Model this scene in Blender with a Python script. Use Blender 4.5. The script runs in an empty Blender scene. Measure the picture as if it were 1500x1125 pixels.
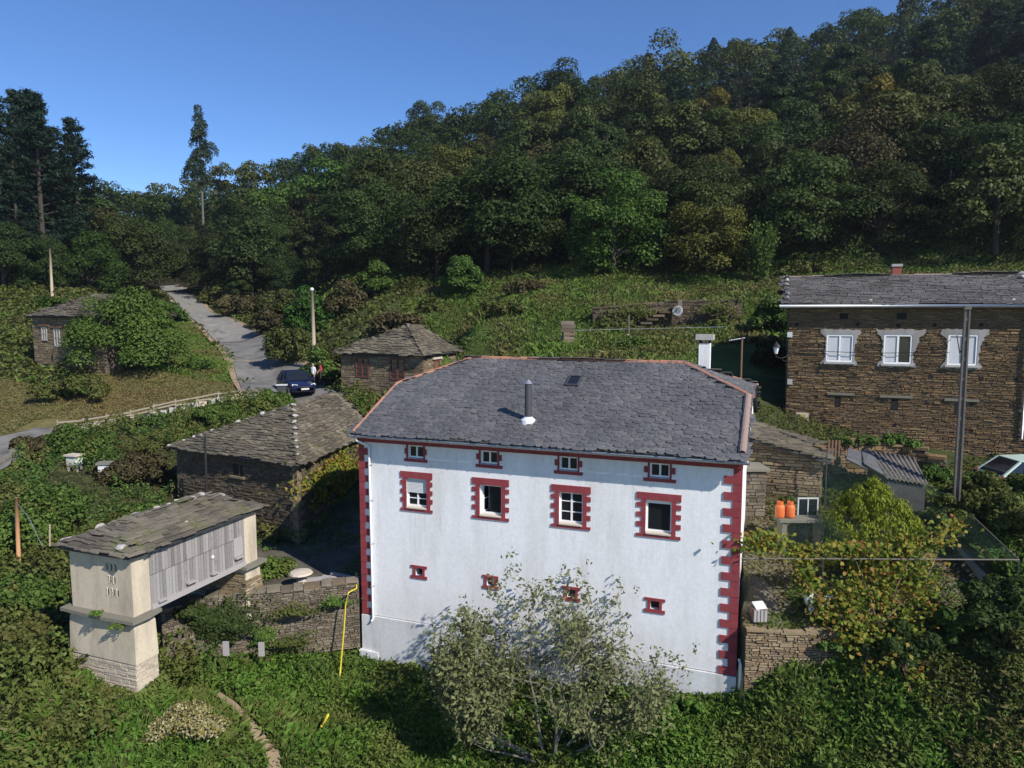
import bpy, math, random
import numpy as np
from mathutils import Vector, Matrix

random.seed(7); RNG = np.random.default_rng(7)
scene = bpy.context.scene
col = scene.collection
R = math.radians

# ------------------------------------------------------------------ camera, sky, sun, exposure
CAMZ, FPX, PITCH = 13.0, 1050.0, math.atan(107.5 / 1050)
cd = bpy.data.cameras.new('camera'); cam = bpy.data.objects.new('camera', cd); col.objects.link(cam)
cam.location = (0, 0, CAMZ); cam.rotation_euler = (math.pi / 2 - PITCH, 0, 0)
cd.sensor_width = 36; cd.lens = 36 * FPX / 1500; cd.clip_end = 3000; cd.clip_start = 0.1
scene.camera = cam

SUN_EL, SUN_AZ = R(39), R(135)          # azimuth clockwise from +Y : the sun stands behind the camera on the right
world = bpy.data.worlds.new('World'); scene.world = world; world.use_nodes = True
wn = world.node_tree
bg = wn.nodes['Background']; sky = wn.nodes.new('ShaderNodeTexSky')
sky.sky_type = 'NISHITA'; sky.sun_disc = False
sky.sun_elevation = SUN_EL; sky.sun_rotation = SUN_AZ
sky.altitude = 2200; sky.air_density = 1.0; sky.dust_density = 0.0; sky.ozone_density = 2.0
shs = wn.nodes.new('ShaderNodeHueSaturation'); shs.inputs['Saturation'].default_value = 1.26; shs.inputs['Value'].default_value = 1.0; shs.inputs['Hue'].default_value = 0.509
wn.links.new(sky.outputs[0], shs.inputs['Color']); wn.links.new(shs.outputs[0], bg.inputs[0]); bg.inputs[1].default_value = 0.12
sd = bpy.data.lights.new('sun', 'SUN'); sun = bpy.data.objects.new('sun', sd); col.objects.link(sun)
sd.energy = 5.0; sd.angle = R(0.53); sd.color = (1.0, 0.94, 0.85)
sv = Vector((math.sin(SUN_AZ) * math.cos(SUN_EL), math.cos(SUN_AZ) * math.cos(SUN_EL), math.sin(SUN_EL)))
sun.rotation_euler = sv.to_track_quat('Z', 'Y').to_euler()
scene.view_settings.view_transform = 'Standard'; scene.view_settings.look = 'None'
scene.view_settings.gamma = 1; scene.view_settings.use_curve_mapping = False
scene.view_settings.exposure = 0.42
scene.render.engine = 'CYCLES'
scene.cycles.max_bounces = 6; scene.cycles.diffuse_bounces = 3; scene.cycles.transparent_max_bounces = 12
scene.cycles.transmission_bounces = 3; scene.cycles.caustics_reflective = False; scene.cycles.caustics_refractive = False

# ------------------------------------------------------------------ survey helper: photo pixel + distance -> place
CPI, SPI = math.cos(PITCH), math.sin(PITCH)
def at(px, py, Y):
    a, b = (px - 750) / FPX, -(py - 562.5) / FPX
    d = Vector((a, b * SPI + CPI, b * CPI - SPI))
    return Vector((0, 0, CAMZ)) + d * (Y / d.y)

# ------------------------------------------------------------------ materials
MATS = {}
def newmat(name):
    m = bpy.data.materials.new(name); m.use_nodes = True
    nt = m.node_tree; return m, nt, nt.nodes, nt.links, nt.nodes['Principled BSDF']
def ramp(nodes, cols):
    r = nodes.new('ShaderNodeValToRGB'); cr = r.color_ramp
    n = len(cols)
    while len(cr.elements) < n: cr.elements.new(0.5)
    for i, c in enumerate(cols):
        if len(c) == 2: pos, c = c
        else: pos = i / max(1, n - 1)
        cr.elements[i].position = pos; cr.elements[i].color = (*c, 1)
    return r
def noise(nodes, links, scale, detail=4, rough=0.55, stretch=None, coord='world'):
    t = nodes.new('ShaderNodeTexNoise'); t.inputs['Scale'].default_value = scale
    t.inputs['Detail'].default_value = detail; t.inputs['Roughness'].default_value = rough
    if coord == 'world':
        g = nodes.new('ShaderNodeNewGeometry'); src = g.outputs['Position']
    else:
        g = nodes.new('ShaderNodeTexCoord'); src = g.outputs['Object']
    if stretch:
        mp = nodes.new('ShaderNodeMapping'); mp.inputs['Scale'].default_value = stretch
        links.new(src, mp.inputs[0]); src = mp.outputs[0]
    links.new(src, t.inputs['Vector']); return t
def bump(nodes, links, bs, tex, strength, dist=0.02):
    b = nodes.new('ShaderNodeBump'); b.inputs['Strength'].default_value = strength; b.inputs['Distance'].default_value = dist
    links.new(tex.outputs[0], b.inputs['Height']); links.new(b.outputs[0], bs.inputs['Normal'])
def mixc(nodes, links, fac, a, b, mode='MIX'):
    m = nodes.new('ShaderNodeMix'); m.data_type = 'RGBA'; m.blend_type = mode
    for sock, v in ((0, fac), (6, a), (7, b)):
        if hasattr(v, 'default_value') or hasattr(v, 'is_output'): links.new(v, m.inputs[sock])
        else: m.inputs[sock].default_value = v if sock == 0 else (*v, 1)
    return m.outputs[2]

def surf(name, cols, scale=3, rough=0.8, bumps=0.3, bscale=40, stretch=None, detail=5, metallic=0, spec=0.3, bdist=0.01):
    """noise coloured surface"""
    m, nt, nd, lk, bs = newmat(name)
    t = noise(nd, lk, scale, detail, 0.6, stretch); r = ramp(nd, cols)
    lk.new(t.outputs[0], r.inputs[0]); lk.new(r.outputs[0], bs.inputs['Base Color'])
    bs.inputs['Roughness'].default_value = rough; bs.inputs['Metallic'].default_value = metallic
    bs.inputs['Specular IOR Level'].default_value = spec
    if bumps: bump(nd, lk, bs, noise(nd, lk, bscale, 4, 0.6, stretch), bumps, bdist)
    MATS[name] = m; return m

def piecemat(name, cols, overlay=None, oscale=1.2, olo=0.5, ohi=0.65, rough=0.8, bscale=30, bumps=0.4, spec=0.3, big=None, fine=0.35):
    """a colour per piece (stone, slate, leaf of slate), then grain and lichen on top"""
    m, nt, nd, lk, bs = newmat(name)
    g = nd.new('ShaderNodeNewGeometry'); oi = nd.new('ShaderNodeObjectInfo')
    ad = nd.new('ShaderNodeMath'); ad.operation = 'ADD'; lk.new(g.outputs['Random Per Island'], ad.inputs[0]); lk.new(oi.outputs['Random'], ad.inputs[1])
    fr = nd.new('ShaderNodeMath'); fr.operation = 'FRACT'; lk.new(ad.outputs[0], fr.inputs[0])
    r = ramp(nd, cols); lk.new(fr.outputs[0], r.inputs[0]); c = r.outputs[0]
    fn = noise(nd, lk, bscale, 5, 0.65)
    fr2 = ramp(nd, [(0.3, (1 - fine,) * 3), (0.7, (1 + fine * 0.4,) * 3)]); lk.new(fn.outputs[0], fr2.inputs[0])
    c = mixc(nd, lk, 1.0, c, fr2.outputs[0], 'MULTIPLY')
    if big:
        t = noise(nd, lk, big[0], 4, 0.6); rr = ramp(nd, [(0.35, big[1]), (0.65, big[2])]); lk.new(t.outputs[0], rr.inputs[0])
        c = mixc(nd, lk, 1.0, c, rr.outputs[0], 'MULTIPLY')
    if overlay:
        t = noise(nd, lk, oscale, 6, 0.7); rr = ramp(nd, [(olo, (0, 0, 0)), (ohi, (1, 1, 1))]); lk.new(t.outputs[0], rr.inputs[0])
        c = mixc(nd, lk, rr.outputs[0], c, overlay)
    lk.new(c, bs.inputs['Base Color']); bs.inputs['Roughness'].default_value = rough
    bs.inputs['Specular IOR Level'].default_value = spec
    if bumps: bump(nd, lk, bs, fn, bumps, 0.015)
    MATS[name] = m; return m

def leafmat(name, cols, big=None, bigscale=0.25, transl=0.25, objvar=0.35, rough=0.55):
    m, nt, nd, lk, bs = newmat(name)
    g = nd.new('ShaderNodeNewGeometry'); oi = nd.new('ShaderNodeObjectInfo')
    r = ramp(nd, cols); lk.new(g.outputs['Random Per Island'], r.inputs[0]); c = r.outputs[0]
    if objvar:
        hs = nd.new('ShaderNodeHueSaturation')
        mr = nd.new('ShaderNodeMapRange'); lk.new(oi.outputs['Random'], mr.inputs[0]); mr.inputs[3].default_value = 1 - objvar; mr.inputs[4].default_value = 1 + objvar
        lk.new(mr.outputs[0], hs.inputs['Value'])
        m7 = nd.new('ShaderNodeMath'); m7.operation = 'MULTIPLY'; m7.inputs[1].default_value = 7.31; lk.new(oi.outputs['Random'], m7.inputs[0])
        f7 = nd.new('ShaderNodeMath'); f7.operation = 'FRACT'; lk.new(m7.outputs[0], f7.inputs[0])
        mh = nd.new('ShaderNodeMapRange'); lk.new(f7.outputs[0], mh.inputs[0]); mh.inputs[3].default_value = 0.5 - 0.06 * objvar; mh.inputs[4].default_value = 0.5 + 0.04 * objvar
        lk.new(mh.outputs[0], hs.inputs['Hue']); lk.new(c, hs.inputs['Color']); c = hs.outputs[0]
    if big:
        t = noise(nd, lk, bigscale, 5, 0.65); rr = ramp(nd, [(0.42, (0, 0, 0)), (0.62, (1, 1, 1))]); lk.new(t.outputs[0], rr.inputs[0])
        c = mixc(nd, lk, rr.outputs[0], c, big)
    lk.new(c, bs.inputs['Base Color']); bs.inputs['Roughness'].default_value = rough; bs.inputs['Specular IOR Level'].default_value = 0.12
    tr = nd.new('ShaderNodeBsdfTranslucent'); lk.new(c, tr.inputs[0])
    mx = nd.new('ShaderNodeMixShader'); mx.inputs[0].default_value = transl
    lk.new(bs.outputs[0], mx.inputs[1]); lk.new(tr.outputs[0], mx.inputs[2]); lk.new(mx.outputs[0], nd['Material Output'].inputs[0])
    MATS[name] = m; return m

ZP_ = 1.89
def streak_plaster(name, base, stain, amt=0.5, dirtz=None):
    m, nt, nd, lk, bs = newmat(name)
    t = noise(nd, lk, 0.7, 6, 0.65, (1.5, 1.5, 0.35)); r = ramp(nd, [(0.42, (0, 0, 0)), (0.68, (amt,) * 3)]); lk.new(t.outputs[0], r.inputs[0])
    c = mixc(nd, lk, r.outputs[0], base, stain)
    t3 = noise(nd, lk, 2.2, 6, 0.7, (2.6, 2.6, 0.16)); r3 = ramp(nd, [(0.56, (1, 1, 1)), (0.72, (0.90, 0.89, 0.88))]); lk.new(t3.outputs[0], r3.inputs[0]); c = mixc(nd, lk, 1.0, c, r3.outputs[0], 'MULTIPLY')
    if dirtz:      # splashed dirt and green algae near the foot of the wall
        g = nd.new('ShaderNodeNewGeometry'); sx = nd.new('ShaderNodeSeparateXYZ'); lk.new(g.outputs['Position'], sx.inputs[0])
        mr = nd.new('ShaderNodeMapRange'); lk.new(sx.outputs[2], mr.inputs[0]); mr.inputs[1].default_value = dirtz[0]; mr.inputs[2].default_value = dirtz[0] + dirtz[1]; mr.inputs[3].default_value = 1; mr.inputs[4].default_value = 0
        nz = noise(nd, lk, 1.6, 6, 0.7); mm = nd.new('ShaderNodeMath'); mm.operation = 'MULTIPLY'; lk.new(mr.outputs[0], mm.inputs[0]); lk.new(nz.outputs[0], mm.inputs[1]); m5 = nd.new('ShaderNodeMath'); m5.operation = 'MULTIPLY'; m5.inputs[1].default_value = .55; lk.new(mm.outputs[0], m5.inputs[0])
        c = mixc(nd, lk, m5.outputs[0], c, (0.52, 0.51, 0.47))
    if dirtz:      # rain streaks running down from the four sills
        g = nd.new('ShaderNodeNewGeometry'); sub = nd.new('ShaderNodeVectorMath'); sub.operation = 'SUBTRACT'; lk.new(g.outputs['Position'], sub.inputs[0]); sub.inputs[1].default_value = (-5.477, 25.48, 0)
        dt = nd.new('ShaderNodeVectorMath'); dt.operation = 'DOT_PRODUCT'; lk.new(sub.outputs[0], dt.inputs[0]); dt.inputs[1].default_value = (math.cos(.35557), -math.sin(.35557), 0)
        def mt(op, a, b=None):
            q = nd.new('ShaderNodeMath'); q.operation = op
            for i_, v_ in enumerate((a, b)):
                if v_ is None: continue
                if isinstance(v_, (int, float)): q.inputs[i_].default_value = v_
                else: lk.new(v_, q.inputs[i_])
            return q.outputs[0]
        ph = mt('ABSOLUTE', mt('SUBTRACT', mt('FRACT', mt('ADD', mt('DIVIDE', mt('SUBTRACT', dt.outputs['Value'], 2.265), 2.81), .5)), .5))
        side = nd.new('ShaderNodeMapRange'); lk.new(ph, side.inputs[0]); side.inputs[1].default_value = .13; side.inputs[2].default_value = .21; side.inputs[3].default_value = 1; side.inputs[4].default_value = 0
        sz = nd.new('ShaderNodeSeparateXYZ'); lk.new(g.outputs['Position'], sz.inputs[0]); dn = nd.new('ShaderNodeMapRange'); lk.new(sz.outputs[2], dn.inputs[0]); dn.inputs[1].default_value = 4.3; dn.inputs[2].default_value = 5.9; dn.inputs[3].default_value = 0; dn.inputs[4].default_value = 1
        ns = noise(nd, lk, 6, 4, .7, (1.6, 1.6, .07)); rs = ramp(nd, [(.48, (0, 0, 0)), (.66, (1, 1, 1))]); lk.new(ns.outputs[0], rs.inputs[0])
        below = mt('LESS_THAN', sz.outputs[2], 5.95); k_ = mt('MULTIPLY', mt('MULTIPLY', mt('MULTIPLY', side.outputs[0], dn.outputs[0]), rs.outputs[0]), below)
        c = mixc(nd, lk, mt('MULTIPLY', k_, .38), c, (0.47, 0.45, 0.42))
    t2 = noise(nd, lk, 9, 5, 0.7); r2 = ramp(nd, [(0.3, (0.88, 0.88, 0.89)), (0.6, (1, 1, 1))]); lk.new(t2.outputs[0], r2.inputs[0])
    c = mixc(nd, lk, 1.0, c, r2.outputs[0], 'MULTIPLY')
    lk.new(c, bs.inputs['Base Color']); bs.inputs['Roughness'].default_value = 0.9; bs.inputs['Specular IOR Level'].default_value = 0.15
    bump(nd, lk, bs, noise(nd, lk, 22, 5, 0.7), 0.25, 0.012)
    MATS[name] = m; return m

streak_plaster('plaster_white', (0.80, 0.805, 0.82), (0.58, 0.565, 0.54), 0.55, (ZP_, 1.5))
streak_plaster('plinth_render', (0.62, 0.63, 0.65), (0.36, 0.36, 0.34), 0.85)
streak_plaster('cream_render', (0.52, 0.45, 0.345), (0.26, 0.22, 0.17), 0.9)
streak_plaster('grey_render', (0.31, 0.305, 0.30), (0.18, 0.16, 0.135), 0.9)
surf('red_paint', [(0.17, 0.024, 0.032), (0.24, 0.042, 0.050), (0.30, 0.075, 0.08)], 3.5, 0.75, 0.25, detail=8)
surf('pvc_white', [(0.74, 0.75, 0.77), (0.80, 0.81, 0.82)], 4, 0.4, 0)
surf('shutter_grey', [(0.50, 0.51, 0.53), (0.58, 0.59, 0.60)], 40, 0.5, 0, stretch=(0.05, 0.05, 1))
surf('stone_sill', [(0.42, 0.36, 0.29), (0.55, 0.48, 0.40)], 8, 0.8, 0.3)
surf('terracotta', [(0.20, 0.10, 0.07), (0.34, 0.155, 0.10), (0.27, 0.19, 0.15)], 5, 0.85, 0.3)
surf('terracotta_old', [(0.16, 0.125, 0.11), (0.25, 0.18, 0.155), (0.15, 0.14, 0.13)], 5, 0.9, 0.4)
surf('zinc', [(0.32, 0.34, 0.37), (0.45, 0.47, 0.50)], 6, 0.42, 0.1, metallic=0.7)
surf('steel_dark', [(0.06, 0.065, 0.075), (0.11, 0.115, 0.13)], 5, 0.45, 0.1, metallic=0.5)
surf('lead_white', [(0.55, 0.56, 0.58), (0.68, 0.68, 0.69)], 8, 0.6, 0.2)
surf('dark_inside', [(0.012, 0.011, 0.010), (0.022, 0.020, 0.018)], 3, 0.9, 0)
surf('mortar', [(0.05, 0.042, 0.032), (0.11, 0.09, 0.066)], 6, 0.95, 0.6, 20)
surf('slate_deck', [(0.035, 0.036, 0.038), (0.07, 0.07, 0.07)], 3, 0.9, 0.4, 15)
piecemat('old_plank', [(0.17, 0.155, 0.15), (0.26, 0.245, 0.24), (0.33, 0.315, 0.31), (0.21, 0.20, 0.20)], (0.12, 0.105, 0.095), 3.0, .58, .8, .85, 40, .4, .2)
surf('old_wood', [(0.20, 0.185, 0.18), (0.33, 0.31, 0.305), (0.26, 0.25, 0.255)], 12, 0.85, 0.4, 60, stretch=(3, 3, 0.25))
surf('brown_wood', [(0.10, 0.055, 0.035), (0.17, 0.10, 0.065)], 10, 0.8, 0.3, 40, stretch=(3, 3, 0.3))
surf('pole_wood', [(0.30, 0.24, 0.17), (0.42, 0.35, 0.26)], 10, 0.85, 0.3, 40, stretch=(3, 3, 0.2))
surf('orange_wood', [(0.34, 0.17, 0.08), (0.44, 0.24, 0.13)], 10, 0.85, 0.3, 40, stretch=(3, 3, 0.2))
surf('rust', [(0.14, 0.075, 0.05), (0.22, 0.13, 0.09)], 10, 0.8, 0.3)
surf('pole_concrete', [(0.105, 0.092, 0.08), (0.17, 0.152, 0.135)], 5, 0.9, 0.3)
surf('cement', [(0.30, 0.29, 0.27), (0.44, 0.43, 0.40)], 4, 0.9, 0.4)
surf('bark_twig', [(0.075, 0.068, 0.055), (0.17, 0.16, 0.135)], 7, .95, .5, 25)
surf('bark', [(0.03, 0.026, 0.021), (0.075, 0.064, 0.052)], 8, 0.95, 0.6, 25, stretch=(2, 2, 0.4))
surf('bark_lichen', [(0.09, 0.08, 0.065), (0.20, 0.195, 0.165), (0.36, 0.355, 0.32)], 7, 0.95, 0.6, 25)
surf('bark_pale', [(0.28, 0.24, 0.20), (0.42, 0.38, 0.33)], 4, 0.9, 0.4)
surf('vine_stem', [(0.11, 0.07, 0.045), (0.19, 0.12, 0.08)], 8, 0.9, 0.4)
surf('quartz', [(0.21, 0.198, 0.18), (0.34, 0.322, 0.30), (0.16, 0.148, 0.13)], 5, 0.8, 0.5, 20)
surf('yellow_plastic', [(0.46, 0.37, 0.02), (0.56, 0.46, 0.04)], 10, 0.45, 0)
surf('orange_paint', [(0.58, 0.13, 0.03), (0.66, 0.17, 0.05)], 6, 0.4, 0)
surf('blue_plastic', [(0.03, 0.06, 0.36), (0.05, 0.09, 0.46)], 6, 0.45, 0)
surf('white_plastic', [(0.48, 0.49, 0.50), (0.60, 0.60, 0.60)], 6, 0.5, 0.1)
surf('black_rubber', [(0.012, 0.012, 0.013), (0.02, 0.02, 0.021)], 6, 0.8, 0)
surf('black_metal', [(0.015, 0.015, 0.016), (0.03, 0.03, 0.03)], 6, 0.5, 0)
surf('navy_paint', [(0.008, 0.013, 0.05), (0.010, 0.016, 0.06)], 2, 0.22, 0, spec=0.6)
surf('mint_paint', [(0.42, 0.53, 0.46), (0.46, 0.57, 0.50)], 2, 0.3, 0, spec=0.5)
surf('lamp_glass', [(0.6, 0.62, 0.66), (0.7, 0.72, 0.75)], 4, 0.2, 0)
surf('skin', [(0.42, 0.24, 0.17), (0.48, 0.28, 0.20)], 6, 0.6, 0)
surf('cloth_pale', [(0.52, 0.54, 0.60), (0.60, 0.62, 0.66)], 6, 0.9, 0)
surf('cloth_red', [(0.25, 0.03, 0.04), (0.32, 0.05, 0.06)], 6, 0.9, 0)
surf('cloth_dark', [(0.02, 0.022, 0.03), (0.035, 0.035, 0.045)], 6, 0.9, 0)
surf('hair', [(0.02, 0.015, 0.01), (0.04, 0.03, 0.02)], 6, 0.8, 0)
surf('fibre_cement', [(0.085, 0.078, 0.070), (0.16, 0.148, 0.13)], 3, 0.9, 0.3)
m = surf('glass_dark', [(0.010, 0.012, 0.016), (0.014, 0.016, 0.02)], 2, 0.06, 0, spec=0.5)
surf('curtain', [(0.42, 0.44, 0.47), (0.60, 0.61, 0.63)], 14, 0.8, 0.0, stretch=(2.5, 2.5, 0.1))
piecemat('slate_blue', [(0.078, 0.080, 0.086), (0.095, 0.097, 0.103), (0.115, 0.115, 0.118), (0.088, 0.086, 0.089), (0.14, 0.137, 0.136)],
         (0.17, 0.165, 0.15), 2.2, 0.58, 0.75, 0.62, 25, 0.5, 0.4, (0.35, (0.8, 0.8, 0.82), (1.2, 1.2, 1.2)))
piecemat('slate_lichen', [(0.072, 0.062, 0.048), (0.122, 0.105, 0.08), (0.17, 0.148, 0.112), (0.092, 0.08, 0.066), (0.14, 0.112, 0.08)],
         (0.25, 0.23, 0.155), 1.6, 0.55, 0.75, 0.85, 25, 0.5, 0.25, (0.5, (0.7, 0.72, 0.7), (1.2, 1.2, 1.15)))
piecemat('slate_mossy', [(0.082, 0.072, 0.058), (0.135, 0.118, 0.094), (0.18, 0.158, 0.125), (0.105, 0.092, 0.078)],
         (0.11, 0.115, 0.05), 1.0, 0.5, 0.68, 0.9, 25, 0.5, 0.25, (0.5, (0.75, 0.75, 0.75), (1.2, 1.2, 1.2)))
piecemat('stone_brown', [(0.11, 0.072, 0.038), (0.20, 0.13, 0.065), (0.28, 0.195, 0.10), (0.15, 0.11, 0.065), (0.24, 0.15, 0.07), (0.10, 0.08, 0.058)],
         (0.24, 0.21, 0.15), 0.8, 0.6, 0.8, 0.9, 22, 0.6, 0.2, (0.6, (0.72, 0.72, 0.72), (1.15, 1.12, 1.1)))
piecemat('stone_tan', [(0.15, 0.115, 0.07), (0.23, 0.18, 0.11), (0.30, 0.24, 0.15), (0.18, 0.14, 0.10), (0.24, 0.17, 0.10)],
         (0.32, 0.28, 0.20), 0.8, 0.6, 0.8, 0.9, 22, 0.6, 0.2, (0.6, (0.75, 0.75, 0.75), (1.15, 1.12, 1.1)))
piecemat('stone_barn', [(0.07, 0.055, 0.038), (0.12, 0.09, 0.06), (0.17, 0.13, 0.085), (0.10, 0.085, 0.065), (0.14, 0.095, 0.06)],
         (0.17, 0.16, 0.11), 0.8, 0.6, 0.8, 0.9, 22, 0.6, 0.2, (0.6, (0.72, 0.72, 0.72), (1.15, 1.12, 1.1)))
piecemat('stone_grey', [(0.09, 0.075, 0.056), (0.16, 0.138, 0.105), (0.22, 0.19, 0.145), (0.125, 0.105, 0.08), (0.19, 0.145, 0.095)],
         (0.20, 0.20, 0.14), 1.0, 0.6, 0.8, 0.9, 22, 0.6, 0.2, (0.8, (0.75, 0.75, 0.75), (1.15, 1.12, 1.1)))
piecemat('lime_stone', [(0.44, 0.38, 0.30), (0.54, 0.47, 0.37), (0.38, 0.33, 0.26), (0.50, 0.43, 0.33)],
         (0.28, 0.24, 0.18), 1.5, 0.55, 0.75, 0.9, 22, 0.6, 0.2)

G = lambda *c: c
leafmat('leaf_oak', [(0.026, 0.042, 0.012), (0.036, 0.058, 0.015), (0.046, 0.070, 0.018), (0.056, 0.076, 0.022)], transl=0.3, objvar=0.35)
leafmat('leaf_olive', [(0.046, 0.058, 0.015), (0.060, 0.074, 0.020), (0.078, 0.088, 0.025)], transl=0.22, objvar=0.32)
leafmat('leaf_bright', [(0.026, 0.060, 0.011), (0.045, 0.095, 0.016), (0.075, 0.125, 0.025)], transl=0.25, objvar=0.3)
leafmat('leaf_yellow', [(0.085, 0.085, 0.014), (0.14, 0.125, 0.02), (0.18, 0.15, 0.03)], transl=0.25, objvar=0.25)
leafmat('leaf_brown', [(0.060, 0.052, 0.024), (0.080, 0.064, 0.030), (0.062, 0.062, 0.024)], transl=0.15, objvar=0.25)
leafmat('leaf_pine', [(0.010, 0.024, 0.014), (0.018, 0.038, 0.020), (0.028, 0.050, 0.026)], transl=0.1, objvar=0.35)
leafmat('leaf_eucalyptus', [(0.024, 0.040, 0.020), (0.038, 0.058, 0.030), (0.052, 0.072, 0.038)], transl=0.15, objvar=0)
leafmat('leaf_bush', [(0.046, 0.086, 0.017), (0.064, 0.114, 0.022), (0.088, 0.140, 0.030)], transl=0.22, objvar=0.25)
leafmat('leaf_bramble', [(0.040, 0.068, 0.015), (0.072, 0.112, 0.022), (0.115, 0.145, 0.034), (0.10, 0.092, 0.034)], (0.105, 0.108, 0.032), 0.35, 0.28, 0.2)
leafmat('leaf_meadow', [(0.056, 0.118, 0.018), (0.076, 0.158, 0.023), (0.102, 0.195, 0.031), (0.14, 0.215, 0.043)], (0.125, 0.158, 0.038), 0.4, 0.28, 0)
leafmat('leaf_terrace', [(0.072, 0.132, 0.022), (0.095, 0.162, 0.028), (0.122, 0.175, 0.038)], (0.115, 0.105, 0.042), 0.22, 0.2, 0)
leafmat('leaf_dry', [(0.11, 0.12, 0.036), (0.16, 0.150, 0.055), (0.20, 0.170, 0.07), (0.095, 0.13, 0.03)], (0.18, 0.135, 0.058), 0.25, 0.15, 0)
leafmat('leaf_lawn', [(0.075, 0.135, 0.022), (0.095, 0.165, 0.028), (0.12, 0.175, 0.038)], (0.14, 0.125, 0.045), 0.3, 0.2, 0)
leafmat('leaf_fruit', [(0.10, 0.12, 0.045), (0.14, 0.165, 0.065), (0.19, 0.21, 0.095), (0.16, 0.14, 0.07)], transl=0.25, objvar=0)
leafmat('leaf_yellowgreen', [(0.080, 0.095, 0.020), (0.105, 0.118, 0.024), (0.13, 0.135, 0.030)], transl=0.25, objvar=0.2)
leafmat('leaf_scrub', [(0.095, 0.085, 0.035), (0.13, 0.11, 0.045), (0.10, 0.11, 0.035), (0.17, 0.14, 0.07)], transl=0.2, objvar=0)
leafmat('leaf_thicket', [(0.052, 0.088, 0.019), (0.078, 0.118, 0.025), (0.115, 0.150, 0.034), (0.145, 0.16, 0.04)], (0.12, 0.125, 0.035), 0.5, 0.28, 0)
leafmat('leaf_ivy', [(0.062, 0.108, 0.020), (0.078, 0.130, 0.024), (0.10, 0.150, 0.032)], transl=0.25, objvar=0)
leafmat('leaf_vine', [(0.055, 0.095, 0.015), (0.095, 0.145, 0.020), (0.15, 0.19, 0.026), (0.20, 0.205, 0.03), (0.24, 0.20, 0.035), (0.23, 0.10, 0.03)], transl=0.3, objvar=0)
leafmat('leaf_cypress', [(0.075, 0.11, 0.012), (0.15, 0.19, 0.018), (0.25, 0.28, 0.028)], transl=0.2, objvar=0)
leafmat('leaf_cream', [(0.30, 0.26, 0.15), (0.38, 0.33, 0.20), (0.16, 0.17, 0.05), (0.22, 0.17, 0.03)], transl=0.15, objvar=0.1)

# ground: green / dry / bare by a painted attribute and noise
m, nt, nd, lk, bs = newmat('ground')
ca = nd.new('ShaderNodeVertexColor'); ca.layer_name = 'cover'
t = noise(nd, lk, 1.3, 6, 0.7); rr = ramp(nd, [(0.3, (0.55, 0.55, 0.55)), (0.7, (1.3, 1.3, 1.3))]); lk.new(t.outputs[0], rr.inputs[0])
c = mixc(nd, lk, 1.0, ca.outputs[0], rr.outputs[0], 'MULTIPLY')
lk.new(c, bs.inputs['Base Color']); bs.inputs['Roughness'].default_value = 0.95; bs.inputs['Specular IOR Level'].default_value = 0.1
bump(nd, lk, bs, noise(nd, lk, 6, 6, 0.7), 0.8, 0.08); MATS['ground'] = m
surf('road_concrete', [(.30, (0.10, 0.095, 0.085)), (.45, (0.215, 0.205, 0.187)), (.55, (0.17, 0.162, 0.148)), (.7, (0.26, 0.25, 0.23))], .7, 0.9, 0.3, 30, detail=8)
surf('road_asphalt', [(.3, (0.075, 0.073, 0.068)), (.5, (0.15, 0.145, 0.136)), (.7, (0.19, 0.183, 0.17))], .8, 0.9, 0.3, 40, detail=8)
surf('dirt', [(0.20, 0.145, 0.09), (0.30, 0.23, 0.15)], 3, 0.95, 0.5, 20)
# net
m, nt, nd, lk, bs = newmat('net')
tp = nd.new('ShaderNodeBsdfTransparent'); mx = nd.new('ShaderNodeMixShader')
bs.inputs['Base Color'].default_value = (0.07, 0.14, 0.11, 1); bs.inputs['Roughness'].default_value = 0.7
nzn = noise(nd, lk, 1.4, 5, .7); nr = ramp(nd, [(.35, (.015,) * 3), (.7, (.085,) * 3)]); lk.new(nzn.outputs[0], nr.inputs[0]); lk.new(nr.outputs[0], mx.inputs[0]); lk.new(tp.outputs[0], mx.inputs[1]); lk.new(bs.outputs[0], mx.inputs[2]); lk.new(mx.outputs[0], nd['Material Output'].inputs[0]); MATS['net'] = m

# ------------------------------------------------------------------ object helpers
def tag(o, label=None, cat=None, group=None, kind=None):
    if label: o['label'] = label
    if cat: o['category'] = cat
    if group: o['group'] = group
    if kind: o['kind'] = kind
    return o
def thing(name, loc, label, cat, group=None):
    o = bpy.data.objects.new(name, None); col.objects.link(o); o.location = loc; o.empty_display_size = 0.3
    return tag(o, label, cat, group)
def worldloc(o):
    p = Vector(o.location)
    while o.parent: o = o.parent; p = p + Vector(o.location)
    return p
def link(name, me, parent=None, loc=None):
    o = bpy.data.objects.new(name, me); col.objects.link(o)
    if parent is not None: o.parent = parent
    if loc is not None: o.location = Vector(loc) - (worldloc(parent) if parent is not None else Vector())
    return o
def setmat(me, mat):
    for mm in (mat if isinstance(mat, (list, tuple)) else [mat]): me.materials.append(MATS[mm] if isinstance(mm, str) else mm)

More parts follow.
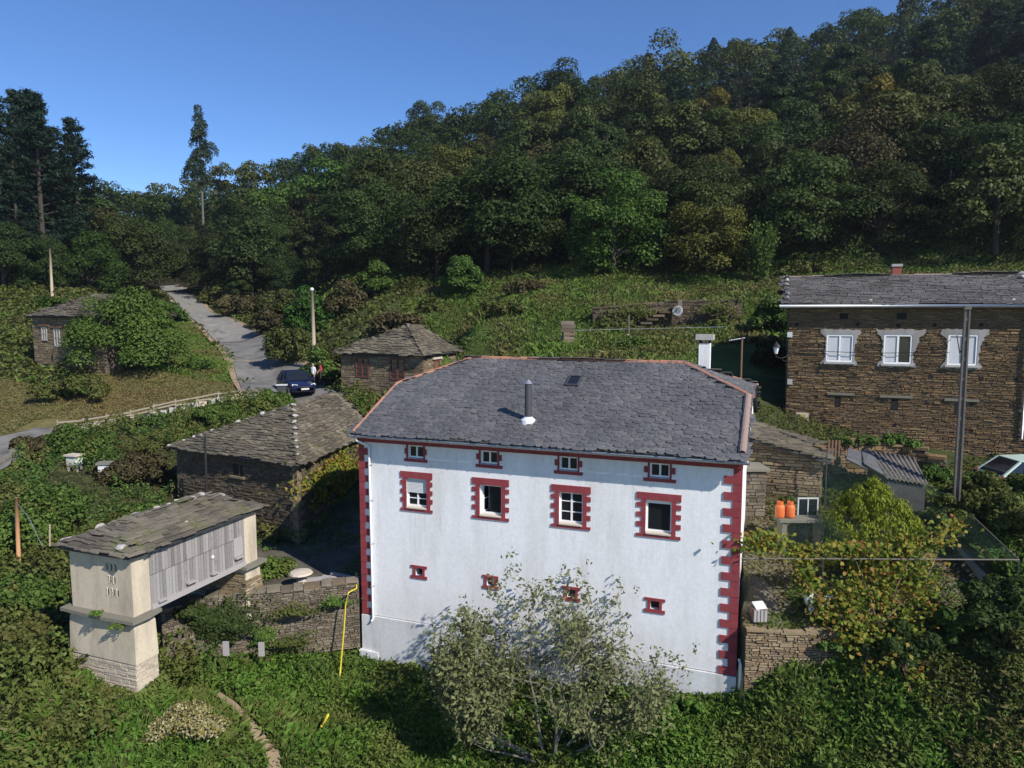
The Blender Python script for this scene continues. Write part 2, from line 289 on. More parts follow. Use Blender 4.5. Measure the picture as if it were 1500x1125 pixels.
class MB:
    def __init__(s): s.v = []; s.f = []; s.mi = []
    def add(s, vs, fs, mi=0):
        b = len(s.v); s.v += [tuple(v) for v in vs]; s.f += [tuple(i + b for i in f) for f in fs]; s.mi += [mi] * len(fs); return s
    def hexa(s, p, mi=0):     # p: bottom 4 (ccw), top 4
        return s.add(p, [(3, 2, 1, 0), (4, 5, 6, 7), (0, 1, 5, 4), (1, 2, 6, 5), (2, 3, 7, 6), (3, 0, 4, 7)], mi)
    def box(s, c, size, ax=(1, 0, 0), mi=0, up=(0, 0, 1)):
        c = Vector(c); x = Vector(ax).normalized(); z = Vector(up).normalized(); y = z.cross(x).normalized(); z = x.cross(y)
        x, y, z = x * size[0] / 2, y * size[1] / 2, z * size[2] / 2
        return s.hexa([c - x - y - z, c + x - y - z, c + x + y - z, c - x + y - z, c - x - y + z, c + x - y + z, c + x + y + z, c - x + y + z], mi)
    def prism(s, base, top, mi=0):
        n = len(base); fs = [tuple(range(n - 1, -1, -1)), tuple(range(n, 2 * n))]
        fs += [(i, (i + 1) % n, n + (i + 1) % n, n + i) for i in range(n)]
        return s.add(list(base) + list(top), fs, mi)
    def tube(s, pts, rads, n=8, mi=0, cap=True):
        pts = [Vector(p) for p in pts]; vs = []
        if not isinstance(rads, (list, tuple)): rads = [rads] * len(pts)
        for i, p in enumerate(pts):
            d = (pts[min(i + 1, len(pts) - 1)] - pts[max(i - 1, 0)]).normalized()
            a = d.cross(Vector((0, 0, 1)) if abs(d.z) < 0.9 else Vector((1, 0, 0))).normalized(); b = d.cross(a)
            for k in range(n):
                t = 2 * math.pi * k / n; vs.append(p + (a * math.cos(t) + b * math.sin(t)) * rads[i])
        fs = []
        for i in range(len(pts) - 1):
            for k in range(n):
                k2 = (k + 1) % n; fs.append((i * n + k, i * n + k2, (i + 1) * n + k2, (i + 1) * n + k))
        if cap: fs += [tuple(range(n)), tuple(range(len(pts) * n - 1, (len(pts) - 1) * n - 1, -1))]
        return s.add(vs, fs, mi)
    def lathe(s, c, prof, n=14, mi=0, axis=None):
        c = Vector(c); az = Vector(axis or (0, 0, 1)).normalized(); ax = az.orthogonal().normalized(); ay = az.cross(ax)
        vs = [c + az * z + (ax * math.cos(2 * math.pi * k / n) + ay * math.sin(2 * math.pi * k / n)) * r for r, z in prof for k in range(n)]
        fs = [(i * n + k, i * n + (k + 1) % n, (i + 1) * n + (k + 1) % n, (i + 1) * n + k) for i in range(len(prof) - 1) for k in range(n)]
        fs += [tuple(range(n - 1, -1, -1)), tuple(range((len(prof) - 1) * n, len(prof) * n))]
        return s.add(vs, fs, mi)
    def mesh(s, name, mat, org=(0, 0, 0), smooth=False):
        me = bpy.data.meshes.new(name); o = Vector(org)
        me.from_pydata([(v[0] - o.x, v[1] - o.y, v[2] - o.z) for v in s.v], [], s.f)
        setmat(me, mat)
        if len(me.materials) > 1: me.polygons.foreach_set('material_index', s.mi)
        if smooth: me.polygons.foreach_set('use_smooth', [True] * len(me.polygons))
        me.update(); return me
    def build(s, name, mat, parent=None, org=None, smooth=False):
        if org is None:
            if parent is not None: org = worldloc(parent)
            else:
                a = np.array(s.v); org = (float(a[:, 0].mean()), float(a[:, 1].mean()), float(a[:, 2].min()))
        me = s.mesh(name, mat, org, smooth)
        return link(name, me, parent, org)

def quadmesh(name, P, mat):
    """P: (N,4,3) array of quads -> mesh"""
    n = len(P); me = bpy.data.meshes.new(name)
    me.vertices.add(n * 4); me.vertices.foreach_set('co', P.reshape(-1).astype(np.float32))
    me.loops.add(n * 4); me.loops.foreach_set('vertex_index', np.arange(n * 4, dtype=np.int32))
    me.polygons.add(n); me.polygons.foreach_set('loop_start', np.arange(0, n * 4, 4, dtype=np.int32))
    me.polygons.foreach_set('loop_total', np.full(n, 4, dtype=np.int32))
    setmat(me, mat); me.update(calc_edges=True); return me
def leaves(P, N, size, jit=0.6, rng=RNG, aspect=0.55, var=0.4, fold=0.18):
    """leaf shaped quads at points P facing roughly N"""
    n = len(P); N = N + rng.normal(0, jit, (n, 3)); N /= np.linalg.norm(N, axis=1, keepdims=True) + 1e-9
    a = rng.normal(0, 1, (n, 3)); a -= N * (a * N).sum(1, keepdims=True); a /= np.linalg.norm(a, axis=1, keepdims=True) + 1e-9
    b = np.cross(N, a)
    s = (size * (1 + var * rng.uniform(-1, 1, n)))[:, None] if np.isscalar(size) else (size * (1 + var * rng.uniform(-1, 1, n)))[:, None]
    a = a * s * 0.5; b = b * s * 0.5 * aspect; c = N * s * fold
    return np.stack([P - a, P + b + c, P + a * 1.1, P - b + c], 1)
def sph(n, rng=RNG):
    v = rng.normal(0, 1, (n, 3)); return v / (np.linalg.norm(v, axis=1, keepdims=True) + 1e-9)

def inpoly(x, y, poly):
    x = np.asarray(x, float); y = np.asarray(y, float); r = np.zeros(x.shape, bool); n = len(poly)
    for i in range(n):
        x1, y1 = poly[i][:2]; x2, y2 = poly[(i + 1) % n][:2]
        c = ((y1 > y) != (y2 > y)) & (x < (x2 - x1) * (y - y1) / (y2 - y1 + 1e-12) + x1); r ^= c
    return r
def vnoise(x, y, s, seed=0):
    """cheap smooth value noise"""
    x = np.asarray(x) / s; y = np.asarray(y) / s; xi = np.floor(x).astype(int); yi = np.floor(y).astype(int); fx = x - xi; fy = y - yi
    def h(a, b):
        k = (a * 374761393 + b * 668265263 + seed * 974711) & 0x7fffffff; k = ((k ^ (k >> 13)) * 1274126177) & 0x7fffffff; return (k & 0xffff) / 65535.0
    fx = fx * fx * (3 - 2 * fx); fy = fy * fy * (3 - 2 * fy)
    return (h(xi, yi) * (1 - fx) + h(xi + 1, yi) * fx) * (1 - fy) + (h(xi, yi + 1) * (1 - fx) + h(xi + 1, yi + 1) * fx) * fy

# ------------------------------------------------------------------ main survey numbers
ANG = 0.35557
U = Vector((math.cos(ANG), -math.sin(ANG), 0)); V = Vector((math.sin(ANG), math.cos(ANG), 0)); Z = Vector((0, 0, 1))
HL = Vector((-5.477, 25.48, 0)); HW, HD = 13.107, 10.4
def hp(s, t, z): return HL + U * s + V * t + Z * z

# ------------------------------------------------------------------ terrain
ctrl = [at(*a) for a in [
    (530, 958, 25.6), (1078, 1030, 20.9), (820, 1115, 20.2), (750, 1125, 20.0), (400, 958, 24.8), (250, 1040, 21.3), (165, 1015, 20.3), (0, 1125, 17.3), (250, 1125, 18.7), (500, 1125, 19.6),
    (1300, 1125, 17.3), (1000, 1125, 18.6), (1200, 1040, 19.9), (1450, 1000, 18.6), (1400, 1060, 18.2), (1495, 1100, 16.6),
    (0, 700, 33), (100, 690, 36), (155, 705, 35), (60, 800, 29), (30, 900, 25), (0, 950, 23), (120, 900, 25), (240, 745, 34),
    (83, 632, 42), (200, 607, 45), (350, 580, 48), (0, 662, 37), (0, 632, 41), (50, 590, 46), (300, 560, 51), (45, 550, 50.5), (150, 548, 49), (290, 520, 57),
    (0, 450, 62), (0, 400, 78), (100, 415, 80), (200, 428, 92), (255, 428, 105), (300, 460, 85), (345, 503, 68), (395, 545, 55), (430, 582, 48), (400, 580, 47.5),
    (430, 500, 62), (380, 462, 78), (480, 440, 64), (300, 420, 108), (560, 470, 56), (620, 440, 60),
    (750, 520, 42), (900, 510, 41), (700, 470, 50), (800, 415, 60), (900, 405, 60), (1000, 425, 57), (1000, 486, 46), (1100, 476, 45), (870, 486, 46), (1150, 392, 60), (1120, 545, 36.5),
    (1120, 612, 32), (1150, 622, 32.5), (1300, 662, 30), (1440, 690, 28.5), (1480, 685, 29.5), (1300, 392, 56), (1500, 392, 52), (650, 500, 47)]]
ctrl += [Vector(v) for v in [(-24.5, 50, 8.6), (-3.2, 48.5, 8.0), (-1.2, 46.5, 8.6), (-5, 52, 9.0), (-3.8, 45.5, 7.6), (-10.4, 19.6, 1.95), (-10.3, 20.4, 1.95), (-12.6, 20.6, 2.15), (-11.5, 19.4, 1.95), (-8, 45, 7.3), (-5, 40, 7.4), (-12, 42, 6.9), (-6, 36, 5.0), (2, 34, 8.2), (-8.5, 31, 2.9), (-12.5, 31.5, 3.0), (-6.5, 28, 2.6), (-9.5, 26.8, 2.5),
    (13, 29, 7.2), (15.3, 24.8, 6.3), (16.3, 22.5, 5.9), (15.9, 21, 5.0), (18, 22, 6.5), (22, 24, 6.6), (17, 28, 6.7), (15, 20.3, 4.2), (17, 20, 5.0),
    (9, 24, 5.2), (11, 26, 6.0), (8, 21, 3.9), (12, 21, 3.9), (14, 22.5, 5.0), (0, 30, 4),
    (0, 12, -3.0), (-14, 12, -1.5), (14, 12, -0.5), (0, 0, -7), (-20, 0, -7), (25, 5, 0), (0, -40, -18), (60, -40, -8), (-60, -40, -20), (-60, 0, -6), (60, 0, 8),
    (-40, 25, 0), (-35, 35, 4), (45, 30, 13), (-60, 50, 9), (60, 50, 26), (-80, 75, 18), (80, 75, 36), (30, 45, 14)]]
CP = np.array([[c.x, c.y] for c in ctrl]); CZ = np.array([c.z for c in ctrl])
def tpsk(r2): return np.where(r2 > 1e-12, 0.5 * r2 * np.log(r2 + 1e-12), 0)
_n = len(CP); _K = tpsk(((CP[:, None] - CP[None]) ** 2).sum(2)) + np.eye(_n) * 1.5
_A = np.zeros((_n + 3, _n + 3)); _A[:_n, :_n] = _K; _A[:_n, _n] = 1; _A[:_n, _n + 1:] = CP; _A[_n, :_n] = 1; _A[_n + 1:, :_n] = CP.T
_w = np.linalg.solve(_A, np.concatenate([CZ, np.zeros(3)]))
def tps(x, y):
    sh = np.shape(x); x = np.clip(np.ravel(x), -95, 95); y = np.clip(np.ravel(y), -45, 125); out = np.empty(len(x))
    for i in range(0, len(x), 20000):
        q = np.stack([x[i:i + 20000], y[i:i + 20000]], 1)
        out[i:i + 20000] = tpsk(((q[:, None] - CP[None]) ** 2).sum(2)) @ _w[:_n] + _w[_n] + q @ _w[_n + 1:]
    return out.reshape(sh)
YARD = [(6.9, 20.55), (15.1, 20.55), (14.8, 24.0), (12.6, 25.0), (8.6, 26.3)]
TERR = [(-5.7, 25.75), (-9.3, 25.1), (-10.0, 24.7), (-11.3, 23.7), (-12.4, 25.5), (-12.8, 30.6), (-9, 30.2), (-8.2, 34), (-3, 32)]
RX = np.array([-1.2, -0.71, -0.6, -0.52, -0.46, -0.40, -0.30, -0.15, 0.0, 0.2, 0.4, 0.71, 1.2])
D0 = np.array([72, 74, 82, 98, 110, 92, 73, 63, 62, 61, 58, 53, 50])
SKY = np.array([0.165, 0.155, 0.155, 0.160, 0.165, 0.180, 0.200, 0.242, 0.290, 0.340, 0.376, 0.47, 0.53])
DR = 168.0
def height(x, y):
    x = np.asarray(x, float); y = np.asarray(y, float); yy = np.maximum(y, 20.0)
    r = np.clip(x / yy, -1.2, 1.2); d0 = np.interp(r, RX, D0); sk = np.interp(r, RX, SKY)
    beyond = y > d0; k = np.where(beyond, d0 / yy, 1.0)
    base = tps(x * k, np.where(beyond, d0, y))
    zr = CAMZ + sk * DR - 6.5
    t = np.clip((y - d0) / (DR - d0), 0, 1); h = base + (zr - base) * (0.75 * t + 0.25 * t * t)
    h = np.where(y > DR, zr - 0.12 * (y - DR), h)
    h = h + np.where(beyond, 1, 0) * t * (vnoise(x, y, 22, 3) - 0.5) * 7
    h = h + (vnoise(x, y, 2.2, 1) - 0.5) * 0.16 + (vnoise(x, y, 0.9, 2) - 0.5) * 0.07
    ins = inpoly(x, y, YARD); h = np.where(ins, 3.5 + 0.5 * (y - 20.6), h)
    ins = inpoly(x, y, TERR); h = np.where(ins, 2.65 + 0.05 * (y - 27), h)
    return h
def gz(x, y): return float(height(np.array([x]), np.array([y]))[0])

def axis(lo, hi, fine_lo, fine_hi, step, grow=1.13):
    a = list(np.arange(fine_lo, fine_hi + 1e-6, step)); s = step; p = fine_hi
    while p < hi: s *= grow; p += s; a.append(p)
    s = step; p = fine_lo
    while p > lo: s *= grow; p -= s; a.insert(0, p)
    return np.array(a)
gx = axis(-330, 330, -32, 26, 0.36); gy = axis(-60, 420, 14, 64, 0.36)
X, Y = np.meshgrid(gx, gy); HZ = height(X, Y); nx, ny = len(gx), len(gy)
me = bpy.data.meshes.new('ground')
me.vertices.add(nx * ny); me.vertices.foreach_set('co', np.stack([X, Y, HZ], 2).reshape(-1).astype(np.float32))
idx = np.arange(nx * ny).reshape(ny, nx); q = np.stack([idx[:-1, :-1], idx[:-1, 1:], idx[1:, 1:], idx[1:, :-1]], 2).reshape(-1, 4)
me.loops.add(q.size); me.loops.foreach_set('vertex_index', q.reshape(-1).astype(np.int32))
me.polygons.add(len(q)); me.polygons.foreach_set('loop_start', np.arange(0, q.size, 4, dtype=np.int32)); me.polygons.foreach_set('loop_total', np.full(len(q), 4, dtype=np.int32))
me.polygons.foreach_set('use_smooth', np.ones(len(q), bool)); me.update(calc_edges=True)
ROADC = [at(*a) for a in [(250, 427, 109), (262, 438, 100), (286, 460, 85), (318, 482, 75), (352, 503, 67.5), (378, 530, 58), (398, 553, 52.5), (418, 577, 48.3)]]
DRYA = [tuple(at(*a).xy) for a in [(0, 570, 50), (60, 575, 48), (200, 560, 50), (350, 555, 52), (365, 575, 48), (200, 612, 44.5), (80, 640, 41.5), (-40, 680, 36), (-120, 640, 40)]]
LAWN = [tuple(at(*a).xy) for a in [(150, 560, 50), (230, 470, 68), (262, 455, 80), (290, 480, 72), (330, 520, 60), (362, 552, 52), (300, 560, 51)]]
def cover(x, y):
    c = np.empty((len(x), 3)); c[:] = (0.045, 0.055, 0.020)
    f = height(x, y) * 0 + (y > np.interp(np.clip(x / np.maximum(y, 20), -1.2, 1.2), RX, D0) - 2); c[f > 0] = (0.030, 0.026, 0.016)
    tz = (y > 36) & (y < 63) & (x > -9) & (f <= 0); c[tz] = np.array((0.070, 0.100, 0.026)) * (.7 + .6 * vnoise(x, y, 3, 8))[tz][:, None]
    c[inpoly(x, y, YARD)] = (0.13, 0.115, 0.085); c[inpoly(x, y, TERR)] = (0.10, 0.09, 0.07)
    c[inpoly(x, y, DRYA)] = (0.125, 0.11, 0.045); c[inpoly(x, y, LAWN)] = (0.06, 0.085, 0.02)
    return c
cv = np.ones((nx * ny, 4), np.float32); cv[:, :3] = cover(X.ravel(), Y.ravel())
at_ = me.color_attributes.new('cover', 'FLOAT_COLOR', 'POINT'); at_.data.foreach_set('color', cv.ravel())
setmat(me, 'ground'); ground = link('ground', me); ground['kind'] = 'structure'

def ribbon(name, pts, widths, mat, lift=0.05, n=6, kind='structure'):
    """a strip of paving laid over the ground along pts"""
    P = [Vector(p) for p in pts]; dense = []; W = []
    for i in range(len(P) - 1):
        for k in range(n):
            t = k / n; a_, b_, c_, d_ = P[max(i - 1, 0)], P[i], P[i + 1], P[min(i + 2, len(P) - 1)]; dense.append(.5 * (2 * b_ + (c_ - a_) * t + (2 * a_ - 5 * b_ + 4 * c_ - d_) * t * t + (3 * b_ - a_ - 3 * c_ + d_) * t ** 3)); W.append(widths[i] * (1 - t) + widths[i + 1] * t)
    dense.append(P[-1]); W.append(widths[-1]); vs = []; m_ = 5
    for i, p in enumerate(dense):
        d = (dense[min(i + 1, len(dense) - 1)] - dense[max(i - 1, 0)]); d.z = 0; d.normalize(); sd_ = Vector((d.y, -d.x, 0))
        row = [p + sd_ * W[i] * (k / (m_ - 1) - 0.5) for k in range(m_)]
        zz = [gz(v.x, v.y) for v in row]; zc = max(np.median(zz), zz[m_ // 2])
        for v, z_ in zip(row, zz): vs.append((v.x, v.y, max(z_, zc * 0.7 + z_ * 0.3) + lift))
    fs = [(i * m_ + k, i * m_ + k + 1, (i + 1) * m_ + k + 1, (i + 1) * m_ + k) for i in range(len(dense) - 1) for k in range(m_ - 1)]
    b = MB().add(vs, fs); o = b.build(name, mat, smooth=True); o['kind'] = kind; return o
ribbon('road_verge', ROADC, [3.9, 3.9, 4.2, 4.5, 4.8, 5.0, 5.4, 5.6], 'dirt', 0.07)
ribbon('road', ROADC[:5], [3.0, 3.1, 3.3, 3.5, 3.8], 'road_concrete', 0.16)
ribbon('road', ROADC[4:] + [Vector((-13.0, 45.2, 0))], [3.8, 4.0, 4.6, 5.2, 4.6], 'road_asphalt', 0.13)
TRK = [at(-70, 690, 33.5), at(-10, 660, 37), at(35, 648, 39.5), at(70, 632, 42)]
ribbon('track', TRK, [4.2, 3.8, 2.6, 1.2], 'road_asphalt', 0.12)
ribbon('path', [at(318, 1025, 22.3), at(335, 1046, 21.8), at(362, 1066, 21), at(376, 1092, 20.4), at(398, 1112, 19.9), at(402, 1140, 19.2)], [0.16, 0.34, 0.26, 0.42, 0.36, 0.4], 'dirt', 0.035)

# ------------------------------------------------------------------ building helpers
def rot(d): return Vector((d.x, d.y, 0)).normalized()
def wall_panel(mb, o, u, n, w, z0, z1, ops, depth=0.22, mi=0, top=None):
    """front skin of a wall with openings and their reveals. ops: (s0,s1,za,zb). n points outwards."""
    xs = sorted({0, w, *[a for q in ops for a in q[:2]]}); zs = sorted({z0, z1, *[a for q in ops for a in q[2:4]]})
    P = lambda s, z, d=0: Vector((o.x, o.y, 0)) + u * s + Z * z - n * d
    for i in range(len(xs) - 1):
        for j in range(len(zs) - 1):
            sc, zc = (xs[i] + xs[i + 1]) / 2, (zs[j] + zs[j + 1]) / 2
            if any(q[0] < sc < q[1] and q[2] < zc < q[3] for q in ops): continue
            mb.add([P(xs[i], zs[j]), P(xs[i + 1], zs[j]), P(xs[i + 1], zs[j + 1]), P(xs[i], zs[j + 1])], [(0, 1, 2, 3)], mi)
    for q in ops:
        a, b, c, d = q[:4]; F = [P(a, c), P(b, c), P(b, d), P(a, d)]; B = [P(a, c, depth), P(b, c, depth), P(b, d, depth), P(a, d, depth)]
        mb.add(F + B, [(0, 4, 5, 1), (1, 5, 6, 2), (2, 6, 7, 3), (3, 7, 4, 0)], mi)
    return mb
def stone_skin(mb, o, u, n, w, z0, ztop, ops, ln=0.34, ch=0.10, proud=0.035, rng=random, jag=1.0, mi=0, base=0.0, batter=0.0):
    """courses of separate stones on a wall; ztop(s) gives the wall head"""
    z = z0; zt = ztop if callable(ztop) else (lambda s: ztop)
    zmax = max(zt(w * k / 20) for k in range(21))
    while z < zmax - 0.02:
        h = ch * rng.choice([.6, .75, .9, 1.0, 1.15, 1.45]) * rng.uniform(.9, 1.1); s = -rng.uniform(0, ln * 0.6)
        while s < w:
            l = ln * rng.choice([0.5, 0.8, 1.0, 1.0, 1.3, 1.8]) * rng.uniform(0.8, 1.2)
            a, b = max(0, s + 0.008), min(w, s + l - 0.008); s += l
            if b - a < 0.04: continue
            za, zb = z + 0.006 + rng.uniform(0, 0.010) * jag, z + h - 0.006 - rng.uniform(0, 0.012) * jag
            mid = (a + b) / 2
            if zb > zt(mid) + 0.02: continue
            segs = [(a, b)]
            for q in ops:
                if zb > q[2] and za < q[3]:
                    ns = []
                    for (a1, b1) in segs:
                        if b1 <= q[0] or a1 >= q[1]: ns.append((a1, b1)); continue
                        if a1 < q[0] - 0.04: ns.append((a1, q[0]))
                        if b1 > q[1] + 0.04: ns.append((q[1], b1))
                    segs = ns
            for (a1, b1) in segs:
                pr = base + proud * rng.uniform(0.15, 1.0); t = rng.uniform(-0.016, 0.016) * jag
                zb += rng.uniform(-.30, .16) * h * .5 * jag; za += rng.uniform(-.10, .25) * h * .5 * jag
                bt = lambda zz: batter * (zz - z0)
                P = lambda s_, z_, d_: Vector((o.x, o.y, 0)) + u * s_ + Z * z_ + n * (d_ - bt(z_))
                F = [P(a1 + .008, za, pr), P(b1 - .006, za + t, pr * rng.uniform(.8, 1)), P(b1 - .008, zb + t, pr * rng.uniform(.75, 1)), P(a1 + .006, zb, pr * rng.uniform(.8, 1))]
                B = [P(a1, za, -0.02), P(b1, za + t, -0.02), P(b1, zb + t, -0.02), P(a1, zb, -0.02)]
                mb.add(F + B, [(0, 1, 2, 3), (4, 5, 1, 0), (5, 6, 2, 1), (6, 7, 3, 2), (7, 4, 0, 3)], mi)
        z += h
    return mb

# slates ------------------------------------------------------------
def slate_shape(rng, w, h, th, pointed):
    """outline of one rough slate, lying in xy, lower edge at -y"""
    j = lambda a: rng.uniform(-a, a)
    if pointed:
        o = [(-w * .30 + j(w * .08), -h * .5 + j(h * .04)), (w * .22 + j(w * .10), -h * .5 + j(h * .06)), (w * .5, -h * .22 + j(h * .08)), (w * .5 + j(w * .02), h * .5), (-w * .5 + j(w * .02), h * .5), (-w * .5, -h * .18 + j(h * .10))]
    else:
        o = [(-w * .47 + j(w * .03), -h * .5 + j(h * .07)), (0 + j(w * .1), -h * .5 + j(h * .07)), (w * .46 + j(w * .03), -h * .5 + j(h * .08)), (w * .5, h * .5), (-w * .5, h * .5)]
    n = len(o); return [(x, y, 0) for x, y in o] + [(x * .97, y * .97 if y > 0 else y + 0.006, th) for x, y in o], n
def slate_mb(sh):
    vs, n = sh; return vs, [tuple(range(n, 2 * n))] + [(i, (i + 1) % n, n + (i + 1) % n, n + i) for i in range(n)] + [tuple(range(n - 1, -1, -1))]
def slates(poly, name, mat, parent, w, exposure, seed, individuals=0, thick=0.022, pointed=True, overhang=0.0, ragged=0.0, first_from=None, skip=None):
    """cover a roof plane (poly: 3D points, first edge = eave) with slates, rows from the eave upwards"""
    rng = random.Random(seed); P = [Vector(p) for p in poly]; s_ = (P[1] - P[0]).normalized()
    nrm = (P[1] - P[0]).cross(P[-1] - P[0]).normalized()
    if nrm.z < 0: nrm = -nrm
    t_ = nrm.cross(s_).normalized()
    if t_.dot(P[-1] - P[0]) < 0: t_ = -t_
    pl = [((p - P[0]).dot(s_), (p - P[0]).dot(t_)) for p in P]
    smin, smax = min(p[0] for p in pl), max(p[0] for p in pl); tmax = max(p[1] for p in pl)
    hgt = exposure * 1.9; shapes = [slate_shape(rng, w * rng.choice([.65, .85, 1.0, 1.1, 1.4]), hgt, thick, pointed) for _ in range(9)]
    tilt = math.atan2(thick * 1.25, exposure); skew = .11; places = []
    row = 0; t = -overhang
    while t < tmax - exposure * 0.3:
        s = smin - w * rng.uniform(0, 0.9)
        while s < smax:
            k = rng.randrange(len(shapes)); ww = max(v[0] for v in shapes[k][0]) * 2
            cs = s + ww / 2; ct = t + hgt / 2 + rng.uniform(-.5, .5) * exposure * (0.25 + ragged) + exposure * .35 * math.sin(s * 1.1 + row * .5 + seed); s += ww * 0.97 + 0.004
            low = t + exposure * 0.5
            if inpoly([cs], [max(low, 0.01)], pl)[0] and not (skip and skip(cs, low)): places.append((cs, ct, k, row))
        t += exposure; row += 1
    def mtx(cs, ct):
        tl = tilt * rng.uniform(0.7, 1.6); x = s_; y = (t_ * math.cos(tl) - nrm * math.sin(tl)); y = y + s_ * rng.uniform(-skew, skew); y.normalize(); z = x.cross(y)
        if z.dot(nrm) < 0: z = -z; 
        x = y.cross(z); o = P[0] + s_ * cs + t_ * ct + nrm * (0.012 + thick * 1.1 + rng.uniform(0, .008))
        return Matrix(((x.x, y.x, z.x, o.x), (x.y, y.y, z.y, o.y), (x.z, y.z, z.z, o.z), (0, 0, 0, 1)))
    org = worldloc(parent); ind = set()
    if individuals:
        cp_ = Vector((0, 0, CAMZ)); order = sorted(range(len(places)), key=lambda i: (P[0] + s_ * places[i][0] + t_ * places[i][1] - cp_).length if first_from is None else first_from(places[i]))
        ind = set(order[:individuals]); meshes = []
        for sh in shapes:
            vs, fs = slate_mb(sh); meshes.append(MB().add(vs, fs).mesh(name, mat))
    rest = MB()
    for i, (cs, ct, k, row) in enumerate(places):
        M = mtx(cs, ct)
        if i in ind:
            ob = link(name, meshes[k], parent); M.translation -= org; ob.matrix_basis = M
        else:
            vs, fs = slate_mb(shapes[k]); rest.add([M @ Vector(v) for v in vs], fs[:-1])
    if rest.v:
        ob = rest.build(name + '_field' if individuals else name + '_cover', mat, parent); ob['kind'] = 'stuff'
    return len(places)
def slab(mb, poly, th=0.08, mi=0):
    P = [Vector(p) for p in poly]; n = (P[1] - P[0]).cross(P[-1] - P[0]).normalized()
    if n.z < 0: P.reverse(); n = -n
    return mb.prism([p - n * th for p in P], P, mi)
def ridge_tiles(a, b, parent, mat, ln=0.42, r=0.13, seed=0, name='ridge_tile', lift=0.0):
    rng = random.Random(seed); a, b = Vector(a), Vector(b); L = (b - a).length; n = max(1, round(L / ln)); d = (b - a) / L
    sd_ = d.cross(Z).normalized(); up = sd_.cross(d)
    if up.z < 0: up = -up
    m_ = MB(); K = 6; l2 = L / n / 2 * 1.12
    vs = []
    for y, r_ in ((-l2, r), (l2, r * .86)):
        for rr in (r_, r_ - .02):
            for k in range(K + 1): t = math.pi * k / K; vs.append((math.cos(t) * rr, y, math.sin(t) * rr))
    k1 = K + 1; fs = []
    for k in range(K):
        fs += [(k, k + 1, 2 * k1 + k + 1, 2 * k1 + k), (k1 + k + 1, k1 + k, 3 * k1 + k, 3 * k1 + k + 1), (k, k1 + k, k1 + k + 1, k + 1), (2 * k1 + k, 2 * k1 + k + 1, 3 * k1 + k + 1, 3 * k1 + k)]
    me_ = m_.add(vs, fs).mesh(name, mat, smooth=False); org = worldloc(parent)
    for i in range(n):
        o = a + d * (L * (i + .5) / n) + up * (lift + rng.uniform(-.012, .012)); s2 = (sd_ + up * rng.uniform(-.06, .06)).normalized(); y = d; z = s2.cross(y); 
        M = Matrix(((s2.x, y.x, z.x, o.x - org.x), (s2.y, y.y, z.y, o.y - org.y), (s2.z, y.z, z.z, o.z - org.z), (0, 0, 0, 1)))
        if z.z < 0: M = Matrix(((-s2.x, y.x, -z.x, o.x - org.x), (-s2.y, y.y, -z.y, o.y - org.y), (-s2.z, y.z, -z.z, o.z - org.z), (0, 0, 0, 1)))
        ob = link(name, me_, parent); ob.matrix_basis = M
ROCKS = []
for k in range(5):
    rg = np.random.default_rng(40 + k); b = MB(); n1, n2 = 7, 5; vs = []
    import bmesh
    bm = bmesh.new(); bmesh.ops.create_icosphere(bm, subdivisions=2, radius=1)
    pl = [(sph(1, rg)[0], rg.uniform(.35, .7)) for _ in range(8)]
    for v in bm.verts:
        for nn, d in pl:
            e = v.co.dot(Vector(nn)) - d
            if e > 0: v.co -= Vector(nn) * e
        v.co *= 1 + rg.uniform(-.06, .06)
    me_ = bpy.data.meshes.new('stone'); bm.to_mesh(me_); bm.free(); setmat(me_, 'quartz'); ROCKS.append(me_)
def rock(p, size, label, group, name='quartz_stone', seed=0):
    rg = random.Random(seed + int(p[0] * 977) + int(p[1] * 131)); o = link(name, ROCKS[rg.randrange(5)], None, p)
    o.scale = (size * rg.uniform(.8, 1.3), size * rg.uniform(.7, 1.1), size * rg.uniform(.5, .75)); o.rotation_euler = (rg.uniform(-.2, .2), rg.uniform(-.2, .2), rg.uniform(0, 6.3))
    return tag(o, label, 'stone', group)
def polybar(b, p, q, w, h, mi=0):
    p, q = Vector(p), Vector(q); d = q - p; b.box((p + q) / 2, (d.length, w, h), d, mi, up=Z if abs(d.normalized().z) < .95 else Vector((0, 1, 0))); return b

# ------------------------------------------------------------------ the white house
ZE, ZP = 8.39, 1.89
house = thing('white_house', hp(0, 0, 0.4), 'large white rendered house with crimson corner blocks and window surrounds under a slate roof', 'house')
NF = -V
mains = [(1.64, 2.89), (4.40, 5.74), (7.22, 8.54), (10.02, 11.39)]
attic = [(1.80, 2.70), (4.54, 5.50), (7.31, 8.27), (10.21, 11.21)]
vents = [(2.00, 2.64), (4.77, 5.35), (7.60, 8.23), (10.32, 10.97)]
OPM, OPA, OPV = [], [], []
for a, b in mains: c = (a + b) / 2; OPM.append((c - .40, c + .40, 6.10, 7.14))
for a, b in attic: c = (a + b) / 2; OPA.append((c - .31, c + .31, 7.84, 8.31))
for a, b in vents: c = (a + b) / 2; OPV.append((c - .14, c + .14, 3.62, 3.90))
wb = MB()
wall_panel(wb, hp(0, 0, 0), U, NF, HW, ZP, ZE + .20, OPM + OPA + OPV, 0.20)
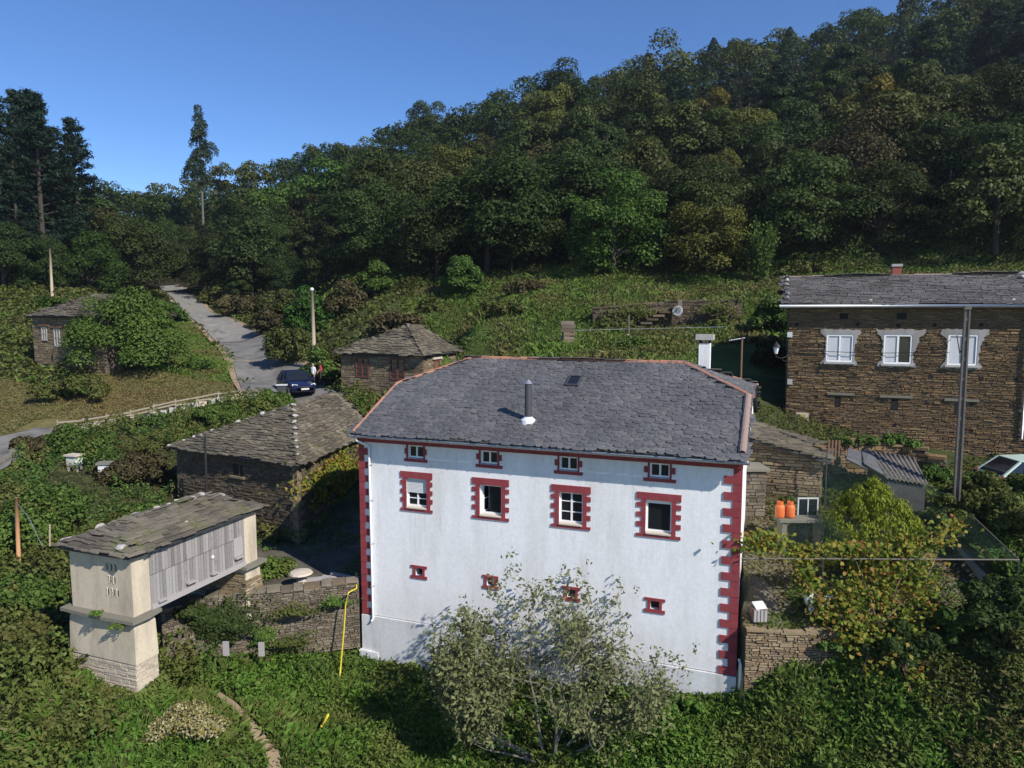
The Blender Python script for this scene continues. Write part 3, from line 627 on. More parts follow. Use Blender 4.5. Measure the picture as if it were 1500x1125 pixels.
# other three walls and the gables
for (a, b) in ((hp(HW, 0, 0), hp(HW, HD, 0)), (hp(HW, HD, 0), hp(0, HD, 0)), (hp(0, HD, 0), hp(0, 0, 0))):
    wb.add([a + Z * -1, b + Z * -1, b + Z * (ZE + .05), a + Z * (ZE + .05)], [(0, 1, 2, 3)])
RT = 0.428
def rz(t): tt = t if t <= 5.2 else 10.4 - t; return ZE + .27 + (tt + .40) * RT
for s in (0.0, HW):
    wb.add([hp(s, 0, ZE + .05), hp(s, HD, ZE + .05), hp(s, 7.4, rz(7.4) - .12), hp(s, 3.0, rz(3.0) - .12)], [(0, 1, 2, 3)])
wb.build('wall', 'plaster_white', house)
pb = MB(); pb.hexa([hp(-.05, -.06, -1.2), hp(HW + .05, -.06, -1.2), hp(HW + .05, .3, -1.2), hp(-.05, .3, -1.2), hp(-.05, -.06, ZP - .03), hp(HW + .05, -.06, ZP - .03), hp(HW + .05, .3, ZP), hp(-.05, .3, ZP)])
pb.build('plinth', 'plinth_render', house)
pb = MB(); pb.hexa([hp(-.10, -.14, -1.2), hp(-.04 + .9, -.14, -1.2), hp(.7, .2, -1.2), hp(-.1, .2, -1.2), hp(-.10, -.22, .55), hp(.62, -.12, .5), hp(.62, .2, .5), hp(-.1, .2, .55)])
pb.build('footing', 'plinth_render', house)
# cornice band under the eaves
cb = MB(); cb.hexa([hp(-.05, -.13, ZE - .05), hp(HW + .05, -.13, ZE - .05), hp(HW + .05, .12, ZE - .05), hp(-.05, .12, ZE - .05), hp(-.05, -.2, ZE + .21), hp(HW + .05, -.2, ZE + .21), hp(HW + .05, .12, ZE + .21), hp(-.05, .12, ZE + .21)])
cb.build('cornice', 'red_paint', house)
def rbox(name, s0, s1, z0, z1, proud=0.035, mat='red_paint', parent=house, back=0.03):
    b = MB(); b.hexa([hp(s0, -proud, z0), hp(s1, -proud, z0), hp(s1, back, z0), hp(s0, back, z0), hp(s0, -proud, z1), hp(s1, -proud, z1), hp(s1, back, z1), hp(s0, back, z1)]); return b.build(name, mat, parent)
nq = 26; qh = (ZE - .05 - ZP) / nq
for k in range(nq):
    z0 = ZP + k * qh; lng = k % 2 == 0; pr = 0.03 + (0.008 if lng else 0)
    rbox('quoin_block', -.045, .34 if lng else .16, z0 + .004, z0 + qh - .004, pr)
    rbox('quoin_block', HW - (.48 if lng else .21), HW + .045, z0 + .004, z0 + qh - .004, pr)
def winpart(op, kind, idx):
    a, b, c, d = op; w = thing('window', hp((a + b) / 2, .14, c), None, None); w.parent = house; w.location = Vector(w.location) - worldloc(house); w.name = 'window'
    fr = MB(); f = .055
    def bar(s0, s1, z0, z1, y0=.09, y1=.15): fr.hexa([hp(s0, y0, z0), hp(s1, y0, z0), hp(s1, y1, z0), hp(s0, y1, z0), hp(s0, y0, z1), hp(s1, y0, z1), hp(s1, y1, z1), hp(s0, y1, z1)])
    bar(a, a + f, c + .02, d); bar(b - f, b, c + .02, d); bar(a + f, b - f, c + .02, c + .02 + f); bar(a + f, b - f, d - f, d)
    m_ = (a + b) / 2
    g = MB()
    def pane(s0, s1, z0, z1, y=.118): g.hexa([hp(s0, y, z0), hp(s1, y, z0), hp(s1, y + .012, z0), hp(s0, y + .012, z0), hp(s0, y, z1), hp(s1, y, z1), hp(s1, y + .012, z1), hp(s0, y + .012, z1)])
    if kind == 'attic':
        bar(m_ - .03, m_ + .03, c + .075, d - f); pane(a + f, m_ - .03, c + .075, d - f); pane(m_ + .03, b - f, c + .075, d - f)
    elif kind == 'shutter':
        bar(m_ - .028, m_ + .028, c + .075, d - f); zc = c + .29; bar(a + f, m_ - .028, zc, zc + .03, .10, .14); bar(m_ + .028, b - f, zc, zc + .03, .10, .14)
        pane(a + f, m_ - .028, c + .075, d - f); pane(m_ + .028, b - f, c + .075, d - f)
        sb = MB(); zz = d - .01
        while zz > c + .52: sb.hexa([hp(a + .02, .045, zz - .043), hp(b - .02, .045, zz - .043), hp(b - .02, .07, zz - .043), hp(a + .02, .07, zz - .043), hp(a + .02, .052, zz), hp(b - .02, .052, zz), hp(b - .02, .07, zz), hp(a + .02, .07, zz)]); zz -= .047
        sb.build('shutter', 'shutter_grey', w)
    elif kind == 'bars':
        bar(m_ - .03, m_ + .03, c + .075, d - f)
        for q in (.36, .69):
            zc = c + (d - c) * q; bar(a + f, m_ - .03, zc - .014, zc + .014, .10, .14); bar(m_ + .03, b - f, zc - .014, zc + .014, .10, .14)
        pane(a + f, m_ - .03, c + .075, d - f); pane(m_ + .03, b - f, c + .075, d - f)
    elif kind == 'plain':
        pane(a + f, b - f, c + .075, d - f); bar(a + f, b - f, d - f - .07, d - f, .10, .14)
    elif kind == 'open':
        # left sash swung inwards, right half an open dark room
        pane(m_ - .1, b - f, c + .075, d - f, .17)
        sh = MB(); A = hp(a + f, .16, 0); dirn = (U * .32 + V * .95).normalized()
        def sb(l0, l1, z0, z1): polybar(sh, A + dirn * l0 + Z * ((z0 + z1) / 2), A + dirn * l1 + Z * ((z0 + z1) / 2), .04, z1 - z0)
        sb(0, .34, c + .06, c + .10); sb(0, .34, d - .10, d - .06); sb(0, .04, c + .10, d - .10); sb(.30, .34, c + .10, d - .10); sb(.04, .30, (c + d) / 2 - .013, (c + d) / 2 + .013)
        sh.build('sash', 'pvc_white', w)
        gl = MB(); gl.box(A + dirn * .17 + Z * ((c + d) / 2), (.27, .008, d - c - .22), dirn); gl.build('pane', 'glass_dark', w)
    else:
        pane(a + .03, b - .03, c + .04, d - .02, .13)
    if kind != 'vent': fr.build('frame', 'pvc_white', w)
    if g.v: g.build('pane', 'glass_dark', w)
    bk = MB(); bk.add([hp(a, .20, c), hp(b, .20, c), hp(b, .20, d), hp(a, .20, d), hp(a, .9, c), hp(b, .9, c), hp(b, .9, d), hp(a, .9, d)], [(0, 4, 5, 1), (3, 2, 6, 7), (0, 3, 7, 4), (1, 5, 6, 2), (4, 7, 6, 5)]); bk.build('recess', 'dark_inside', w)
    if kind in ('shutter', 'open', 'bars', 'plain'):
        sl = MB(); sl.hexa([hp(a + .01, -.07, c - .045), hp(b - .01, -.07, c - .045), hp(b - .01, .10, c - .02), hp(a + .01, .10, c - .02), hp(a + .01, -.07, c - .005), hp(b - .01, -.07, c - .005), hp(b - .01, .10, c + .03), hp(a + .01, .10, c + .03)]); sl.build('sill', 'stone_sill', w)
    return w
for i, (op, k) in enumerate(zip(OPM, ['shutter', 'open', 'bars', 'plain'])):
    w_ = winpart(op, k, i); w_['label'] = ['window with its grey roller blind half down', 'window with a white sash swung inwards', 'window with white glazing bars', 'plain dark window of a single pane'][i]
    a, b = mains[i]; oa, ob, oc, od = op
    rbox('surround_block', a, b, od + .0, 7.37, .036); rbox('surround_block', a, b, 5.95, oc - .05, .036)
    for s0, s1, e0, e1 in ((oa - .13, oa, a, oa - .13), (ob, ob + .13, ob + .13, b)):
        rbox('surround_jamb', s0, s1, oc - .05, od, .03)
        for z0 in (6.27, 6.58, 6.89): rbox('surround_block', e0, e1, z0 - .0, z0 + .155, .028)
for i, op in enumerate(OPA):
    winpart(op, 'attic', i); a, b = attic[i]; oa, ob, oc, od = op
    rbox('surround_block', a, b, 7.73, 7.835, .036)
    for s0, s1, e0, e1 in ((oa - .055, oa, a + .02, oa - .055), (ob, ob + .055, ob + .055, b - .02)):
        rbox('surround_jamb', s0, s1, 7.835, ZE - .05, .032); rbox('surround_block', e0, e1, 8.0, 8.2, .028)
for i, op in enumerate(OPV):
    winpart(op, 'vent', i); a, b = vents[i]; oa, ob, oc, od = op
    rbox('surround_block', a, b, od, 3.99, .034); rbox('surround_block', a, b, 3.51, oc, .034)
    rbox('surround_jamb', oa - .085, oa, oc, od, .03); rbox('surround_jamb', ob, ob + .085, oc, od, .03)
# roof
EF, S0, S1 = -.40, -.14, HW + .17
def rp(s, t): return hp(s, t, rz(t))
front = [rp(S0, EF), rp(S1, EF), rp(S1, 3.0), rp(10.75, 5.2), rp(2.2, 5.2), rp(S0, 3.0)]
back = [rp(S1, 10.4 - EF), rp(S0, 10.4 - EF), rp(S0, 7.4), rp(2.2, 5.2), rp(10.75, 5.2), rp(S1, 7.4)]
hipR = [rp(S1, 3.0), rp(S1, 7.4), rp(10.75, 5.2)]; hipL = [rp(S0, 7.4), rp(S0, 3.0), rp(2.2, 5.2)]
rb = MB(); [slab(rb, p, .10) for p in (front, back, hipR, hipL)]
roof = rb.build('roof', 'slate_deck', house)
FLUE = (6.08, 0.95)
slates(front, 'slate', 'slate_blue', roof, .29, .17, 3, individuals=300, pointed=True, overhang=.05, ragged=.4, thick=.011)
slates(back, 'slate', 'slate_blue', roof, .36, .30, 4); slates(hipR, 'slate', 'slate_blue', roof, .31, .185, 5, thick=.013); slates(hipL, 'slate', 'slate_blue', roof, .31, .185, 6, thick=.013)
ridge_tiles(rp(2.2, 5.2), rp(10.75, 5.2), roof, 'terracotta', seed=1, r=.12, lift=-.02)
ridge_tiles(rp(2.2, 5.2), rp(S0, 3.0), roof, 'terracotta', seed=2, r=.085); ridge_tiles(rp(10.75, 5.2), rp(S1, 3.0), roof, 'terracotta', seed=3, r=.09)
ridge_tiles(rp(S0, 3.0), rp(S0 + .06, EF + .1), roof, 'terracotta', seed=4, r=.075); ridge_tiles(rp(S1 - .16, 3.0), rp(S1 - .16, EF + .3), roof, 'terracotta_old', seed=5, r=.13, ln=.3, lift=.03)
ridge_tiles(rp(10.75, 5.2), rp(S1, 7.4), roof, 'terracotta', seed=6, r=.085)
# gutter
gb = MB(); K = 6; gz0 = rz(EF) - .05; vs = []
for s in (S0 - .08, S1 + .08):
    for r_ in (.075, .062):
        for k in range(K + 1): t = math.pi + math.pi * k / K; vs.append(hp(s, EF - .06 + math.cos(t) * r_, gz0 + math.sin(t) * r_))
k1 = K + 1; fs = []
for k in range(K): fs += [(k, k + 1, 2 * k1 + k + 1, 2 * k1 + k), (k1 + k + 1, k1 + k, 3 * k1 + k, 3 * k1 + k + 1)]
fs += [(0, 2 * k1, 3 * k1, k1), (K, k1 + K, 3 * k1 + K, 2 * k1 + K)]
gut = gb.add(vs, fs).build('gutter', 'zinc', house)
for k in range(18): s = S0 + .1 + k * .775; bb = MB(); bb.tube([hp(s, EF - .06 + math.cos(math.pi + math.pi * j / 6) * .082, gz0 + math.sin(math.pi + math.pi * j / 6) * .082) for j in range(7)], .009, 4); bb.build('bracket', 'zinc', gut)
dp = MB(); dp.tube([hp(.10, EF - .06, gz0 - .06), hp(.14, EF - .04, gz0 - .18), hp(.42, -.12, gz0 - .42), hp(.42, -.085, gz0 - .55), hp(.44, -.085, 1.80), hp(.44, -.16, 1.7)], .042, 8)
dpo = dp.build('downpipe', 'pvc_white', house, smooth=True)
cl = MB()
for z in (3.0, 4.6, 6.2, 7.5): cl.box(hp(.43, -.06, z), (.12, .12, .03), U)
cl.build('clip', 'zinc', dpo)
# steel flue, skylight, white chimney
fb = MB(); fp = rp(*FLUE); fb.lathe(fp + Z * .05, [(.12, -.1), (.12, 1.22)], 14); fl = fb.build('flue', 'steel_dark', roof, smooth=False)
fb = MB(); fb.lathe(fp + Z * 1.27, [(.13, 0), (.165, .03), (.05, .14), (.012, .17)], 14); fb.build('cowl', 'zinc', roof) if False else None
o = fb.build('flue_cap', 'zinc', roof); fb = MB(); fb.lathe(fp, [(.30, -.12), (.26, .05), (.17, .12), (.13, .16)], 14); fb.build('flashing', 'lead_white', roof)
def roofbox(b, s0, s1, t0, t1, h0, h1, mi=0):
    nrm = (-V * RT + Z).normalized(); b.hexa([rp(s0, t0) + nrm * h0, rp(s1, t0) + nrm * h0, rp(s1, t1) + nrm * h0, rp(s0, t1) + nrm * h0, rp(s0, t0) + nrm * h1, rp(s1, t0) + nrm * h1, rp(s1, t1) + nrm * h1, rp(s0, t1) + nrm * h1], mi)
kb = MB(); 
for q in ((6.72, 7.22, 3.2, 3.27), (6.72, 7.22, 3.83, 3.9), (6.72, 6.78, 3.27, 3.83), (7.16, 7.22, 3.27, 3.83)): roofbox(kb, *q, -.05, .12)
sk = kb.build('skylight', 'steel_dark', roof); kb = MB(); roofbox(kb, 6.78, 7.16, 3.27, 3.83, .0, .09); kb.build('skylight_pane', 'glass_dark', roof)
CH = hp(11.35, 6.6, 0); cb = MB(); cb.box(CH + Z * 10.75, (.42, .42, 2.0), U); ch = cb.build('chimney', 'plaster_white', roof)
cb = MB()
for dx in (-.17, .17):
    for dy in (-.17, .17): cb.box(CH + U * dx + V * dy + Z * 11.82, (.07, .07, .15), U)
cb.build('chimney_vent', 'dark_inside', roof)
cb = MB(); cb.box(CH + Z * 11.98, (.66, .60, .20), U); cb.build('chimney_cap', 'cement', roof)
# small metal flue rising behind the right verge and white soil pipe by the corner
b = MB(); fp2 = at(1094, 612, 27.5); b.lathe(fp2 - Z * .6, [(.075, 0), (.075, 1.15), (.095, 1.16), (.095, 1.22)], 12); tag(b.build('metal_flue', 'zinc'), 'short galvanised flue sticking up from the lean-to roof beside the white house', 'flue')
b = MB(); b.tube([hp(HW + .16, -.10, .2), hp(HW + .16, -.10, 2.32), hp(HW + .12, .02, 2.42)], .05, 8); tag(b.build('drain_pipe', 'pvc_white', smooth=True), 'white plastic drain pipe standing at the foot of the corner by the stone wall', 'pipe')
# ------------------------------------------------------------------ stone buildings
def W2(p, z=None): return Vector((p.x, p.y, p.z if z is None else z))
def hip_roof(root, FL, FR, BR, BL, A1, A2, mat, w, ex, seed, ind=0, inds_on=1, th=0.03, ridge=None):
    """roof whose ridge runs back from A1 to A2, hips at both ends. eave corners in order."""
    planes = [[FL, FR, A1], [FR, BR, A2, A1], [BR, BL, A2], [BL, FL, A1, A2]]
    b = MB(); [slab(b, p, .09) for p in planes]; rf = b.build('roof', 'slate_deck', root)
    for i, p in enumerate(planes):
        slates(p, 'slate', mat, rf, w, ex, seed + i, individuals=ind if i in (0, 1) else 0, thick=th, pointed=False, overhang=.06, ragged=.5)
    return rf
def core(root, pts, z0, z1, name='wall', mat='mortar'):
    b = MB(); b.prism([Vector((p.x, p.y, z0)) for p in pts], [Vector((p.x, p.y, z1)) for p in pts]); return b.build(name, mat, root)
def inset(pts, d):
    c = sum((W2(p, 0) for p in pts), Vector()) / len(pts); out = []
    n = len(pts)
    for i in range(n):
        a, b, e = W2(pts[i - 1], 0), W2(pts[i], 0), W2(pts[(i + 1) % n], 0)
        d1 = (a - b).normalized(); d2 = (e - b).normalized(); s = abs(d1.cross(d2).z)
        out.append(b + (d1 + d2) * (d / max(s, .3)))
    return out
def outn(a, b, c):    # outward normal of wall a->b for a building centred on c
    d = (b - a).normalized(); n = Vector((d.y, -d.x, 0))
    return n if n.dot((a + b) / 2 - c) > 0 else -n
def quoin_stack(root, p, u1, n1, u2, n2, z0, z1, mat, seed, big=.42, h=.2):
    rg = random.Random(seed); z = z0; k = 0
    while z < z1 - .08:
        hh = min(h * rg.uniform(.75, 1.3), z1 - z); l1, l2 = (big, big * .55) if k % 2 else (big * .55, big); l1 *= rg.uniform(.85, 1.15); l2 *= rg.uniform(.85, 1.15)
        b = MB(); o = Vector((p.x, p.y, 0)); e = .045; q = [o + n1 * e + n2 * e, o + u1 * l1 + n1 * e, o + u1 * l1 - n1 * .05, o + u1 * .05 + u2 * .05, o + u2 * l2 - n2 * .05, o + u2 * l2 + n2 * e]
        b.prism([v + Z * (z + .008) for v in q], [v + Z * (z + hh - .008) for v in q]); b.build('corner_stone', mat, root); z += hh; k += 1

# barn ---------------------------------------------------------------
bc = at(437, 683, 30); bl = at(245, 655, 34.2); zb = (bc.z + bl.z) / 2; bc.z = bl.z = zb
BV = Vector((.2, .98, 0)).normalized(); br_ = bc + BV * 8.6; bbl = bl + BV * 8.6
A1 = at(430, 594, 34.2); A2 = A1 + BV * 5.0
barn = thing('stone_barn', Vector((bc.x, bc.y, 2.6)), 'low brown stone barn with a hipped slate roof left of the white house', 'barn')
fp_ = inset([bl, bc, br_, bbl], .32); BLc, BCc, BRc, BBc = fp_
core(barn, fp_, 1.0, zb - .04)
cen = sum(fp_, Vector()) / 4
u1 = (BCc - BLc).normalized(); n1 = outn(BLc, BCc, cen); w1 = (BCc - BLc).length
WOP = (w1 * .50, w1 * .50 + .62, zb - .95, zb - .42)
mb = MB(); stone_skin(mb, BLc, u1, n1, w1, 2.0, zb - .03, [WOP], .27, .075, .06, random.Random(11))
u2 = (BRc - BCc).normalized(); n2 = outn(BCc, BRc, cen); w2 = (BRc - BCc).length
stone_skin(mb, BCc, u2, n2, w2, 1.8, zb - .03, [], .28, .08, .06, random.Random(12))
so = mb.build('stonework', 'stone_barn', barn); so['kind'] = 'stuff'
quoin_stack(barn, BCc, -u1, n1, u2, n2, 2.0, zb - .03, 'stone_tan', 13)
b = MB(); s0, s1, za, zc = WOP; P_ = lambda s, z, d: BLc + u1 * s + Z * z + n1 * d
b.hexa([P_(s0, za, .015), P_(s1, za, .015), P_(s1, za, -.1), P_(s0, za, -.1), P_(s0, zc, .015), P_(s1, zc, .015), P_(s1, zc, -.1), P_(s0, zc, -.1)])
wo = b.build('window', 'dark_inside', barn); b = MB(); b.box(P_((s0 + s1) / 2, za - .06, .05), (.95, .16, .09), u1); b.build('sill', 'stone_tan', wo)
b = MB(); b.box(P_((s0 + s1) / 2 + .12, (za + zc) / 2, .03), (.05, .03, .5), u1); b.build('bar', 'brown_wood', wo)
rf = hip_roof(barn, bl, bc, br_, bbl, A1, A2, 'slate_lichen', .40, .145, 21, ind=150)
for k in range(9):
    t = k / 8; p = bc.lerp(A1, .14 + .84 * t) + Z * .10; rock(p, .17 if k > 2 else .12, 'pale stone in the line of stones capping the front hip of the barn roof', 'pale stones along the barn hip', seed=k)
for k in range(11):
    p = bl.lerp(A1, .03 + .9 * (k + random.uniform(-.35, .35)) / 10) + Z * .08; rock(p, .10 + .09 * random.random(), 'grey stone on the far edge of the barn roof towards the bank', 'stones along the far edge of the barn roof', seed=k + 50)
# dark thin pole in front of the barn
b = MB(); p0 = at(303, 722, 32); p1 = at(300, 641, 32); b.tube([W2(p0, p0.z - .5), p1], [.06, .05], 8)
b.tube([p1 - Z * .02, p1 + Z * .08], .04, 8); t_ = b.build('thin_pole', 'black_metal'); tag(t_, 'thin dark pole standing before the long wall of the barn', 'pole')

# granary on pillars ---------------------------------------------------
N = at(196, 905, 20.0); N.z = 0
def gp(s, t, z): return N + U * s + V * t + Z * z
GW, GL, GE = 2.44, 5.25, .62
zLed = at(196, 905, 20).z; zEav = at(193, 813, 20).z
gran = thing('granary', gp(-1.2, .3, 2.2), 'raised granary with cream end walls grey plank sides and a mossy slate roof', 'granary')
def gbox(name, s0, s1, t0, t1, z0, z1, mat, parent=gran, tb=0, tt=0, b=None, bev=0.0):
    b = MB(); b.hexa([gp(s0 - tb, t0 - tb, z0), gp(s1 + tb, t0 - tb, z0), gp(s1 + tb, t1 + tb, z0), gp(s0 - tb, t1 + tb, z0), gp(s0 - tt, t0 - tt, z1), gp(s1 + tt, t0 - tt, z1), gp(s1 + tt, t1 + tt, z1), gp(s0 - tt, t1 + tt, z1)]); return b.build(name, mat, parent)
zB = at(200, 1020, 20).z - .6
zMid = at(200, 972, 20).z
# front pillar: plastered upper, bare limewashed rubble below
gbox('pillar', -GW, 0, 0, GE, zMid, zLed - .32, 'cream_render', tb=.10, tt=.07)
gbox('pillar_head', -GW, 0, 0, GE, zLed - .32, zLed - .10, 'cream_render', tb=.07, tt=.02)
gbox('pillar_base', -GW, 0, 0, GE, zB, zMid, 'cream_render', tb=.075, tt=.075)
mb = MB(); stone_skin(mb, gp(-GW - .08, -.08, 0), U, -V, GW + .16, zB, zMid, [], .34, .10, .022, random.Random(31)); stone_skin(mb, gp(.08, -.08, 0), V, U, GE + .16, zB, zMid, [], .3, .09, .03, random.Random(32))
so = mb.build('stonework', 'lime_stone', gran); so['kind'] = 'stuff'
def ledge(t0, t1, seed):
    b = MB(); e = .24; rg = random.Random(seed); q = []
    for (s, t) in ((-GW - e, t0 - e), (-GW / 2, t0 - e - .04), (e, t0 - e), (e + .03, (t0 + t1) / 2), (e, t1 + e), (-GW / 2, t1 + e), (-GW - e, t1 + e), (-GW - e - .04, (t0 + t1) / 2)): q.append((s + rg.uniform(-.04, .04), t + rg.uniform(-.04, .04)))
    b.prism([gp(s, t, zLed - .10) for s, t in q], [gp(s, t, zLed) for s, t in q]); return b.build('ledge_slab', 'stone_ledge', gran)
surf('stone_ledge', [(0.10, 0.095, 0.08), (0.17, 0.16, 0.13), (0.12, 0.125, 0.075)], 2.5, .9, .5, 18)
ledge(0, GE, 1); ledge(GL - GE, GL, 2)
gbox('end_wall', -GW, 0, 0, GE, zLed + .003, zEav - .02, 'cream_render')
gbox('end_wall', -GW, .02, GL - GE, GL, zLed + .003, zEav - .02, 'cream_render')
b = gbox('pillar', -GW, 0, GL - GE, GL, 2.2, zLed - .10, 'cream_render', tb=.16, tt=.05)
mb = MB(); stone_skin(mb, gp(.10, GL - GE - .12, 0), V, U, GE + .25, 1.9, zLed - .5, [], .3, .10, .05, random.Random(33)); stone_skin(mb, gp(-GW - .1, GL - GE - .1, 0), U, -V, GW + .2, 1.9, zLed - .3, [], .3, .10, .05, random.Random(34))
so = mb.build('stonework', 'stone_tan', gran); so['kind'] = 'stuff'
# long side: beam, planks, top plate
zF = zLed + .12
gbox('floor_beam', -.10, .06, GE, GL - GE, zLed - .02, zF + .03, 'old_wood'); gbox('floor_beam', -GW - .02, -GW + .12, GE, GL - GE, zLed - .02, zF + .03, 'old_wood')
gbox('floor', -GW + .12, -.10, GE, GL - GE, zLed + .02, zF, 'brown_wood')
gbox('wall_plate', -.10, .05, GE, GL - GE, zEav - .14, zEav - .03, 'old_wood')
npl = 34; L_ = GL - 2 * GE
zRail = zF + .03 + (zEav - .14 - zF) * .55
for side in (0, 1):
    for k in range(npl if side == 0 else 12):
        n_ = npl if side == 0 else 12; t0 = GE + L_ * k / n_ + .006; t1 = GE + L_ * (k + 1) / n_ - .006; j = random.uniform(0, .012)
        if side == 0:
            gbox('plank', -.045, .0 + j, t0, t1, zF + .03, zRail - .012, 'old_plank'); gbox('plank', -.05, .004 + random.uniform(0, .012), t0, t1, zRail + .012, zEav - .14, 'old_plank')
        else: gbox('plank', -GW, -GW + .04, t0, t1, zF + .03, zEav - .03, 'old_wood')
gbox('rail', -.06, -.012, GE, GL - GE, zRail - .012, zRail + .012, 'brown_wood')
for t, z, w in ((GE + .35, zF + .03, .3), (GE + 1.5, zF + .17, .34), (GE + 2.5, zF + .10, .26), (GL - GE - .35, zF + .26, .36)): gbox('peg', .01, .15, t - w / 2, t + w / 2, z, z + .045, 'old_wood')
gbox('hatch', .012, .045, GL - GE - .55, GL - GE - .12, zF + .32, zRail + .05, 'old_wood'); gbox('knob', .015, .06, GE + 2.45, GE + 2.53, zRail - .28, zRail - .2, 'pvc_white')
# ventilation slits moulded on the front end wall
def slit(s, z, kind):
    b = MB(); h = .24; w = .07; o = gp(s, -.0, z)
    pth = [(-w / 2, h / 2), (0, h * .42), (0, .03), (w * .35, 0), (0, -.03), (0, -h * .42), (-w / 2, -h / 2)] if kind else [(0, h / 2), (.012, .05), (-.006, -.05), (0, -h / 2)]
    b.tube([o + U * a - V * .012 + Z * c for a, c in pth], .016, 5); b.tube([o + U * (a + .05) - V * .004 + Z * c for a, c in ((0, h * .4), (0.01, 0), (0, -h * .4))], .012, 5, 1); b.build('vent_slit', ['cream_render', 'dark_inside'], gran)
for r_, row in enumerate([(-.98, -.80, -.64), (-.86, -.70), (-.98, -.76, -.60)]):
    for k, s in enumerate(row): slit(s, zLed + 1.42 - r_ * .38, (k + r_) % 2)
# roof
e = .22
g0, g1, g2, g3 = gp(-GW - e, -e, zEav), gp(e, -e, zEav), gp(e, GL + e, zEav), gp(-GW - e, GL + e, zEav)
zr_ = zEav + .62; ga, gb_ = gp(-GW / 2, 1.15, zr_), gp(-GW / 2, GL - 1.15, zr_)
grf = hip_roof(gran, g0, g1, g2, g3, ga, gb_, 'slate_mossy', .42, .15, 41, ind=150, th=.03)
b = MB(); slab(b, [gp(-GW, 0, zEav - .02), gp(0, 0, zEav - .02), gp(0, GL, zEav - .02), gp(-GW, GL, zEav - .02)], .05); b.build('ceiling', 'brown_wood', gran)
for k, (s, t, dz, sz) in enumerate([(-GW - .2, .1, .12, .2), (-GW + .2, .9, .35, .17), (-GW / 2 - .2, 1.5, .58, .2), (-GW / 2, 2.1, .68, .17), (-GW / 2, 2.6, .68, .13), (-GW / 2 - .1, 3.1, .66, .19), (-GW / 2, 3.6, .68, .16), (-GW / 2, 4.0, .68, .16), (-GW / 2 + .3, 4.7, .55, .15), (-.3, .02, .22, .22), (-.35, 2.4, .22, .17), (-.4, 4.1, .24, .15), (-.1, 5.0, .10, .16)]):
    rock(gp(s, t, zEav + dz), sz, 'pale quartz stone weighing down the slates of the granary roof', 'white stones on the granary roof', seed=k + 80)

# stone house on the road ------------------------------------------------
hf, hc, hb = at(490, 520, 47), at(622, 521, 44), at(676, 513, 48.5); zh = hc.z; hf.z = hb.z = zh; hl_ = hf + (hb - hc)
HA1 = at(598, 477, 46.6); HA2 = HA1 + (hb - hc).normalized() * 1.3
h2 = thing('stone_cottage', Vector((hc.x, hc.y, 7.4)), 'small stone cottage with dark red window frames beside the parked car', 'cottage')
fp_ = inset([hf, hc, hb, hl_], .3); core(h2, fp_, 5.5, zh - .05); cen = sum(fp_, Vector()) / 4
a_, b_, c_ = fp_[0], fp_[1], fp_[2]; u1 = (b_ - a_).normalized(); n1 = outn(a_, b_, cen); w1 = (b_ - a_).length; u2 = (c_ - b_).normalized(); n2 = outn(b_, c_, cen); w2 = (c_ - b_).length
OPS = [(w1 * .19, w1 * .19 + 1.05, zh - 1.58, zh - .25), (w1 * .61, w1 * .61 + 1.15, zh - 1.62, zh - .25)]; OPD = [(w2 * .30, w2 * .30 + .75, zh - 2.2, zh - .35)]
mb = MB(); stone_skin(mb, a_, u1, n1, w1, 6.6, zh - .04, OPS, .36, .13, .05, random.Random(51)); stone_skin(mb, b_, u2, n2, w2, 7, zh - .04, OPD, .36, .13, .05, random.Random(52))
so = mb.build('stonework', 'stone_tan', h2); so['kind'] = 'stuff'
def flatwin(root, o, u, n, op, fmat, mullions=1, bars=2, f=.08, proud=.03, glass='glass_dark', name='window'):
    s0, s1, z0, z1 = op; P = lambda s, z, d: Vector((o.x, o.y, 0)) + u * s + Z * z + n * d
    def bx(b, a, c, e, g, d0, d1): b.hexa([P(a, e, d1), P(c, e, d1), P(c, e, d0), P(a, e, d0), P(a, g, d1), P(c, g, d1), P(c, g, d0), P(a, g, d0)])
    b = MB(); bx(b, s0, s0 + f, z0, z1, 0, proud); bx(b, s1 - f, s1, z0, z1, 0, proud); bx(b, s0 + f, s1 - f, z0, z0 + f, 0, proud); bx(b, s0 + f, s1 - f, z1 - f, z1, 0, proud)
    for k in range(mullions): m_ = s0 + (s1 - s0) * (k + 1) / (mullions + 1); bx(b, m_ - f * .55, m_ + f * .55, z0 + f, z1 - f, 0, proud - .004)
    for k in range(bars): m_ = z0 + (z1 - z0) * (k + 1) / (bars + 1); bx(b, s0 + f, s1 - f, m_ - .02, m_ + .02, 0, proud - .012)
    w = b.build(name, fmat, root); g = MB(); bx(g, s0 + f * .5, s1 - f * .5, z0 + f * .5, z1 - f * .5, -.012, .004); g.build('pane', glass, w); return w
surf('frame_maroon', [(0.11, 0.035, 0.03), (0.16, 0.06, 0.05)], 6, .7, .1)
for op in OPS: flatwin(h2, a_, u1, n1, op, 'frame_maroon', 1, 3, .10, .06)
flatwin(h2, b_, u2, n2, OPD[0], 'frame_maroon', 0, 0, .09, .06, 'brown_wood', 'door')
b = MB(); b.box(b_ + u2 * (w2 * .30 + .37) + Z * (zh - .27) + n2 * .06, (1.15, .16, .13), u2); b.build('lintel', 'stone_sill', h2)
hip_roof(h2, hf, hc, hb, hl_, HA1, HA2, 'slate_lichen', .42, .18, 61, ind=0)
for k in range(12):
    b = MB(); p = hc.lerp(HA1, (k + .5) / 12) + Z * .09; b.box(p, (.42, .26, .06), (HA1 - hc), up=Z); b.build('hip_slate', 'slate_lichen', h2)

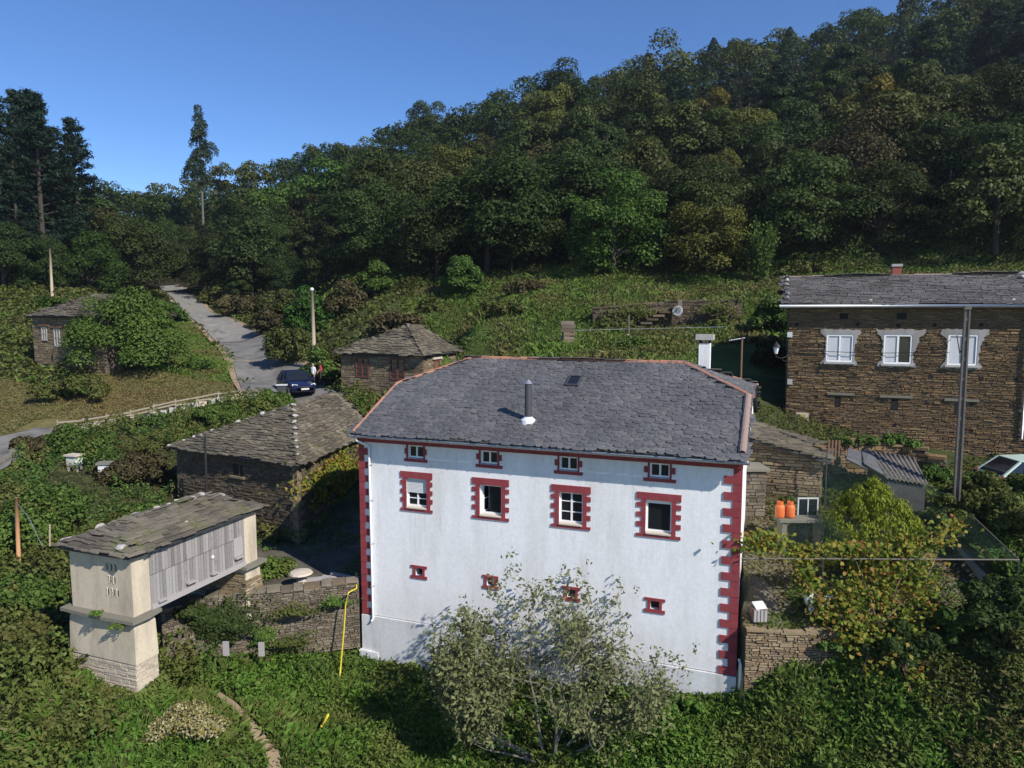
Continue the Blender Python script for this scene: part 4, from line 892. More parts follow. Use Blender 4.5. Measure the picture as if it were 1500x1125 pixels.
# ivy grown ruin on the left ---------------------------------------------
ra, rb_, = at(37, 463, 52), at(150, 464, 48.6); ra.z = rb_.z = (ra.z + rb_.z) / 2; d_ = (rb_ - ra); d_.normalize(); bk_ = Vector((-d_.y, d_.x, 0)); rc, rd = rb_ + bk_ * 6, ra + bk_ * 6
h3 = thing('ruined_house', Vector((ra.x, ra.y, 8.5)), 'old stone house half swallowed by ivy on the left bank', 'house')
fp_ = inset([ra, rb_, rc, rd], .3); core(h3, fp_, 6.5, ra.z - .05); cen = sum(fp_, Vector()) / 4; a_, b_ = fp_[0], fp_[1]; u1 = d_; n1 = outn(a_, b_, cen); w1 = (b_ - a_).length
P1 = [(1.0, 1.6, ra.z - 1.75, ra.z - .75), (2.35, 3.0, ra.z - 2.15, ra.z - .85), (1.85, 2.1, ra.z - 3.2, ra.z - 2.8), (3.3, 3.6, ra.z - 3.25, ra.z - 2.75)]
mb = MB(); stone_skin(mb, a_, u1, n1, w1, 7.6, ra.z - .05, P1, .34, .12, .05, random.Random(71)); so = mb.build('stonework', 'stone_tan', h3); so['kind'] = 'stuff'
for op in P1[:2]: flatwin(h3, a_, u1, n1, op, 'old_wood', 1, 1, .09, .07)
for op in P1[2:]:
    b = MB(); b.box(a_ + u1 * ((op[0] + op[1]) / 2) + Z * ((op[2] + op[3]) / 2) + n1 * .0, (op[1] - op[0], .03, op[3] - op[2]), u1); b.build('opening', 'dark_inside', h3)
for op in P1[:2]:
    b = MB(); b.box(a_ + u1 * ((op[0] + op[1]) / 2) + Z * (op[3] + .10) + n1 * .05, (1.1, .14, .12), u1); b.build('lintel', 'brown_wood', h3)
hip_roof(h3, ra, rb_, rc, rd, (ra + rb_) / 2 + bk_ * 2.4 + Z * 1.5, (ra + rb_) / 2 + bk_ * 4 + Z * 1.5, 'slate_lichen', .45, .2, 75)

# stone house on the right -------------------------------------------------
ql = at(1153, 447, 33.0); ZR = ql.z; qL = 10.2
q0 = Vector((ql.x, ql.y, 0)) + U * .12 + V * .35
hr = thing('farmhouse', q0 + Z * 7.8, 'long brown stone farmhouse with cemented window surrounds above the yard', 'house')
core(hr, [q0, q0 + U * qL, q0 + U * qL + V * 7, q0 + V * 7], 6.2, ZR + .02)
wins = [(1231, 490, 530), (1316, 490, 533), (1411, 490, 535)]
def on_wall(px, py):
    d = at(px, py, 30) - Vector((0, 0, CAMZ)); c = Vector((0, 0, CAMZ)); t = (W2(q0, 0) - W2(c, 0)).dot(V) / d.dot(V); p = c + d * t; return (p - q0).dot(U), p.z
OPR = []
for px, y0, y1 in wins: s, zt = on_wall(px, y0); _, z0 = on_wall(px, y1); OPR.append((s - .56, s + .56, z0, zt))
HOL = []
for px, py, w, h in ((1227, 588, .24, .46), (1310, 592, .28, .48), (1236, 463, .34, .26), (1321, 463, .38, .28), (1402, 600, .24, .40)): s, z = on_wall(px, py); HOL.append((s - w / 2, s + w / 2, z - h / 2, z + h / 2))
PUT = [(1163, 505), (1200, 507), (1256, 475), (1167, 475), (1316, 477), (1369, 476), (1365, 511), (1437, 476), (1167, 545), (1197, 545), (1252, 549), (1363, 553), (1437, 555), (1195, 582), (1247, 585), (1292, 588), (1357, 591), (1423, 593), (1487, 556), (1206, 616), (1310, 623), (1422, 631), (1487, 512), (1482, 594)]
for px, py in PUT: s, z = on_wall(px, py); HOL.append((s - .075, s + .075, z - .07, z + .07))
mb = MB(); stone_skin(mb, q0, U, -V, qL, 6.6, ZR - .02, OPR + HOL, .27, .062, .055, random.Random(91)); stone_skin(mb, q0 + V * 7, -V, -U, 7, 7, ZR - .02, [], .4, .11, .05, random.Random(92))
so = mb.build('stonework', 'stone_brown', hr); so['kind'] = 'stuff'
for op in HOL:
    b = MB(); b.box(q0 + U * ((op[0] + op[1]) / 2) + Z * ((op[2] + op[3]) / 2) - V * .005, (op[1] - op[0], .03, op[3] - op[2]), U)
    b.build('putlog_hole' if op[1] - op[0] < .2 else 'vent_opening', 'dark_inside', hr)
rg = random.Random(5)
for i, op in enumerate(OPR):
    a, c, e_, g_ = op; P = lambda s, z, d: q0 + U * s + Z * z - V * d
    # ragged cement patch round the window, as a ring of rough edged pieces
    out = []; cx, cz = (a + c) / 2, (e_ + g_) / 2; ww = [.0, .22, .12][i]; ht = (g_ - e_) / 2; mk = [(-.80 - ww * .3, ht + .22), (-.3, ht + .24), (.45, ht + .23), (.80 + ww, ht + .22), (.82 + ww, ht + .08), (.72 + ww * .6, ht - .02), (.63 + ww * .5, .2), (.62, -.2), (.64, -ht + .06), (.74, -ht - .04), (.72, -ht - .14), (.2, -ht - .15), (-.4, -ht - .16), (-.78, -ht - .13), (-.76, -ht - .02), (-.62, -ht + .10), (-.60, -.2), (-.61, .2), (-.66, ht - .02), (-.84, ht + .06)]
    ring = []
    for k in range(len(mk)):
        p, q = mk[k], mk[(k + 1) % len(mk)]
        for t in (0, .2, .4, .6, .8): ring.append((cx + p[0] * (1 - t) + q[0] * t + rg.uniform(-.045, .045), cz + p[1] * (1 - t) + q[1] * t + rg.uniform(-.035, .035)))
    # inner ring matched by angle to the opening rectangle
    inn = []
    for s, z in ring:
        dx, dz = s - cx, z - cz; k = min((c - a) / 2 / (abs(dx) + 1e-6), (g_ - e_) / 2 / (abs(dz) + 1e-6)); inn.append((cx + dx * k, cz + dz * k))
    b = MB(); n_ = len(ring); vs = [P(s, z, .062) for s, z in ring] + [P(s, z, .066) for s, z in inn] + [P(s, z, -.02) for s, z in ring] + [P(s, z, -.10) for s, z in inn]
    fs = []
    for k in range(n_): k2 = (k + 1) % n_; fs += [(k, k2, n_ + k2, n_ + k), (2 * n_ + k, 2 * n_ + k2, k2, k), (n_ + k, n_ + k2, 3 * n_ + k2, 3 * n_ + k)]
    b.add(vs, fs).build('cement_surround', 'grey_render', hr)
    w = flatwin(hr, q0 + V * .0, U, -V, (a, c, e_, g_), 'pvc_white', 1, 0, .075, .05, 'glass_dark' )
    if i != 1:
        for (sa, sb_) in ((a + .09, cx - .05), (cx + .05, c - .09)):
            b = MB(); b.box(P((sa + sb_) / 2, cz, .012), (sb_ - sa, .008, g_ - e_ - .18), U); b.build('curtain', 'curtain', w)
    else:
        b = MB(); b.box(P((a + .09 + cx - .05) / 2, cz, .012), (cx - a - .14, .008, g_ - e_ - .18), U); b.build('curtain', 'curtain', w)
    b = MB(); b.box(P(cx, e_ - .05, .09), (1.28, .16, .07), U); b.build('sill', 'cement', w)
for px, py, l in ((1231, 577, 1.1), (1312, 581, 1.3), (1408, 586, 1.3)):
    s, z = on_wall(px, py); b = MB(); b.box(q0 + U * s + Z * z - V * .04, (l, .12, .10), U); b.build('lintel', 'stone_ledge', hr)
b = MB()
s, z = on_wall(1175, 611); b.box(q0 + U * s + Z * z - V * .035, (.55, .08, .42), U); bx_ = b.build('niche_patch', 'stone_sill', hr)
b = MB(); b.box(q0 + U * s + Z * z - V * .09, (.30, .06, .28), U); b.build('meter_box', 'olive_paint', hr) if False else None
surf('olive_paint', [(.30, .28, .09), (.36, .33, .12)], 6, .6, 0); b.build('meter_box', 'olive_paint', hr)
# roof of the farmhouse
def qp(s, t, z): return q0 + U * s + V * t + Z * z
RT2 = .36; fr_ = [qp(-.3, -.4, ZR), qp(qL + .3, -.4, ZR), qp(qL + .3, 3.5, ZR + 3.9 * RT2), qp(-.3, 3.5, ZR + 3.9 * RT2)]; bk2 = [qp(qL + .3, 7.4, ZR), qp(-.3, 7.4, ZR), fr_[3], fr_[2]]
b = MB(); slab(b, fr_, .1); slab(b, bk2, .1); rf = b.build('roof', 'slate_deck', hr)
slates(fr_, 'slate', 'slate_grey', rf, .40, .20, 95, thick=.022, pointed=False, overhang=.05) if False else None
piecemat('slate_grey', [(0.085, 0.08, 0.078), (0.12, 0.112, 0.108), (0.15, 0.14, 0.132), (0.105, 0.095, 0.09)], (0.17, 0.16, 0.13), 1.2, .6, .8, .7, 25, .5, .3, (.5, (.8, .8, .8), (1.15, 1.15, 1.15)))
slates(fr_, 'slate', 'slate_grey', rf, .40, .20, 95, individuals=0, thick=.022, pointed=False, overhang=.05); slates(bk2, 'slate', 'slate_grey', rf, .5, .4, 96, thick=.02, pointed=False)
b = MB(); b.add([qp(-.0, 0, ZR), qp(0, 7, ZR), qp(0, 3.5, ZR + 3.9 * RT2 - .1)], [(0, 1, 2)]); b.add([qp(qL, 0, ZR), qp(qL, 7, ZR), qp(qL, 3.5, ZR + 3.9 * RT2 - .1)], [(0, 1, 2)]); b.build('gable', 'stone_brown', hr)
ridge_tiles(qp(-.3, 3.5, ZR + 3.9 * RT2), qp(qL + .3, 3.5, ZR + 3.9 * RT2), rf, 'terracotta_old', seed=9, r=.10, ln=.45)
b = MB(); b.tube([qp(-.45, -.47, ZR - .05), qp(qL + .4, -.47, ZR - .05)], .075, 8); b.build('gutter', 'zinc', hr, smooth=True)
b = MB(); b.tube([qp(9.35, -.45, ZR - .1), qp(9.35, -.14, ZR - .4), qp(9.35, -.12, 7.6)], .05, 8); b.build('downpipe', 'zinc', hr, smooth=True)
for k in range(6): rock(qp(-.12, .2 + k * .62, ZR + .12 + (.6 + k * .62) * RT2), .19, 'white stone in the row along the left edge of the farmhouse roof', 'white stones along the left roof edge', seed=k + 120)
for k in range(6): rock(qp(9.75, .2 + k * .62, ZR + .12 + (.6 + k * .62) * RT2), .19, 'white stone in the row along the right edge of the farmhouse roof', 'white stones along the right roof edge', seed=k + 140)
s, _ = on_wall(1274, 446); rock(qp(s, -.1, ZR + .2), .17, 'single white stone low on the farmhouse roof above the gutter', None, seed=161)
s, _ = on_wall(1487, 444); rock(qp(s - .1, -.1, ZR + .2), .16, 'white stone low on the farmhouse roof near its right end', None, seed=163)
pc = at(1313, 401, 37.2); cb = MB(); cb.box(pc + Z * -.1, (.42, .42, .9), U); ch = cb.build('chimney', 'chimney_red', hr) if False else None
surf('chimney_red', [(.24, .06, .05), (.32, .10, .08)], 5, .8, .3); ch = cb.build('chimney', 'chimney_red', rf); cb = MB(); cb.box(pc + Z * .42, (.5, .5, .13), U); cb.build('chimney_cap', 'cement', rf)
# street lamp on a bracket at the farmhouse corner
lp = at(1137, 511, 32.3); la = thing('wall_lantern', lp, 'white lantern on a wall bracket at the left corner of the farmhouse', 'lamp')
b = MB(); b.lathe(lp - Z * .22, [(.07, 0), (.13, .26), (.13, .30)], 8); b.build('lamp_glass', 'lamp_glass', la); b = MB(); b.lathe(lp + Z * .08, [(.19, 0), (.13, .12), (.04, .20), (.03, .26)], 8); b.build('lamp_cap', 'black_metal', la)
b = MB(); cq = q0 + U * .02 + Z * (lp.z - .36); b.tube([cq, (cq + lp) / 2 - Z * .28, lp - Z * .36, lp - Z * .2], .022, 6); b.tube([cq - Z * .3, (cq + lp) / 2 - Z * .36], .018, 6); b.build('bracket', 'black_metal', la)
# small things on the farmhouse wall
for px, py, nm in ((1157, 490, 'cable_box'), (1157, 559, 'cable_box')):
    s, z = on_wall(px, py); b = MB(); b.box(q0 + U * s + Z * z - V * .08, (.22, .14, .24), U); b.build(nm, 'white_plastic' if py < 500 else 'cement', hr)

# annexe between the two houses ----------------------------------------------
a0 = Vector((8.75, 26.4, 0)); aL = 2.62; an = thing('lean_to', a0 + Z * 5, 'low tan stone lean-to with a single slate slope between the white house and farmhouse', 'outbuilding')
def ap(s, t, z): return a0 + U * s + V * t + Z * z
zl, zr2 = at(1092, 640, 26.3).z, at(1213, 672, 25.5).z
b = MB(); b.prism([ap(0, 0, 3.5), ap(aL, 0, 3.5), ap(aL, 3.6, 3.5), ap(0, 3.6, 3.5)], [ap(0, 0, zl - .06), ap(aL, 0, zr2 - .06), ap(aL, 3.6, zr2 - .06), ap(0, 3.6, zl - .06)]); b.build('wall', 'mortar', an)
mb = MB(); stone_skin(mb, a0, U, -V, aL, 3.9, lambda s: zl + (zr2 - zl) * s / aL - .07, [], .32, .11, .05, random.Random(101)); stone_skin(mb, a0 + U * aL, V, U, 3.6, 3.9, zr2 - .07, [], .32, .11, .05, random.Random(102)); so = mb.build('stonework', 'stone_tan', an); so['kind'] = 'stuff'
pl_ = [ap(aL + .3, 3.7, zr2 - .06), ap(aL + .3, -.28, zr2 - .06), ap(-.1, -.28, zl + .03), ap(-.1, 3.7, zl + .03)]
b = MB(); slab(b, pl_, .08); rf = b.build('roof', 'slate_deck', an); slates([pl_[1], pl_[0], pl_[3], pl_[2]], 'slate', 'slate_lichen', rf, .45, .25, 104, thick=.03, pointed=False, ragged=.5)
bp = at(1102, 760, 25.0); mb = MB(); ub = Vector((1, 0, 0)); o_ = Vector((bp.x - .42, bp.y, 0)); zt_ = at(1102, 690, 25).z
b = MB(); b.prism([o_ + v + Z * 3.6 for v in (Vector((0, 0, 0)), Vector((.84, 0, 0)), Vector((.84, .9, 0)), Vector((0, .9, 0)))], [o_ + v + Z * zt_ for v in (Vector((0, 0, 0)), Vector((.84, 0, 0)), Vector((.84, .9, 0)), Vector((0, .9, 0)))]); b.build('buttress', 'mortar', an)
stone_skin(mb, o_, ub, Vector((0, -1, 0)), .84, 3.7, zt_, [], .36, .13, .05, random.Random(105)); stone_skin(mb, o_ + ub * .84, Vector((0, 1, 0)), ub, .9, 3.7, zt_, [], .36, .13, .05, random.Random(106)); so = mb.build('buttress_stonework', 'stone_grey', an); so['kind'] = 'stuff'
b = MB(); b.box(o_ + Vector((.42, .42, zt_ + .06)), (1.05, 1.15, .10)); b.build('cap_slab', 'stone_ledge', an)

# walls ------------------------------------------------------------------------
def dry_wall(name, pts, z0, z1, th, mat, label, seed, ln=.34, ch=.13, parts=0, capmat=None, cat='wall', batter=0.0):
    """free standing / retaining wall along pts; z0,z1 lists. The first 'parts' stones (those nearest) are separate"""
    root = thing(name, Vector((pts[0].x, pts[0].y, min(z0))), label, cat); mb = MB(); rg = random.Random(seed)
    cb = MB()
    for i in range(len(pts) - 1):
        a, b = W2(pts[i], 0), W2(pts[i + 1], 0); u = (b - a).normalized(); n = Vector((u.y, -u.x, 0)); L = (b - a).length
        cb.prism([a + Z * z0[i], b + Z * z0[i + 1], b - n * th + Z * z0[i + 1], a - n * th + Z * z0[i]], [a + Z * (z1[i] - .03), b + Z * (z1[i + 1] - .03), b - n * th + Z * (z1[i + 1] - .03), a - n * th + Z * (z1[i] - .03)])
        stone_skin(mb, a, u, n, L, min(z0[i], z0[i + 1]), lambda s, i=i, L=L: z1[i] + (z1[i + 1] - z1[i]) * s / L, [], ln, ch, .07, rg, batter=batter)
        s = 0
        while s < L - .1:       # coping of rough flat stones
            l = rg.uniform(.35, .75); l = min(l, L - s); zt = z1[i] + (z1[i + 1] - z1[i]) * (s + l / 2) / L
            q = MB(); q.box(a + u * (s + l / 2) - n * (th / 2 - rg.uniform(0, .1)) + Z * (zt + rg.uniform(-.02, .05)), (l * .96, th * rg.uniform(.9, 1.2), rg.uniform(.06, .12)), u); q.build('coping_stone', capmat or mat, root); s += l
    cb.build('core', 'mortar', root)
    nf = len(mb.f) // 5; cam_ = Vector((0, 0, CAMZ))
    order = sorted(range(nf), key=lambda k: (Vector(mb.v[k * 8]) - cam_).length) if parts else []
    sep = set(order[:parts]); rest = MB()
    F5 = [(0, 1, 2, 3), (4, 5, 1, 0), (5, 6, 2, 1), (6, 7, 3, 2), (7, 4, 0, 3)]
    for k in range(nf):
        vs = mb.v[k * 8:k * 8 + 8]
        if k in sep: MB().add(vs, F5).build('stone', mat, root)
        else: rest.add(vs, F5)
    if rest.v: so = rest.build('stonework', mat, root); so['kind'] = 'stuff'
    return root
dry_wall('retaining_wall', [at(236, 905, 23.0), at(300, 890, 23.9), at(430, 875, 24.8), Vector((-5.62, 25.42, 0))], [.6, .7, .8, .6], [3.0, 3.15, 3.05, 3.1], .5, 'stone_grey', 'long grey rubble retaining wall from the granary to the white house corner', 7, parts=250, ln=.20, ch=.08)
dry_wall('retaining_wall', [Vector((6.98, 20.55, 0)), Vector((9.2, 20.4, 0)), Vector((11.4, 20.5, 0)), Vector((15.2, 20.5, 0))], [.7, .9, 1.0, 2.2], [3.50, 3.48, 3.48, 3.5], .5, 'stone_tan', 'crumbling tan rubble wall holding up the netted yard right of the white house', 8, parts=250, ln=.20, ch=.08)
tw = [at(868, 478, 47.5), at(990, 476, 47.0), at(1086, 470, 46.5)]
twr = dry_wall('terrace_wall', tw, [11.2, 11.4, 11.6], [at(868, 452, 47.5).z, at(990, 441, 47).z, at(1086, 439, 46.5).z], .6, 'stone_terr' if False else 'stone_barn', 'old stone terrace wall with steps on the green slope behind the white house', 9, ln=.30, ch=.09)
for k in range(6):
    p = at(928 + k * 9, 484 - k * 5.4, 46.7); b = MB(); b.box(p, (.75, .5, .14), (1, 0, 0)); b.build('step', 'stone_barn', twr)
dry_wall('low_wall', [at(838, 520, 41), at(880, 517, 40.7), at(948, 518, 40)], [9.6, 9.6, 9.6], [at(838, 509, 41).z, at(880, 509, 40.7).z, at(948, 510, 40).z], .4, 'stone_barn', 'low broken stone wall just above the ridge of the white house', 10, ln=.4, ch=.16)
# kerb of rough slabs beside the track, lower left
kr = thing('kerb', at(60, 632, 41), 'dark edge of slate slabs along the grey track at the far left', 'kerb'); KP = [at(88, 618, 42), at(40, 655, 38.2), at(0, 686, 35), at(-40, 715, 32.5)]; rg = random.Random(3)
for i in range(3):
    a, b_ = KP[i], KP[i + 1]; n_ = max(3, round((b_ - a).length / .8))
    for k in range(n_):
        p = a.lerp(b_, (k + .5) / n_); q = MB(); q.box(Vector((p.x, p.y, gz(p.x, p.y) + .10 + rg.uniform(-.03, .03))), ((b_ - a).length / n_ * .95, .42 * rg.uniform(.8, 1.2), .34), W2(b_ - a, 0)); q.build('slab', 'stone_ledge', kr)
# standing stone pile on the terrace
sp = at(832, 512, 41.5); pr_ = thing('stone_pillar', W2(sp, gz(sp.x, sp.y) - .1), 'rough stone stump at the end of the low broken wall', 'pillar'); rg = random.Random(6)
for k in range(7): b = MB(); b.box(Vector((sp.x + rg.uniform(-.06, .06), sp.y + rg.uniform(-.06, .06), gz(sp.x, sp.y) + .1 + k * .21)), (rg.uniform(.55, .8), .6, .2), (1, rg.uniform(-.3, .3), 0)); b.build('stone', 'stone_grey', pr_)

surf('fence_wood', [(0.17, 0.14, 0.11), (0.27, 0.23, 0.18), (0.21, 0.185, 0.155)], 9, .9, .4, 50, stretch=(3, 3, .4))
# fence -------------------------------------------------------------------------
FP = [at(85, 625, 42), at(150, 612, 43.4), at(220, 596, 45), at(290, 582, 46.6), at(350, 574, 47.6), at(385, 574, 47.2), at(425, 578, 46.6)]
fe = thing('wooden_fence', W2(FP[0], gz(FP[0].x, FP[0].y)), 'low pale wooden post and rail fence along the dry grass', 'fence'); tops = []; rgk = random.Random(8)
tot = [0]
for i in range(len(FP) - 1): tot.append(tot[-1] + (W2(FP[i + 1], 0) - W2(FP[i], 0)).length)
nf_ = round(tot[-1] / 1.25)
for k in range(nf_ + 1):
    d = tot[-1] * k / nf_; i = max(j for j in range(len(tot)) if tot[j] <= d + 1e-6); i = min(i, len(FP) - 2); p = FP[i].lerp(FP[i + 1], (d - tot[i]) / (tot[i + 1] - tot[i])); z0 = gz(p.x, p.y)
    b = MB(); b.tube([Vector((p.x, p.y, z0 - .2)), Vector((p.x + random.uniform(-.06, .06), p.y, z0 + random.uniform(.52, .68)))], [.065, .055], 8); b.build('post', 'fence_wood', fe); tops.append(Vector((p.x, p.y, z0)))
for k in range(len(tops) - 1):
    for h in (.24, .48): b = MB(); polybar(b, tops[k] + Z * (h + random.uniform(-.04, .04)) - Vector((0, .07, 0)), tops[k + 1] + Z * (h + random.uniform(-.05, .05)) - Vector((0, .07, 0)), .05, .085); b.build('rail', 'fence_wood', fe)

ks = thing('stone_edging', W2(FP[0], gz(FP[0].x, FP[0].y)), 'line of low pale stones along the foot of the wooden fence', 'stone edging')
for i in range(len(FP) - 2):
    a, b_ = FP[i], FP[i + 1]; n_ = max(3, round((b_ - a).length / .6))
    for k in range(n_):
        p = a.lerp(b_, (k + rgk.uniform(.3, .7)) / n_); q = MB(); q.box(Vector((p.x + .1, p.y - .32, gz(p.x, p.y - .3) + rgk.uniform(.0, .12))), (rgk.uniform(.35, .65), rgk.uniform(.25, .4), rgk.uniform(.3, .5)), W2(b_ - a, 0) + Vector((rgk.uniform(-.1, .1), rgk.uniform(-.3, .3), 0)), up=Vector((rgk.uniform(-.1, .1), rgk.uniform(-.1, .1), 1))); q.build('stone', 'stone_sill' if k % 3 == 0 else 'cement', ks)
# poles ----------------------------------------------------------------------------
def pole(px, y0, y1, D, r0, r1, mat, name, label, cat='pole', cap=None):
    p1 = at(px[1], y1, D); p0 = at(px[0], y0, D); root = thing(name, W2(p0), label, cat); b = MB(); b.tube([p0 - Z * .6, p1], [r0, r1], 10); b.build('shaft', mat, root, smooth=True)
    if cap: b = MB(); b.lathe(p1, [(r1 * 1.15, -.02), (r1 * 1.2, .10), (r1 * .6, .18)], 10); b.build('cap', cap, root)
    return root, p0, p1
up1, u0, u1_ = pole((461, 457), 535, 425, 52, .15, .11, 'pole_wood', 'utility_pole', 'tall bleached wooden pole with a white cap beside the road', cap='white_plastic')
wl_a, wl_b = u1_ - Z * .3, at(74, 370, 70); tag(MB().tube([wl_a + (wl_b - wl_a) * (k / 8) - Z * (1.1 * (1 - (k / 4 - 1) ** 2)) for k in range(9)], .016, 4).build('power_cable', 'black_rubber'), 'sagging cable between the two wooden poles above the ruined house', 'cable')
b = MB(); b.lathe(u1_ - Z * .42, [(.07, 0), (.09, .05), (.09, .12), (.05, .16)], 10); b.build('insulator', 'white_plastic', up1)
pole((76, 73), 425, 364, 70, .13, .10, 'pole_wood', 'utility_pole', 'bare wooden pole among the pines above the ivy covered house')
op_, o0, o1 = pole((26, 24), 800, 729, 27, .075, .07, 'orange_wood', 'post', 'stout orange brown post in the brambles at the left edge', 'post'); b = MB(); b.tube([o1 - Z * .2, (o1 + at(60, 780, 26)) / 2 - Z * .1, at(62, 800, 26)], .012, 4); b.build('wire', 'zinc', op_)
tag(MB().tube([at(73, 800, 26) , at(73, 768, 26)], .03, 6).build('stake', 'pole_wood'), 'thin pale stake in the brambles next to the orange post', 'stake')
for i, (px, y0, y1, D, lb) in enumerate(((840, 498, 471, 43, 'pale slender post standing by the stone stump above the ridge'), (921, 490, 462, 44, 'pale slender post in front of the terrace wall steps'))): tag(MB().tube([at(px, y0, D) - Z * .3, at(px, y1, D)], .055, 6).build('post', 'pole_concrete'), lb, 'post')
b = MB(); polybar(b, at(911, 500, 43), at(921, 489, 43.4), .09, .05); tag(b.build('plank', 'old_wood'), 'short pale board leaning at the foot of the post by the steps', 'board')
tag(MB().tube([at(840, 484, 43), at(921, 482, 44), at(1100, 478, 45)], .014, 4).build('fence_wire', 'zinc'), 'thin wire strung between the slender posts on the terrace', 'wire')
# tall concrete pole in front of the farmhouse: H section
c0, c1 = at(1403, 700, 24), at(1417, 453, 24); cpole = thing('concrete_pole', c0, 'tall grey concrete pole standing in front of the farmhouse', 'pole'); c0 = c0 - Z * 1.6
b = MB(); ux = (U * 1).normalized(); vy = V
def sec(p, w, d): return [p - ux * w - vy * d, p + ux * w - vy * d, p + ux * w + vy * d, p - ux * w + vy * d]
for off, w, d in ((-.062, .022, .09), (.062, .022, .09)): b.prism(sec(c0 + ux * off * 1.25, w * 1.3, d * 1.3), sec(c1 + ux * off, w, d))
b.prism(sec(c0 + vy * .0, .06, .07), sec(c1 + vy * .0, .048, .06)); b.build('shaft', 'pole_concrete', cpole)
for k in range(10): p = c0.lerp(c1, (k + 1.5) / 11); b = MB(); b.box(p, (.11, .15, .10), ux); b.build('web', 'pole_concrete', cpole)
b = MB(); b.box(c1 + Z * .05, (.20, .24, .12), ux); b.build('pole_head', 'pole_concrete', cpole)
s, z = on_wall(1400, 505); b = MB(); w0 = c1 - Z * 1.2; w1 = q0 + U * s + Z * (z + .4) - V * .1; b.tube([w0, (w0 + w1) / 2 - Z * .5, w1], .02, 5); tag(b.build('service_cable', 'black_rubber'), 'slack black cable from the concrete pole to the farmhouse wall', 'cable')
s2, z2 = on_wall(1157, 512); s3, z3 = on_wall(1390, 516); b = MB(); b.tube([q0 + U * s2 + Z * z2 - V * .12, q0 + U * ((s2 + s3) / 2) + Z * ((z2 + z3) / 2 - .1) - V * .12, q0 + U * s3 + Z * z3 - V * .12], .013, 5); tag(b.build('wall_cable', 'black_rubber'), 'black cable running along the farmhouse wall below the windows', 'cable')
# antenna mast behind the right end of the white house
m0, m1 = at(1085, 566, 33), at(1087, 496, 33); an_ = thing('antenna_mast', m0, 'rusty antenna mast rising behind the right end of the white house roof', 'antenna'); MBa = MB().tube([m0 - Z * 3, m1 + Z * .05], .045, 6).build('mast', 'rust', an_)
MB().tube([at(1068, 499, 33), at(1091, 495, 33)], .028, 6).build('boom', 'zinc', an_)
for k in range(6): p = at(1069 + k * 4, 498.6 - k * .6, 33); MB().tube([p - Vector((0, .35 - k * .03, 0)), p + Vector((0, .35 - k * .03, 0))], .01, 4).build('element', 'zinc', an_)

# bee hives, staddle stone ---------------------------------------------------
for i, (px, py, D, lb) in enumerate(((110, 690, 36, 'pale greenish bee hive under a stone slab on the left slope, nearest the track'), (155, 694, 35.5, 'white bee hive with a dark lid on the left slope, nearest the barn'))):
    p = at(px, py, D); p.z = gz(p.x, p.y) + .10; hv = thing('bee_hive', p, lb, 'hive', 'bee hives on the slope'); ax = (Vector((1, -.25 + .5 * i, 0))).normalized()
    for dx in (-.22, .22):
        for dy in (-.18, .18): b = MB(); b.box(p + Vector((dx, dy, .0)), (.07, .07, .4), ax); b.build('leg', 'old_wood', hv)
    b = MB(); b.box(p + Z * .42, (.56, .46, .46), ax); b.build('box', 'white_plastic' if i else 'hive_paint', hv) if i else None
    if not i: surf('hive_paint', [(.45, .50, .43), (.55, .58, .50)], 6, .7, .1); b.build('box', 'hive_paint', hv)
    b = MB(); b.box(p + Z * .70, (.74, .62, .08), ax, up=Vector((.12, .0, 1))); b.build('lid', 'stone_sill' if not i else 'stone_ledge', hv)
ss = at(442, 868, 26.0); ss.z = 2.7; st = thing('staddle_stone', ss, 'mushroom shaped stone on the shaded terrace by the white house', 'stone')
b = MB(); b.lathe(ss, [(.22, -.1), (.17, .3), (.14, .45)], 9); b.build('stem', 'stone_sill', st); b = MB(); b.lathe(ss + Z * .45, [(.36, 0), (.44, .06), (.40, .12), (.12, .16)], 11); b.build('cap', 'stone_sill', st)
for k in range(7):
    p = at(440 + k * 11, 880 - (k % 3) * 7, 25.8 + .1 * k); b = MB(); b.box(Vector((p.x, p.y + .5, 2.72 + .06 * (k % 3))), (.9, .16, .05), (1, random.uniform(-.5, .3), random.uniform(-.05, .1))); tag(b.build('board', 'old_wood'), 'weathered board lying in the heap on the shaded terrace', 'board', 'boards heaped on the terrace')
for px, y0, y1, D in ((331, 958, 942, 23.0), (383, 958, 944, 23.6)):
    b = MB(); b.box(at(px, (y0 + y1) / 2, D), (.20, .04, .5), (1, 0, 0)); tag(b.build('board', 'old_wood'), 'short upright grey board at the foot of the grey retaining wall', 'board', 'upright boards under the retaining wall')
# yellow hose
hs0 = [Vector((-5.9, 26.3, 3.1)), at(522, 862, 25.1), at(511, 868, 24.85), at(506, 885, 24.75), at(504, 920, 24.6), at(500, 965, 24.45), at(497, 1002, 24.2)]
tag(MB().tube(hs0, .03, 8).build('yellow_pipe', 'yellow_plastic', smooth=True), 'yellow pipe hanging over the retaining wall beside the white house corner', 'pipe')
hs = [at(481, 1068, 21.6), at(478, 1085, 21.3), at(473, 1112, 20.9)]; tag(MB().tube([W2(p, gz(p.x, p.y) + .42) for p in hs], .042, 8).build('yellow_pipe', 'yellow_plastic', smooth=True), 'short piece of yellow pipe lying in the grass at the bottom', 'pipe')

